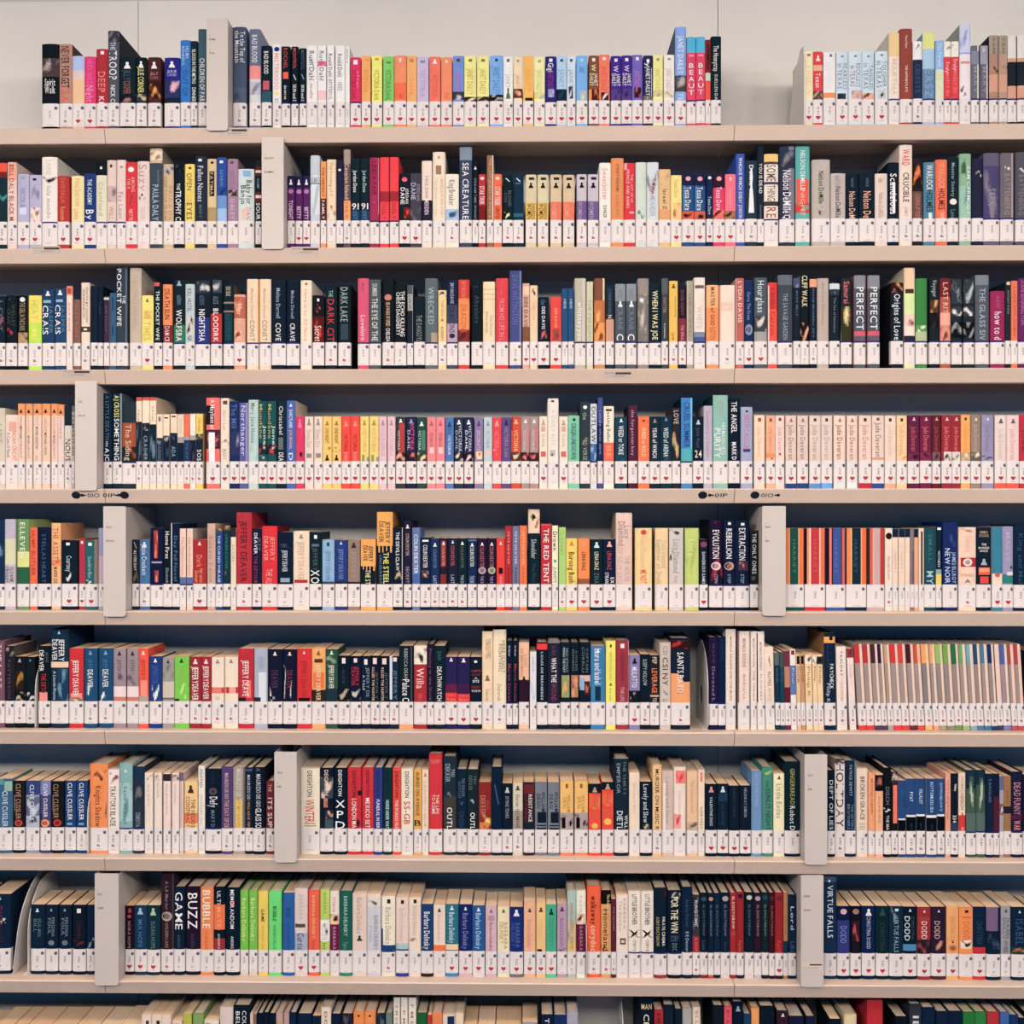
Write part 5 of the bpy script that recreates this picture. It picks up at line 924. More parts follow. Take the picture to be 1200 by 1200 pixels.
569 582 1063 d0b0bc H =Barbara_Delinsky@a06880,.35,.98,d,.35 $b898a8,.18,.32 ^987080,.05,.13
583 597 1063 ecd8b4 H =BARBARA@b89c78,.35,.95,d,.35,.7 =DELINSKY@b89c78,.34,.82,d,.4,.35 ^706050,.05,.13
597.5 613 1063.5 1c3880 H !807880 =BARBARA@5878b0,.35,.9,d,.4,.6 =DELINSKY@4c68a8,.35,.88,d,.3,.25 ^def,.05,.2
614 627.5 1058 f0b490 H =Barbara_Delinsky@e08c70,.35,.92,d,.55 ^704840,.12,.2
628.5 639.5 1059 f4c080 H #302010,.95,1,.1,.6 =DELINSKY@e8b478,.35,.8 ^704838,.08,.18
640 652 1060.5 40b090 H !48c898 =DELINSKY@38a080,.3,.9 ^1c4c40,.08,.22
653 664.5 1060 b89cb4 P =Barbara_Delinsky@9870a0,.3,.92,d,.5 %604868,b89cb4,.93,1 ^5c4058,.06,.15
665 675 1044 a8c0b8 Z =BARBARA_DELINSKY@b88870,.2,.7,d,.4 %98a8a0,c8b890,.5,.85 #d8c078,.85,1 =WHITE@c07050,.75,.95,d,.4
675.5 686.5 1044 ece0d0 P =Rowing@d0b8a8,.08,.4,d,.4 %302028,f0c8b0,.38,.55 #701c48,.55,1 =BARBARA@b08ca0,.58,.98,d,.4
688 704 1039 f06020 M =walkaway@2c1c18,.15,.58,d,.5 =corydoc@f8d0b0,.6,.99,d,.5
704.5 716 1044 d8a060 R #201c1c,0,.22 =The_Adventures@ecd0b0,.06,.4,d,.35,.75 =Homeland@503420,.3,.98,d,.6 %302420,d8a060,.85,1,0,.4
716.5 722 1054 682c3c R =THE_DREAMS@a87888,.14,.6,d,.4
722.5 736 1049 e4d4c8 P =BARBARA@b8a8a0,.06,.6,d,.25,.7 =The_Bomber@b8a8a0,.1,.65,d,.25,.35 #605848,.76,.87,.3,.8 #d0c0b4,.79,.84,.4,.7
736.5 751 1045 e8d8cc PU =LITTLE_BROTHER@4c4038,.05,.55,d,.45 =x@28201e,.57,.76,h,.9 =CORY_D@685c54,.8,.99,d,.3
751.5 766 1045 e8d8cc PU =LITTLE_BROTHER@4c4038,.05,.55,d,.45 =x@28201e,.57,.76,h,.9 =CORY_D@685c54,.8,.99,d,.3
766.5 781.5 1041 142c40 PU !a03840 %602838,142c40,0,.18,.3,1 =PIRATE_CINEMA@d8d8d8,.45,.9,d,.28,.75 =CORY_DOCTOROW@c0b070,.45,.9,d,.28,.3
782.5 799 1044 14283a PU %d0c8b0,34404c,.02,.15,.3,.9 =FOR_THE_WIN@e8dcc0,.1,.68,d,.6 =CORY@587890,.72,.82,h,.5 =DOC@7890a0,.85,.97,d,.4
799.5 811.5 1040 14304c P =Andrea_Dorian@486078,.18,.6,d,.35 =E_E_Doctor@b0bcc8,.68,.99,d,.35
812 820 1049 44444c R %848890,34343c,.05,.6 #a82c38,.72,1 =RAGTIME@b8b8c0,.1,.55,d,.6 =EL_DOCT@e08088,.75,.98,d,.4
820.5 829.5 1047 142838 P !903038 $3c5468,.06,.14 =EL_DOCTOROW@687c8c,.2,.72,d,.3 =Loon@4c6478,.8,.95
830 836.5 1047 142c44 P !c05050 $c08878,.06,.13 =EL_DOCTOROW@7090ac,.2,.72,d,.4
837 844.5 1047.5 14304c P =EL_DOCTOROW@5c7c98,.2,.72,d,.35
845 855.5 1047 142c44 P !d8c8c8 $a8a498,.05,.14 =EL_DOCTOROW@8090a0,.2,.72,d,.3 =Waterw@405870,.82,.98,d,.3
856 863 1047 a82430 P =EL_DOCTOROW@f0c8c0,.06,.6,d,.5 $b04048,.63,.72
863.5 872 1046 9c2830 P !203058 #2c2848,.03,.1,.2,.8 =Ragtime@d86048,.8,.98,d,.5
873 883.5 1046.5 14283c P !d8c8c8 $c0b8a8,.04,.12 =EL_DOCTOROW@6c7c88,.2,.72,d,.3
884 892.5 1047 382038 P !c0b8b8 $a89ca0,.05,.13 =EL_DOCTOROW@a08ca0,.2,.72,d,.35
893 901 1046.5 14343c P $24505c,.04,.12 =EL_DOCTOROW@889c90,.2,.72,d,.3
901.5 908 1046.5 481c2c P $5c3040,.05,.12 =EL_DOCTOROW@b07858,.22,.72,d,.35
908.5 918 1046.5 9c2430 H !402840 $702838,.05,.13 =April@d84040,.78,.99,d,.6
918.5 923.5 1046.5 b08058 P #1c3c5c,.8,1 =LITTLE@906848,.4,.7,d,.4
924 936.5 1049 143450 P =Lord@c0ccd4,.2,.6,d,.5 =LIES@4c6c8c,.8,.99,d,.5
965.5 981 1025 1c3c5c Z #486080,0,.1 =VIRTUE_FALLS@d0dce4,.14,.8,d,.5 #dde,.07,.1,.35,.5
981.5 996 1062.5 142850 H $d0a8b8,.05,.17 #384488,.3,1 =DODD@8088c0,.42,.78,d,.6
997 1009.5 1062.5 1c1c2c H $a08078,.05,.17 %c05058,402830,.32,.75,.2,.8 =DODD@303444,.78,.98
1010.5 1026 1062.5 142c58 H ^dde,.05,.2 =CHRISTINA_DODD@a8b4d0,.22,.9,d,.35
1027 1042 1062.5 10343c H ^305860,.05,.2 =CHRISTINA@2c5058,.35,.95,d,.4
1042.5 1058.5 1062.5 143850 Z %8898a8,143850,.02,.4,.1,.5 =VIRTUE_FALLS@90a4b4,.2,.97,d,.4 #cdd,.05,.1,.4,.65
1059 1075 1063.5 10283c H =DODD@c8d4d8,.2,.72,d,.45,.3 =CHRISTINA@405868,.2,.7,d,.25,.7 #4c90b8,.8,.94 ^dde,.04,.1
1075.5 1091 1063.5 a03038 H =DODD@f0c8c0,.3,.68,d,.5 %a05050,302838,.7,1 ^f0d0d0,.06,.11 =CHRISTINA@b85850,.2,.28,h,.8
1092 1109 1063.5 382840 H !60303c =DODD@c8a8a0,.3,.68,d,.45,.4 %d09078,402838,.72,.95,.3,1 ^dde,.06,.11
1110 1124 1063 f0a868 H =CHRISTINA_DO@d89058,.2,.72,d,.5 ^2a2020,.72,.77 $d88858,.8,.96
1124.5 1140.5 1064 f09048 P =DODD@d07038,.3,.68,d,.5 %302028,f0d0c0,.7,.88,.1,.9 #382828,.05,.11,.4,.65 #b06838,.2,.22,.2,.8
1141 1156 1063.5 14304c H !d02838 #c02838,.86,1 =CHRISTINA@2c5068,.3,.8
1156.5 1173 1064 14344c Z #806890,0,.5,0,.8 =DODD@a06088,.22,.42,d,.3 %486078,142c44,.5,.95
1174 1185 1062.5 a0a0a8 Z =ISABEL@606878,.25,.7,d,.45,.7 =DOLLY@606878,.25,.68,d,.35,.3 =WHEEL@605858,.72,.98,d,.5 ^654,.06,.13
1186 1204 1063.5 14304c Z =ISABEL@405c78,.25,.8,d,.6 %d06868,205038,.85,1 ^dde,.07,.12

-6 14 1203 e8b890 P
15 30 1203 e8a878 P
31 58 1203 e0b090 P
59 88 1203 e8b898 P
89 115 1203 d8a888 P
116 140 1203 e0b090 P
141 164 1202 e8b898 P
165 176 1190 ecd0c0 P #403028,.1,.2,.5,.8
176.5 189 1190 ecd0c0 P #403028,.1,.2,.5,.8
189.5 200 1190 e8ccbc P
201 213 1197 e0c8b8 P #443830,.05,.2,.4,.6
214 224 1189 b8b840 P
225.5 238 1188 88a868 P
239 256 1196 ecd8c8 P %304058,e0d0c0,.05,.2
257 272.5 1181 d8c8c0 P
273 292 1179 14283c P =COLD@d8d8d8,.07,.35,d,.3,.7 =BELL@d8d8d8,.08,.35,d,.3,.3
293 296.5 1188 d8c0b0 P
297 300 1189 907060 P
301 307.5 1188 14283c P
308 314.5 1187 14283c P
315 322.5 1188 14283c P
323 331 1187 c0a098 P
332 338.5 1187 b89890 P
339 347 1187 14304c P
348 365 1189 14304c P
366 375.5 1191 14304c P
376 387.5 1181 e8d0c0 P =DOOR@806860,.06,.5,d,.35
388 399 1189 142c44 P
400 413 1189 3c3c4c P %606070,303040,0,.3
414 426.5 1186 f09040 P #302018,.05,.08,.4,.6
427 440 1186 f09040 P #302018,.05,.08,.4,.6
440.5 451 1188 2c4050 P %60707c,203848,0,.3
452 459.5 1188 708880 P
461 468.5 1170 ecd8cc P =F_M_DELLING@988880,.1,.6,d,.4
469.5 477.5 1170 ecd8cc P =K_M_DELL@988880,.16,.6,d,.4
478.5 487.5 1170 ecd8cc P =F_M_DELL@988880,.08,.6,d,.4
488 500.5 1188 1c6c40 P
501 505.5 1190 c03838 P
506 518 1188 f08850 P
518.5 533 1190 e8d0c0 P #1c3c6c,.02,1,.4,.95
533.5 543 1188 f0d0b4 P
543.5 559 1203 e0b090 P
560 580 1203 e8b088 P
581 611 1203 e0a880 P
612 630 1199 a0a0b8 P
634 648.5 1190 14304c P =THE@e0e4e8,.05,.3,d,.4
649 664 1191 1c3c70 P
664.5 677.5 1187 a8a8b8 P
750 765.5 1168 10283c P =MAN@d8c8a0,.09,.16,h,.7 =CRIME@e8d8b0,.22,.6,d,.5
767 777.5 1184 b02838 P =HELEN@702030,.05,.5,d,.5
778 790 1179 1c3040 P
791 799.5 1183 142c40 P
800 811 1182 a8a8a8 P
812 821 1181 e0ccb8 P =ELLIS@b09c88,.05,.4,d,.4
836 848 1179 1c2838 P
849 858 1180 e05068 P =ELLIS@a03048,.05,.4,d,.4
859 871 1175 10283c P ^9ab,.05,.12
872 880.5 1189 1c4c70 P
881 890 1182 f0a050 P
891 908 1180 142838 P
911 924.5 1186 402838 P ^dde,.03,.08
925 943 1192 202848 P
945 956 1192 202c4c P
973 985.5 1195 142838 P
990 1004.5 1190 d8c8a0 P
1017 1035.5 1172 c02434 P
1050 1064.5 1192 142430 P
1067 1081 1178 3c4450 P =ID@c8ccd0,.15,.5,d,.6
1082 1097 1182 14304c P
1098 1112 1186 14304c P
1112.5 1129 1186 142c48 P
1129.5 1143.5 1187 1c8040 P
1144 1157 1187 2c8848 P
1158 1172 1187 b83038 P
1173 1183.5 1187 3c70b0 P
1184 1194 1190 1c4070 P
1195 1204 1194 142c44 P
"""

# ------------------------------------------------------------------ the room
def structure(name, mb, mat, loc=None):
    o = mb.build(name, [mat], None, loc); o['kind'] = 'structure'; return o
b = MB(); b.box(-6.5, 6.5, -8.0, 0.42, -0.08, 0.0); structure('floor', b, CARPET)
b = MB(); b.box(-6.5, 6.5, -8.0, 0.42, CEIL, CEIL + 0.08); structure('ceiling', b, CEILM)
b = MB(); b.box(-6.5, 6.5, 0.30, 0.42, 0.0, CEIL); structure('wall_back', b, PLASTER)

# ------------------------------------------------------------------ bookcase
EDGE = [147.3, 289.0, 432.0, 572.6, 716.6, 857.8, 1007.6, 1152.2, 1297.5]   # shelf edge at the middle of the frame
LABT = [118.0, 257.6, 400.5, 540.6, 684.8, 823.0, 972.3, 1115.4, 1262.0]
LABB = [145.3, 284.6, 427.6, 566.6, 711.4, 849.3, 999.2, 1141.6, 1288.0]
ZS = [at(600, y, 0).z for y in EDGE]
ZLT = [at(600, y, BOOKY).z for y in LABT]
ZLB = [at(600, y, BOOKY).z for y in LABB]
SH_D, LIP, SLOPE, BACKY = 0.216, 0.034, 0.011, 0.218
SEAM = [at(122, 600, 0).x, at(861, 600, 0).x]
BAY = SEAM[1] - SEAM[0]
XS = [SEAM[0] - BAY, SEAM[0], SEAM[1], SEAM[1] + BAY]
ORD = ['top', 'second', 'third', 'fourth', 'fifth', 'sixth', 'seventh', 'eighth', 'lowest']

case = empty('bookcase', (0, 0.2, 0), label='cream steel library bookcase wall with nine long shelves of books', category='bookcase')
def part(mb, name, mats, parent=case):
    return mb.build(name, mats, parent, (0, -0.2, 0) if parent is case else None)
shelves = {}
for r, z in enumerate(ZS):
    for k in range(3):
        b = MB()
        x0, x1 = XS[k] + 0.0007, XS[k + 1] - 0.0007
        prof = [(0.0032, z), (0.0014, z - 0.0008), (0.0, z - 0.0026), (SLOPE - 0.001, z - LIP + 0.001), (SLOPE + 0.002, z - LIP),
                (SLOPE + 0.020, z - LIP), (SLOPE + 0.020, z - LIP + 0.0013), (SLOPE + 0.003, z - LIP + 0.0013), (0.0046, z - 0.0045),
                (SH_D - 0.0015, z - 0.0022), (SH_D - 0.0015, z - LIP), (SH_D, z - LIP), (SH_D, z)]     # a folded steel tray
        b.prism(prof, x0, x1)
        shelves[r, k] = part(b, 'shelf', [STEEL])
ZTOP = ZS[0] + 0.40
for k in range(3):
    b = MB(); b.box(XS[k] + 0.0008, XS[k + 1] - 0.0008, BACKY, BACKY + 0.012, 0.0, ZTOP); part(b, 'back_panel', [BACKST])
for k in range(4):
    b = MB(); b.box(XS[k] - 0.02, XS[k] + 0.02, BACKY + 0.0125, 0.29, 0.0, ZTOP); part(b, 'upright', [STEEL])
    b = MB(); b.box(XS[k] - 0.018, XS[k] + 0.018, 0.05, BACKY - 0.002, 0.0, 0.05); part(b, 'foot', [STEEL])

# writing and stickers on the sloping lips
def lip_y(z, zz, off): return (z - 0.0026 - zz) * (SLOPE - 0.001) / (LIP - 0.0036) - off
def lip_print(mb, s, px, py, hgt, r, col, wid=None, slant=0.0):
    """flat lettering on the lip, its left end at px and its middle at py"""
    z = ZS[r]; p = at(px, py, 0.01)
    lay, w = text_layout(s)
    k = hgt / CAP; kx = k if wid is None else wid / w
    for (v, f, _), x in lay:
        pts = []
        for a, c in v:
            zz = p.z - hgt / 2 + c * k; xx = p.x + (x + a) * kx + slant * (c * k)
            yy = lip_y(z, zz, 0.0004)
            pts.append((xx, yy, zz))
        mb.add(pts, f, col)
def lip_disc(mb, px, py, rx, rz, r, col):
    z = ZS[r]; p = at(px, py, 0.01); pts = []
    for i in range(20):
        a = i / 20 * 2 * math.pi; zz = p.z + rz * math.sin(a); xx = p.x + rx * math.cos(a)
        pts.append((xx, lip_y(z, zz, 0.0005), zz))
    mb.add(pts, [tuple(range(20))], col)
def lip_rect(mb, px0, px1, py0, py1, r, col, off=0.0004):
    z = ZS[r]; a = at(px0, py0, 0.01); c = at(px1, py1, 0.01)
    f = lambda zz: lip_y(z, zz, off)
    mb.quad((a.x, f(c.z), c.z), (c.x, f(c.z), c.z), (c.x, f(a.z), a.z), (a.x, f(a.z), a.z), col)
INK = (0.012, 0.016, 0.028)
def shelf_of(px):
    x = at(px, 600, 0).x
    return 0 if x < SEAM[0] else (1 if x < SEAM[1] else 2)
def on_shelf(mb, name, r, px, label=None):
    o = mb.build(name, [PRINT], shelves[r, shelf_of(px)])
    if label: o['label'] = label
    return o
for px, side in ((90.5, 1), (147, -1), (823, 1), (884, 1)):
    b = MB(); lip_disc(b, px, 580.3, 0.0105, 0.0085, 3, INK); on_shelf(b, 'round_marker', 3, px, 'black round marker on the shelf edge')
def arrow(mb, px0, px1, py, r, left):
    lip_rect(mb, px0, px1, py - 0.8, py + 0.8, r, INK)
    hx = px0 if left else px1
    lip_rect(mb, hx - 1.6, hx + 1.6, py - 1.5, py + 1.5, r, INK)
for s, px, ax0, ax1, left in (('01O', 103.5, 97.5, 102, True), ('01P', 121.5, 136, 140.5, False), ('01P', 837, 831, 836, True), ('01O', 891, 907, 911.5, False)):
    b = MB(); lip_print(b, s, px, 580.4, 0.0092, 3, INK, 0.0285, 0.1); arrow(b, ax0, ax1, 580.4, 3, left)
    on_shelf(b, 'aisle_lettering', 3, px, 'black aisle code and arrow on the shelf edge')
def barcode(px, py, r):
    b = MB(); lip_rect(b, px, px + 33, py - 4.2, py + 4.5, r, (0.66, 0.56, 0.50), 0.0003)
    lip_rect(b, px + 14, px + 32, py - 2.6, py - 0.3, r, (0.10, 0.07, 0.06), 0.0006)
    for i in range(6): lip_rect(b, px + 1 + i * 2.1, px + 2.4 + i * 2.1, py - 2.2, py - 1.4, r, (0.30, 0.24, 0.21), 0.0006)
    for i in range(7): lip_rect(b, px + 10 + i * 2.2, px + 11.4 + i * 2.2, py + 1.2, py + 2.2, r, (0.36, 0.29, 0.25), 0.0006)
    on_shelf(b, 'barcode_sticker', r, px + 16, 'small pale sticker with a dark bar code on the shelf edge')
for px, py, r in ((258.5, 155.8, 0), (40, 294, 1), (342, 294.8, 1), (75, 438, 2), (707, 439.5, 2)): barcode(px, py, r)

# ------------------------------------------------------------------ white section dividers (folded steel channels, open at the top)
DIV = [  # shelf, left, right, top, bottom px, lettering, label
 (0, 242.0, 267.0, 21.7, 153.0, ('DAB', 'DAL'), 'white steel section divider standing on the top shelf, the only one there'),
 (1, 306.7, 332.3, 161.0, 291.8, ('DALEY', 'DAMES'), 'white steel section divider on the second shelf, the only one there'),
 (3, 88.0, 113.4, 446.5, 575.0, ('CRI', 'CROS'), 'white steel section divider on the fourth shelf, the only one there'),
 (4, 121.0, 147.4, 593.3, 722.6, ('DAY', 'DEAN'), 'white steel section divider on the fifth shelf, beside a pale lilac book'),
 (4, 893.3, 920.8, 593.0, 721.7, ('DEV', 'DIL'), 'white steel section divider on the fifth shelf beside the orange striped books'),
 (6, 321.5, 347.6, 881.0, 1010.8, ('DEA', 'DEI'), 'white steel section divider on the seventh shelf beside a cream book lettered in red'),
 (6, 943.0, 969.4, 884.0, 1013.6, ('DEC', 'DIB'), 'white steel section divider on the seventh shelf beside a black book lettered yellow'),
 (7, 111.0, 139.0, 1023.5, 1155.0, ('DEL', 'DEM'), 'white steel section divider on the eighth shelf, next to five black books'),
 (7, 938.6, 965.0, 1025.5, 1157.0, ('DOE', 'DOO'), 'white steel section divider on the eighth shelf with a bar code sticker near its foot'),
]
TH = 0.0014
def GAP(r): return ZS[r - 1] - LIP - ZS[r] if r else 0.6
DIVX = {}; DIVW = {}
for r, xa, xb, ya, yb, words, lab in DIV:
    mid = (xa + xb) / 2
    a = at(xa, ya, -0.004); c = at(xb, yb, -0.004)
    z = ZS[r]; w = c.x - a.x; cx = (a.x + c.x) / 2
    DIVX.setdefault(r, []).append((xa, xb)); DIVW.setdefault(r, []).append((a.x, c.x))
    t = empty('section_divider', (cx, 0, z), label=lab, category='divider', group='section dividers')
    zt, zb = a.z - z, c.z - z
    b = MB(); rr = 0.007; prof = []
    for i in range(5):
        an = math.pi + i / 4 * math.pi / 2; prof.append((-w / 2 + rr + rr * math.cos(an), zb + rr + rr * math.sin(an)))
    for i in range(5):
        an = 1.5 * math.pi + i / 4 * math.pi / 2; prof.append((w / 2 - rr + rr * math.cos(an), zb + rr + rr * math.sin(an)))
    for q in ((w / 2, zt - 0.001), (w / 2 - 0.001, zt), (-w / 2 + 0.001, zt), (-w / 2, zt - 0.001)): prof.append(q)
    n = len(prof)
    v = [(x, -0.004, zz) for x, zz in prof] + [(x, -0.004 + TH, zz) for x, zz in prof]
    f = [tuple(range(n)), tuple(range(2 * n - 1, n - 1, -1))] + [(i, i + n, (i + 1) % n + n, (i + 1) % n) for i in range(n)]
    b.add(v, f, (.7, .65, .6)); b.build('front_plate', [DIVST], t)
    for sx in (-1, 1):
        b = MB(); x0 = sx * (w / 2 - TH / 2)
        zs_ = min(zt - 0.002, GAP(r) - 0.003)
        b.prism([(-0.0024, 0.0006), (0.195, 0.0006), (0.195, zs_), (0.004, zs_), (-0.0008, max(zs_, zt - 0.006)), (-0.0024, zt - 0.001)], x0 - TH / 2, x0 + TH / 2)
        b.build('side_plate', [DIVST], t)
    b = MB()
    for i, wd in enumerate(words):
        for s, zz, hh in (('x', zt - 0.041 - i * 0.032, 0.0030), (wd, zt - 0.0505 - i * 0.032, 0.0046)):
            lay, tw = text_layout(s); k = hh / CAP
            for (vv, ff, _), x in lay:
                b.add([(-w / 2 + 0.007 + (x + p) * k, -0.0045, zz + q * k) for p, q in vv], ff, (0.05, 0.035, 0.03))
    b.build('section_lettering', [PRINT], t)
    if r == 7 and xa > 900:
        b = MB(); zz = at(950, 1131.5, -0.004).z - z
        b.box(-w / 2 + 0.002, w / 2 - 0.002, -0.0045, -0.00405, zz - 0.010, zz + 0.006, (0.72, 0.62, 0.54))
        b.box(-0.006, w / 2 - 0.004, -0.0049, -0.0046, zz + 0.0005, zz + 0.004, (0.11, 0.07, 0.06))
        for i in range(6): b.box(-w / 2 + 0.006 + i * 0.006, -w / 2 + 0.009 + i * 0.006, -0.0049, -0.0046, zz - 0.006, zz - 0.004, (0.35, 0.27, 0.22))
        o = b.build('barcode_sticker', [PRINT], t); o['label'] = 'small sticker with a dark bar code'

# ------------------------------------------------------------------ bookends
def arc_back(h, d):   # low at the front, a quarter round up to the back
    p = [(0, 0.0), (0, h * 0.45)]
    for i in range(1, 9):
        t = i / 8 * math.pi / 2; p.append((d * 0.62 * (1 - math.cos(t)), h * (0.45 + 0.55 * math.sin(t))))
    return p + [(d * 0.9, h * 0.97), (d, h * 0.85), (d, 0.0)]
def arc_front(h, d):  # tall at the front, bowing down to the back like a sail
    return [(0, 0.0), (0, h * 0.93), (d * 0.05, h * 0.985), (d * 0.12, h), (d * 0.2, h * 0.985)] + [(d * q, h * w) for q, w in ((0.32, 0.93), (0.46, 0.84), (0.6, 0.70), (0.74, 0.50), (0.85, 0.31), (0.94, 0.13), (1.0, 0.0))]
ENDS = [ # shelf, px x, top px, style, base plate direction, tilt, label
 (0, 942.0, 50, 'front', -0.012, 0.0, 'white sail-shaped bookend with an oval hole, closing the gap on the top shelf'),
 (5, 42.0, 758, 'back', -0.003, 0.0, 'pale steel bookend beside a black book lettered white and red on the sixth shelf'),
 (5, 829.5, 750, 'back', -0.012, 0.0, 'pale curved steel bookend closing the gap on the sixth shelf'),
 (6, 103.2, 900, 'back', 0, 0.0, 'thin white bookend against the thick orange book on the seventh shelf'),
 (7, 15.5, 1020, 'back', 0, 0.12, 'tilted grey curved bookend on the eighth shelf, leaning towards the five black books'),
 (7, 33.6, 1026, 'back', -0.012, 0.0, 'upright cream curved bookend holding up five black books on the eighth shelf'),
 (7, 687.2, 1046, 'back', 0, 0.0, 'thin pale bookend against the bright orange book on the eighth shelf'),
 (8, 731.0, 1167, 'back', 0.012, 0.0, 'grey curved bookend standing in the gap on the lowest shelf'),
]
for r, px, py, style, sd, tilt, lab in ENDS:
    z = ZS[r]; p = at(px, py, BOOKY); h = p.z - z; d = 0.165
    if style == 'back':
        q = at(px, py, BOOKY + 0.08); h = q.z - z
    t = empty('bookend', (at(px, EDGE[r], BOOKY).x, BOOKY - 0.004, z + 0.0006 + (0.001 if tilt else 0)), label=lab, category='bookend', group='steel bookends')
    t.rotation_euler = (0, tilt, 0); h = min(h, GAP(r) - 0.006)
    prof = arc_front(h, d) if style == 'front' else arc_back(h, d)
    b = MB(); n = len(prof); T = 0.0012
    # plate with an oval hole: outer ring joined to inner ring
    hc, hz, ha, hb_ = (d * 0.80, 0.030, 0.012, 0.020) if style == 'front' else (d * 0.6, h * 0.33, 0.016, 0.026)
    m = 16; ring = [(hc + ha * math.cos(i / m * 2 * math.pi), hz + hb_ * math.sin(i / m * 2 * math.pi)) for i in range(m)]
    # resample the outline to m points by direction from the hole's centre
    out = []
    for i in range(m * 3):
        an = i / (m * 3) * 2 * math.pi; dx, dz = math.cos(an), math.sin(an); best = None
        for j in range(n):
            (y0, z0), (y1, z1) = prof[j], prof[(j + 1) % n]
            den = dx * (z1 - z0) - dz * (y1 - y0)
            if abs(den) < 1e-12: continue
            tt = ((y0 - hc) * (z1 - z0) - (z0 - hz) * (y1 - y0)) / den
            uu = ((y0 - hc) * dz - (z0 - hz) * dx) / den
            if tt > 0 and -1e-6 <= uu <= 1 + 1e-6 and (best is None or tt > best): best = tt
        out.append((hc + dx * best, hz + dz * best))
    M3 = m * 3
    ring = [(hc + ha * math.cos(i / M3 * 2 * math.pi), hz + hb_ * math.sin(i / M3 * 2 * math.pi)) for i in range(M3)]
    v = []
    for x in (-T / 2, T / 2): v += [(x, y, zz) for y, zz in out] + [(x, y, zz) for y, zz in ring]
    f = []
    for i in range(M3):
        j = (i + 1) % M3
        f.append((i, j, M3 + j, M3 + i)); f.append((2 * M3 + i, 3 * M3 + i, 3 * M3 + j, 2 * M3 + j))
        f.append((i, 2 * M3 + i, 2 * M3 + j, j)); f.append((M3 + i, M3 + j, 3 * M3 + j, 3 * M3 + i))
    b.add(v, f, (.6, .56, .52)); b.build('upright_plate', [ENDST], t)
    if sd:
        b = MB(); xx = sorted((math.copysign(T / 2, sd), sd)); b.box(xx[0], xx[1], 0.0, d - 0.02, 0.0, 0.0008)
        b.build('base_plate', [ENDST], t)

# ------------------------------------------------------------------ ceiling lamps, then the added fill lamps (all out of the frame)
for i, (lx, ly) in enumerate(LAMPS):
    t = empty('ceiling_lamp', (lx, ly, CEIL), label='flat fluorescent ceiling panel above the %s part of the bookcase' % ('west', 'middle', 'east')[i], category='lamp', group='ceiling panels')
    b = MB()
    for x0, x1, y0, y1 in ((-1.25, 1.25, -0.32, -0.29), (-1.25, 1.25, 0.29, 0.32), (-1.25, -1.22, -0.29, 0.29), (1.22, 1.25, -0.29, 0.29)): b.box(x0, x1, y0, y1, -0.09, -0.001)
    b.build('frame', [LAMPCASE], t)
    b = MB(); b.box(-1.22, 1.22, -0.29, 0.29, -0.02, -0.001); b.build('backplate', [LAMPCASE], t)
for i, (lx, ly) in enumerate(FILLS):  # made-up housings and hangers to go with the added fill lights
    t = empty('fill_lamp', (lx, ly, CEIL), label='bare tube lamp hanging over the next aisle, %s of the row' % ('first', 'middle', 'last')[i], category='lamp', group='added fill lamps')
    b = MB(); b.box(-1.3, 1.3, -0.04, 0.04, -0.30, -0.25); b.build('housing', [LAMPCASE], t)
    for x in (-1.0, 1.0):
        b = MB(); b.box(x - 0.005, x + 0.005, -0.005, 0.005, -0.25, -0.001); b.build('hanger', [LAMPCASE], t)

# ------------------------------------------------------------------ books
CODES = ['DAI', 'DAN', 'DAV', 'DAR', 'DEA', 'DEN', 'DEI', 'DEL', 'DEV']
rnd = random.Random(5)

class Book: pass
def parse(r, line):
    p = line.split()
    k = Book(); k.row = r
    k.x0, k.x1, k.top = float(p[0]), float(p[1]), float(p[2]); k.col = p[3]
    k.mode = p[4][0]; k.strip = 'U' in p[4]; k.deep = 'N' in p[4]; k.lean = 0.0; k.foot = None; k.side = None; k.tok = []
    for t in p[5:]:
        if t[0] == 'L' and t[1:].lstrip('-').isdigit(): k.lean = float(t[1:])
        elif t[0] == '!': k.foot = t[1:]
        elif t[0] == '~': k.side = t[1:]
        elif t[0] == '=':
            s, rest = t[1:].split('@'); q = rest.split(',')
            f0, f1 = sorted((float(q[1]), float(q[2])))
            k.tok.append(('=', s.replace('_', ' '), q[0], f0, f1, q[3] if len(q) > 3 else 'd',
                          float(q[4]) if len(q) > 4 else 0.55, float(q[5]) if len(q) > 5 else 0.5))
        elif t[0] == '%':
            q = t[1:].split(','); n = 2; f = [float(v) for v in q[2:]]
            k.tok.append(('%', q[0], q[1], f[0], f[1], f[2] if len(f) > 2 else 0.0, f[3] if len(f) > 3 else 1.0))
        else:
            q = t[1:].split(','); f = [float(v) for v in q[1:]]
            if t[0] != '#': f[0], f[1] = min(f[:2]), max(f[:2])
            k.tok.append((t[0], q[0], f[0], f[1], f[2] if len(f) > 2 else 0.0, f[3] if len(f) > 3 else 1.0))
    return k

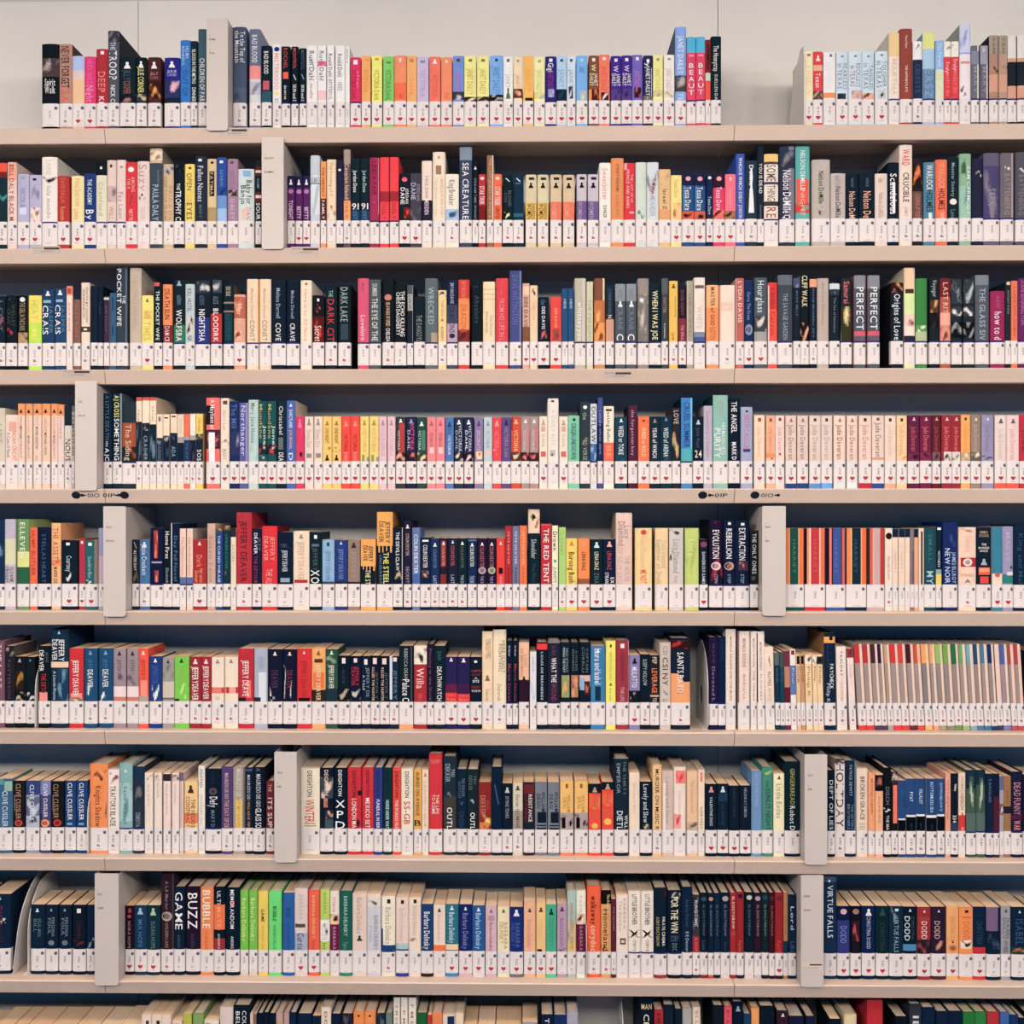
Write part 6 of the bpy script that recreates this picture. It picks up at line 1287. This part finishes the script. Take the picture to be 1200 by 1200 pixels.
books = []
for r, block in enumerate(DATA.strip('\n').split('\n\n')):
    row = [parse(r, l) for l in block.strip().split('\n')]
    row.sort(key=lambda q: q.x0)
    for a, c in zip(row, row[1:]): a.x1 = min(a.x1, c.x0 - 0.35)
    obst = DIVX.get(r, [])
    for q in row:
        for xa, xb in obst:
            if q.x0 < xa < q.x1: q.x1 = min(q.x1, xa - 0.8)
    for i, q in enumerate(row): q.idx = i; q.rowlist = row
    books += row
    # the rows go on past both sides of the frame: more of the same slim books
    import copy
    n0, n1 = row[0], row[-1]
    for q in row:
        for sh in (-302, 302):
            if (sh < 0 and r and q.x1 + sh < n0.x0 - 1.5) or (sh > 0 and q.x0 + sh > n1.x1 + 1.5):
                c = copy.copy(q); c.x0 += sh; c.x1 += sh; c.lean = 0.0; c.top = max(c.top, (n0 if sh < 0 else n1).top + 4)
                c.rowlist = [c]; c.idx = 0; books.append(c)

class Geo: pass
def book_geo(k):
    """cover, pages, label, heart and print of one book, about the middle of its base"""
    r = k.row; z = ZS[r]; jit = rnd.uniform(-0.5, 0.5)
    ydep = BOOKY + rnd.uniform(0.0, 0.003)
    base = at(k.x0, EDGE[r] + 3, BOOKY); bx1 = at(k.x1, EDGE[r] + 3, BOOKY)
    for xl, xr in DIVW.get(r, []):
        if (base.x + bx1.x) / 2 > (xl + xr) / 2: base.x = max(base.x, xr + 0.0012)
        else: bx1.x = min(bx1.x, xl - 0.0012)
    W = bx1.x - base.x; cx = (base.x + bx1.x) / 2
    H = at((k.x0 + k.x1) / 2 + k.lean, k.top, BOOKY).z - z
    if k.lean: H -= 0.0006
    H = min(H, GAP(r) - 0.004)
    lt = ZLT[r] - z + jit * 0.001; lb = ZLB[r] - z + jit * 0.001
    hard = k.deep or H > 0.196
    D = min(0.168, max(0.100, H * 0.645)) if hard else min(0.128, max(0.096, H * 0.60))
    D = min(D, 0.183)
    T = 0.0018 if hard and W > 0.012 else 0.0007
    ov = 0.0025 if hard and W > 0.012 else 0.0003
    bul = min(0.0030, W * 0.10) if not hard else min(0.0038, W * 0.14)
    def sy(u):
        t = abs(2 * u - 1); return -bul * (1 - t ** 3.2)
    X = lambda u: (u - 0.5) * W
    Zf = lambda f: H - f * (H - lt)
    colour = alb(k.col); foot = alb(k.foot) if k.foot else colour
    # ---- cells of the printed spine
    us = {0.0, 0.05, 0.16, 0.5, 0.84, 0.95, 1.0}; zs = {0.0, 1.0}
    hp = (H - lt) * 500.0          # height of the print in frame pixels
    wp = W * 500.0
    pics = []
    for t in k.tok:
        if t[0] == '#':
            zs |= {t[2], t[3]}; us |= {t[4], t[5]}
        elif t[0] == '%':
            f0, f1, u0, u1 = t[3:7]
            n = max(2, min(14, int((f1 - f0) * hp / 1.3))); m = max(3, min(12, int((u1 - u0) * wp / 1.3)))
            zs |= {f0 + (f1 - f0) * i / n for i in range(n + 1)}; us |= {u0 + (u1 - u0) * i / m for i in range(m + 1)}
    def clean(s):
        s = sorted(min(1.0, max(0.0, q)) for q in s); o = [s[0]]
        for q in s[1:]:
            if q - o[-1] > 0.012: o.append(q)
        o[-1] = 1.0
        return o
    us = clean(us); zs = clean(zs)
    nu, nz = len(us) - 1, len(zs) - 1
    cells = [[colour] * nu for _ in range(nz)]
    cr = random.Random(int(k.x0 * 7) + r * 131)
    for t in k.tok:
        if t[0] == '#':
            c = alb(t[1])
            for j in range(nz):
                fm = (zs[j] + zs[j + 1]) / 2
                if t[2] <= fm <= t[3]:
                    for i in range(nu):
                        if t[4] - 0.005 <= (us[i] + us[i + 1]) / 2 <= t[5] + 0.005: cells[j][i] = c
        elif t[0] == '%':
            c1, c2 = np.array(alb(t[1])), np.array(alb(t[2])); ph = [cr.uniform(0, 6.3) for _ in range(4)]
            fr = cr.uniform(1.5, 3.5)
            for j in range(nz):
                fm = (zs[j] + zs[j + 1]) / 2
                if not (t[3] <= fm <= t[4]): continue
                for i in range(nu):
                    um = (us[i] + us[i + 1]) / 2
                    if not (t[5] - 0.005 <= um <= t[6] + 0.005): continue
                    a = (fm - t[3]) / max(1e-6, t[4] - t[3]); e = (um - t[5]) / max(1e-6, t[6] - t[5])
                    d = math.hypot((a - 0.5) * 1.9, (e - 0.5) * 1.9)
                    q = 0.62 - 0.55 * d + 0.33 * math.sin(fr * 2 * a + ph[0] + 2 * math.sin(fr * e * 1.7 + ph[1])) + 0.2 * math.sin(7 * e + 5 * a + ph[2]) + cr.uniform(-0.12, 0.12)
                    q = min(1.0, max(0.0, (q - 0.3) * 2.2))
                    cells[j][i] = tuple(c2 + (c1 - c2) * q)
    g = Geo(); cov = MB()
    ul = [0.0, 0.05, 0.16, 0.5, 0.84, 0.95, 1.0]
    # spine grid with shared vertices
    vv = [(X(u), sy(u), Zf(f)) for f in zs for u in us]
    b0 = len(cov.v); cov.v.extend(vv)
    for j in range(nz):
        for i in range(nu):
            a = b0 + j * (nu + 1) + i
            cov.f.append((a, a + nu + 1, a + nu + 2, a + 1)); cov.c.append(cells[j][i]); cov.m.append(0)
    for i in range(len(ul) - 1):
        u, w = ul[i], ul[i + 1]
        cov.quad((X(u), sy(u), 0), (X(w), sy(w), 0), (X(w), sy(w), lt), (X(u), sy(u), lt), foot)
        cov.quad((X(u), sy(u), H), (X(w), sy(w), H), (X(w), T, H), (X(u), T, H), cells[0][min(nu - 1, max(0, int((u + w) / 2 * nu)))])
        cov.quad((X(u), T, 0), (X(w), T, 0), (X(w), sy(w), 0), (X(u), sy(u), 0), foot)
    cov.quad((X(1), T, 0), (X(0), T, 0), (X(0), T, H), (X(1), T, H), colour)
    for u in (0, 1):
        s = -1 if u == 0 else 1
        x0, x1 = (X(0), X(0) + T) if u == 0 else (X(1) - T, X(1))
        sc = cells[nz // 2][0 if u == 0 else nu - 1]; sc = tuple(0.6 * a + 0.4 * b for a, b in zip(colour, sc))
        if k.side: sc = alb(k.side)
        cov.box(x0, x1, 0.0, D, 0.0, H, sc, skip='f')
        cov.quad((x0, 0, 0), (x1, 0, 0), (x1, 0, H), (x0, 0, H), sc)
    pg = MB(); warm = cr.uniform(-0.05, 0.05)
    pcol = (0.93 + warm, 0.66 + warm * 1.4, 0.44 + warm * 1.6) if not hard else (0.90 + warm, 0.70 + warm, 0.52 + warm)
    pg.box(X(0) + T + 0.0001, X(1) - T - 0.0001, T + 0.0002, D - max(ov, 0.001), max(ov, 0.0003), H - ov, pcol, 1)
    # ---- library label round the foot of the spine
    lab = MB(); white = (0.80, 0.755, 0.75)
    lt2 = lt
    e = 0.00025
    if k.strip:
        lt2 = lt - 0.0036
        for i in range(len(ul) - 1):
            u, w = ul[i], ul[i + 1]
            lab.quad((X(u) * 1.0, sy(u) - e, lt2), (X(w), sy(w) - e, lt2), (X(w), sy(w) - e, lt), (X(u), sy(u) - e, lt), alb('2a3078'))
    for i in range(len(ul) - 1):
        u, w = ul[i], ul[i + 1]
        lab.quad((X(u), sy(u) - e, lb), (X(w), sy(w) - e, lb), (X(w), sy(w) - e, lt2), (X(u), sy(u) - e, lt2), white)
    lab.quad((X(0) - e, 0.010, lb), (X(0) - e, sy(0) - e, lb), (X(0) - e, sy(0) - e, lt2), (X(0) - e, 0.010, lt2), white)
    lab.quad((X(1) + e, sy(1) - e, lb), (X(1) + e, 0.010, lb), (X(1) + e, 0.010, lt2), (X(1) + e, sy(1) - e, lt2), white)
    LH = lt - lb; e2 = 0.0005
    def put(mb, pts, faces, col, off=e2):
        pts = [(min(W * 0.47, max(-W * 0.47, x)), zz) for x, zz in pts]
        mb.add([(x, sy(min(1, max(0, x / W + 0.5))) - off, zz) for x, zz in pts], faces, col)
    def disc(mb, x, zz, rx, rz, col, n=10, off=e2):
        put(mb, [(x + rx * math.cos(i / n * 6.2832), zz + rz * math.sin(i / n * 6.2832)) for i in range(n)], [tuple(range(n))], col, off)
    def rect(mb, x0, x1, z0, z1, col, off=e2):
        xs = [x0, x1] if x1 - x0 < W * 0.3 else [x0, x0 * .75 + x1 * .25, (x0 + x1) / 2, x0 * .25 + x1 * .75, x1]
        for a, c in zip(xs, xs[1:]): put(mb, [(a, z0), (c, z0), (c, z1), (a, z1)], [(0, 1, 2, 3)], col, off)
    def text(mb, s, col, f0, f1, mode, size, cu, zfun=None, off=0.0006):
        z1, z0 = Zf(f0), Zf(f1)
        lay, tw = text_layout(s)
        if mode == 'd':
            hh = min(size * W * 0.86, 0.032); kz = (z1 - z0) / tw; kc = hh / CAP
            kz = min(kz, kc * 2.6)
            xb = X(cu) - hh / 2
            for (v, f, _), x in lay: put(mb, [(xb + q * kc, z1 - (x + p) * kz) for p, q in v], f, col, off)
        elif mode == 'v':
            n = len(s); st = (z1 - z0) / n
            for i, ch in enumerate(s):
                v, f, gw = glyph(ch); kx = min(size * W / max(gw, 0.3), st * 0.8 / CAP * 1.3); kk = st * 0.74 / CAP
                put(mb, [((p - gw / 2) * kx, z1 - (i + 1) * st + st * 0.12 + q * kk) for p, q in v], f, col, off)
        else:
            kx = size * W * 1.1 / tw; kk = (z1 - z0) / CAP
            for (v, f, _), x in lay: put(mb, [(X(cu) + (x + p - tw / 2) * kx, z0 + q * kk) for p, q in v], f, col, off)
    grey = (0.17, 0.14, 0.15)
    # code read downwards
    code = CODES[r]; lay, tw = text_layout(code); hh = min(0.0048, W * 0.24); kz = LH * 0.30 / tw
    for (v, f, _), x in lay: put(lab, [(-hh * 0.4 + q * hh / CAP, lb + LH * 0.68 - (x + p) * kz) for p, q in v], f, grey)
    if W > 0.011: disc(lab, W * 0.34, lb + LH * 0.80, min(0.0036, W * .15), 0.0040, (0.12, 0.11, 0.16))
    rect(lab, -W * 0.2, W * 0.2, lb + LH * 0.055, lb + LH * 0.075, (0.5, 0.45, 0.44))
    g.heart = None; zc = lb + LH * 0.23
    if k.mode == 'H':
        g.heart = MB(); n = 22; s = min(0.0056, W * 0.30) / 16.0; pts = []
        for i in range(n):
            a = i / n * 2 * math.pi
            pts.append((16 * math.sin(a) ** 3 * s, zc + (13 * math.cos(a) - 5 * math.cos(2 * a) - 2 * math.cos(3 * a) - math.cos(4 * a)) * s))
        put(g.heart, pts[::-1], [tuple(range(n))], alb('b82c44'))
        rect(lab, W * 0.3, W * 0.42, zc - 0.0004, zc + 0.0004, (0.45, 0.36, 0.36))
    elif k.mode in 'MR':
        c = (0.30, 0.24, 0.24) if k.mode == 'M' else alb('b8606a')
        q = min(0.0034, W * .17)
        rect(lab, -q, q * .2, zc - 0.003, zc + 0.003, c); rect(lab, q * .35, q, zc - 0.003, zc + 0.0015, c)
        rect(lab, W * 0.28, W * 0.4, zc - 0.0004, zc + 0.0004, (0.5, 0.42, 0.42))
    elif k.mode == 'Z':
        q = min(0.0046, W * .2)
        put(lab, [(-q, zc + 0.0035), (-q * .3, zc + 0.0015), (q, zc - 0.0035), (q * .3, zc - 0.0012)], [(3, 2, 1, 0)], (0.20, 0.15, 0.17))
        put(lab, [(-q, zc - 0.003), (-q * .4, zc - 0.0034), (q * .5, zc + 0.0002), (q * .1, zc + 0.0006)], [(0, 1, 2, 3)], (0.34, 0.24, 0.25))
    # ---- lettering and small emblems
    tx = MB(); em = MB()
    for t in k.tok:
        if t[0] == '=':
            text(tx, t[1], alb(t[2]), t[3], t[4], t[5], t[6], t[7])
        elif t[0] == '^':
            c = alb(t[1]); z1, z0 = Zf(t[2]), Zf(t[3]); h2 = z1 - z0; w2 = min(W * 0.23, h2 * 0.5)
            disc(em, 0, z0 + h2 * 0.78, w2 * 0.5, h2 * 0.22, c, 8)
            put(em, [(-w2, z0), (w2, z0), (w2 * 0.75, z0 + h2 * 0.35), (w2 * 0.3, z0 + h2 * 0.62), (-w2 * 0.3, z0 + h2 * 0.62), (-w2 * 0.75, z0 + h2 * 0.35)], [(0, 1, 2, 3, 4, 5)], c)
        elif t[0] == '$':
            z1, z0 = Zf(t[2]), Zf(t[3]); h2 = (z1 - z0) / 2
            disc(em, 0, z0 + h2, min(W * 0.42, h2 * 1.15), h2, alb(t[1]), 14)
            if h2 > 0.008: disc(em, 0, z0 + h2, min(W * 0.42, h2 * 1.15) * .55, h2 * .55, tuple(q * 0.45 for q in alb(t[1])), 12, 0.0008)
        elif t[0] == '/':
            z1, z0 = Zf(t[2]), Zf(t[3])
            put(em, [(-W * .25, z1), (-W * .12, z1), (W * .25, z0), (W * .12, z0)], [(3, 2, 1, 0)], alb(t[1]))
    g.cover, g.pages, g.label, g.text, g.emblem = cov, pg, lab, tx, em
    g.W, g.H, g.hard = W, H, hard
    ang = math.atan2(k.lean / 500.0, H) if k.lean else 0.0
    g.loc = (cx, ydep + bul, z + 0.0002 + abs(math.sin(ang)) * W / 2); g.ang = ang
    g.cells = cells; g.us = us; g.zs = zs
    return g

# ---- words for colours
def colour_word(c):
    m = 0.3 * c[0] + 0.55 * c[1] + 0.15 * c[2]
    c = [min(1.0, (max(0.0, (q - 0.15 * m) / 0.85) / GAIN) ** (1 / 1.2)) for q in c]
    s = [12.92 * x if x <= 0.0031308 else 1.055 * x ** (1 / 2.4) - 0.055 for x in c]
    R, G, B = s; mx, mn = max(s), min(s); d = mx - mn; l = (mx + mn) / 2
    if d < 1e-6: h = 0
    elif mx == R: h = (60 * (G - B) / d) % 360
    elif mx == G: h = 60 * (B - R) / d + 120
    else: h = 60 * (R - G) / d + 240
    sat = 0 if mx == 0 else d / mx
    if mx < 0.36:
        if (sat < 0.35): return 'black'
        if 170 <= h <= 262: return 'navy' if B > 0.27 else 'black'
        if h > 262 and h < 330: return 'dark purple'
        if h >= 330 or h < 20: return 'dark red'
        return 'dark brown' if h < 60 else 'dark green'
    if sat < 0.16:
        if l > 0.82: return 'white'
        return 'pale grey' if l > 0.66 else ('grey' if l > 0.42 else 'dark grey')
    if h < 14 or h >= 345:
        if sat < 0.35: return 'pale pink' if l > 0.7 else 'dusky pink'
        if l > 0.66: return 'pink'
        return 'red' if mx > 0.68 else 'dark red'
    if h < 42:
        if sat < 0.32: return 'cream' if l > 0.7 else 'tan'
        if mx > 0.8: return 'orange' if sat > 0.5 else 'peach'
        return 'brown'
    if h < 68:
        if sat < 0.36: return 'cream' if l > 0.68 else 'khaki'
        return 'yellow' if mx > 0.68 else 'mustard'
    if h < 158:
        if sat < 0.22: return 'sage'
        return 'green' if mx > 0.42 else 'dark green'
    if h < 196: return 'pale teal' if l > 0.6 else 'teal'
    if h < 248:
        if sat < 0.3: return 'pale blue' if l > 0.66 else 'grey blue'
        if l > 0.62: return 'light blue'
        return 'blue' if mx > 0.45 else 'navy'
    if h < 292: return 'lilac' if l > 0.58 else 'purple'
    if sat < 0.35: return 'mauve'
    return 'magenta' if mx > 0.5 else 'dark purple'

def describe(k, g):
    from collections import Counter
    cn = Counter(); where = {}
    for j in range(len(g.zs) - 1):
        for i in range(len(g.us) - 1):
            a = (g.zs[j + 1] - g.zs[j]) * (g.us[i + 1] - g.us[i]); w = colour_word(g.cells[j][i])
            cn[w] += a
            s = where.setdefault(w, [0, 0]); s[0] += a * (g.zs[j] + g.zs[j + 1]) / 2; s[1] += a
    m = cn.most_common(2)
    k.c1 = m[0][0]; k.c2 = None
    if len(m) > 1 and m[1][1] > 0.17:
        f = where[m[1][0]]; f = f[0] / f[1]
        k.c2 = (m[1][0], 'top' if f < 0.36 else ('foot' if f > 0.64 else 'middle'))
    tc = Counter()
    for t in k.tok:
        if t[0] == '=' and max(abs(a - b) for a, b in zip(lin(t[2]), lin(k.col))) > 0.12: tc[colour_word(alb(t[2]))] += (t[4] - t[3]) * t[6]
    k.tc = tc.most_common(1)[0][0] if tc else None
    if k.tc == k.c1: k.tc = None
    k.heart = k.mode == 'H'

geos = []
for k in books:
    g = book_geo(k); describe(k, g); geos.append(g)

# the 300 that show largest are things of their own, the rest one object of kind stuff
def shown(k):
    x0, x1 = max(0, k.x0), min(1200, k.x1)
    for xa, xb in DIVX.get(k.row, []): x1 = x1 if not (x0 < xa < x1) else xa
    return max(0, x1 - x0) * max(0, min(1200, EDGE[k.row]) - k.top)
order = sorted(range(len(books)), key=lambda i: -shown(books[i]))
own = set(order[:300])

# ---- labels that single each book out
from collections import Counter
def size_word(k, g):
    if g.H > 0.232: return 'tall '
    return 'thick ' if g.W > 0.037 else ('slim ' if g.W < 0.016 else '')
for k, g in zip(books, geos): k.size = size_word(k, g)
def desc(k, lvl):
    s = '%s%s book' % (k.size, k.c1)
    if lvl >= 1 and k.c2: s += ' with a %s %s' % (k.c2[0], k.c2[1])
    if lvl >= 2 and k.tc: s += ', %s lettering' % k.tc
    return s
SHELF = {r: '%s shelf' % ORD[r] for r in range(9)}
def neighbour(k, d):
    i = k.idx + d; row = k.rowlist
    if not (0 <= i < len(row)): return 'the shelf end' if False else None
    n = row[i]; a, c = (k, n) if d > 0 else (n, k)
    for xa, xb in DIVX.get(k.row, []):
        if a.x1 <= xa + 1 and c.x0 >= xb - 3: return 'a section divider'
    if c.x0 - a.x1 > 6 and not any(a.x1 < (e[1]) < c.x0 and e[0] == k.row for e in ENDS): return 'a gap'
    for e in ENDS:
        if e[0] == k.row and a.x1 - 3 < e[1] < c.x0 + 3 and c.x0 - a.x1 < 26: return 'a bookend'
    return 'a %s' % n.c1 + ' one'
NUM = 'first second third fourth fifth sixth seventh eighth ninth tenth eleventh twelfth thirteenth fourteenth fifteenth sixteenth seventeenth eighteenth nineteenth twentieth'.split()
def anchor(k):
    """count of books from the nearest divider or bookend on the left, else from the photo's edge"""
    best = None
    for xa, xb in DIVX.get(k.row, []):
        if xb < k.x0 + 4: best = max(best or (-1,), (xb, 'section divider'))
        elif xa > k.x1 - 4: pass
    start = best[0] if best else -99
    return start, best
keys = []
for k in books: keys.append(('%s|%s' % (desc(k, 2), k.row)))
cnt2 = Counter(keys)
cnt0 = Counter('%s|%s' % (desc(k, 0), k.row) for k in books); cnt1 = Counter('%s|%s' % (desc(k, 1), k.row) for k in books)
def nb(k): return neighbour(k, -1), neighbour(k, 1)
cntn = Counter((desc(k, 0), nb(k), k.row) for k in books); cntn1 = Counter((desc(k, 1), nb(k), k.row) for k in books)
cnthn = Counter((desc(k, 2), nb(k), k.row) for k in books)
cntt = Counter((desc(k, 0), k.tc, nb(k), k.row) for k in books); cnth = Counter((desc(k, 0), k.tc, k.row) for k in books if k.heart)
def two(n):
    l, r_ = n
    if l and r_: return 'between %s and %s' % (l, r_) if l != r_ else 'between two ' + l.replace('a ', '', 1).replace(' one', ' ones') if l.endswith('one') else 'between %s and %s' % (l, r_)
    return 'beside %s' % (l or r_)
def nth_alike(k):
    """which of the books described alike on this shelf, counted from the left of the photo"""
    same = [q for q in k.rowlist if desc(q, 0) == desc(k, 0)]
    i = same.index(k); n = len(same)
    if i == n - 1 and n > 1: return 'last'
    if i < 20: return NUM[i]
    return NUM[n - 1 - i] + ' last' if n - 1 - i < 20 else None
def label_for(k):
    sh = SHELF[k.row]
    if cnt0['%s|%s' % (desc(k, 0), k.row)] == 1: return '%s on the %s, the only one there' % (desc(k, 1), sh)
    if k.c2 and cnt1['%s|%s' % (desc(k, 1), k.row)] == 1: return '%s on the %s' % (desc(k, 1), sh)
    if k.tc and cnt2['%s|%s' % (desc(k, 2), k.row)] == 1 : return '%s, on the %s' % (desc(k, 2), sh)
    n = nb(k)
    if (n[0] or n[1]):
        if cntn[desc(k, 0), n, k.row] == 1: return '%s %s, %s' % (desc(k, 0), two(n), sh)
        if k.c2 and cntn1[desc(k, 1), n, k.row] == 1: return '%s %s, %s' % (desc(k, 1), two(n), sh)
        if k.tc and cntt[desc(k, 0), k.tc, n, k.row] == 1: return '%s lettered in %s %s, %s' % (desc(k, 0), k.tc, two(n), sh)
    if k.heart and cnth[desc(k, 0), k.tc, k.row] == 1: return '%s with a heart sticker%s on the %s' % (desc(k, 0), ' and %s lettering' % k.tc if k.tc else '', sh)
    n = nth_alike(k); return '%s %s %s on the %s' % (n, desc(k, 0), 'from the left' if n != 'last' else 'towards the right', sh)

import re
def fix(s):
    s = re.sub(r'\ba (?=orange)', 'an ', s)
    w = s.split()
    if len(w) > 15: s = s.replace(', the only one there', '').replace(' with a ', ' with ').replace(' one and a ', ' and a ').replace(' on the ', ', ')
    return s
rest = MB()
for i, (k, g) in enumerate(zip(books, geos)):
    M = Matrix.Translation(g.loc) @ Matrix.Rotation(g.ang, 4, 'Y')
    if i not in own:
        for mb in (g.cover, g.pages, g.label, g.heart, g.text, g.emblem):
            if mb is not None and mb.v: rest.merge(mb, M)
        continue
    t = empty('book', g.loc, label=fix(label_for(k)), category='book', group='library books on the %s' % SHELF[k.row])
    t.rotation_euler = (0, g.ang, 0)
    g.cover.build('cover', [COVER], t)
    for q in range(len(g.pages.m)): g.pages.m[q] = 0
    g.pages.build('page_block', [PAGES], t)
    sl = g.label.build('spine_label', [LABEL], t)
    if g.heart: g.heart.build('heart_sticker', [PRINT], sl)
    if g.text.v: g.text.build('title_lettering', [PRINT], t)
    if g.emblem.v: g.emblem.build('emblem', [PRINT], t)
o = rest.build('slim_books', [COVER, PAGES])
o['kind'] = 'stuff'; o['category'] = 'books'
o['label'] = 'slimmer and shorter library books filling the shelves between the larger ones'
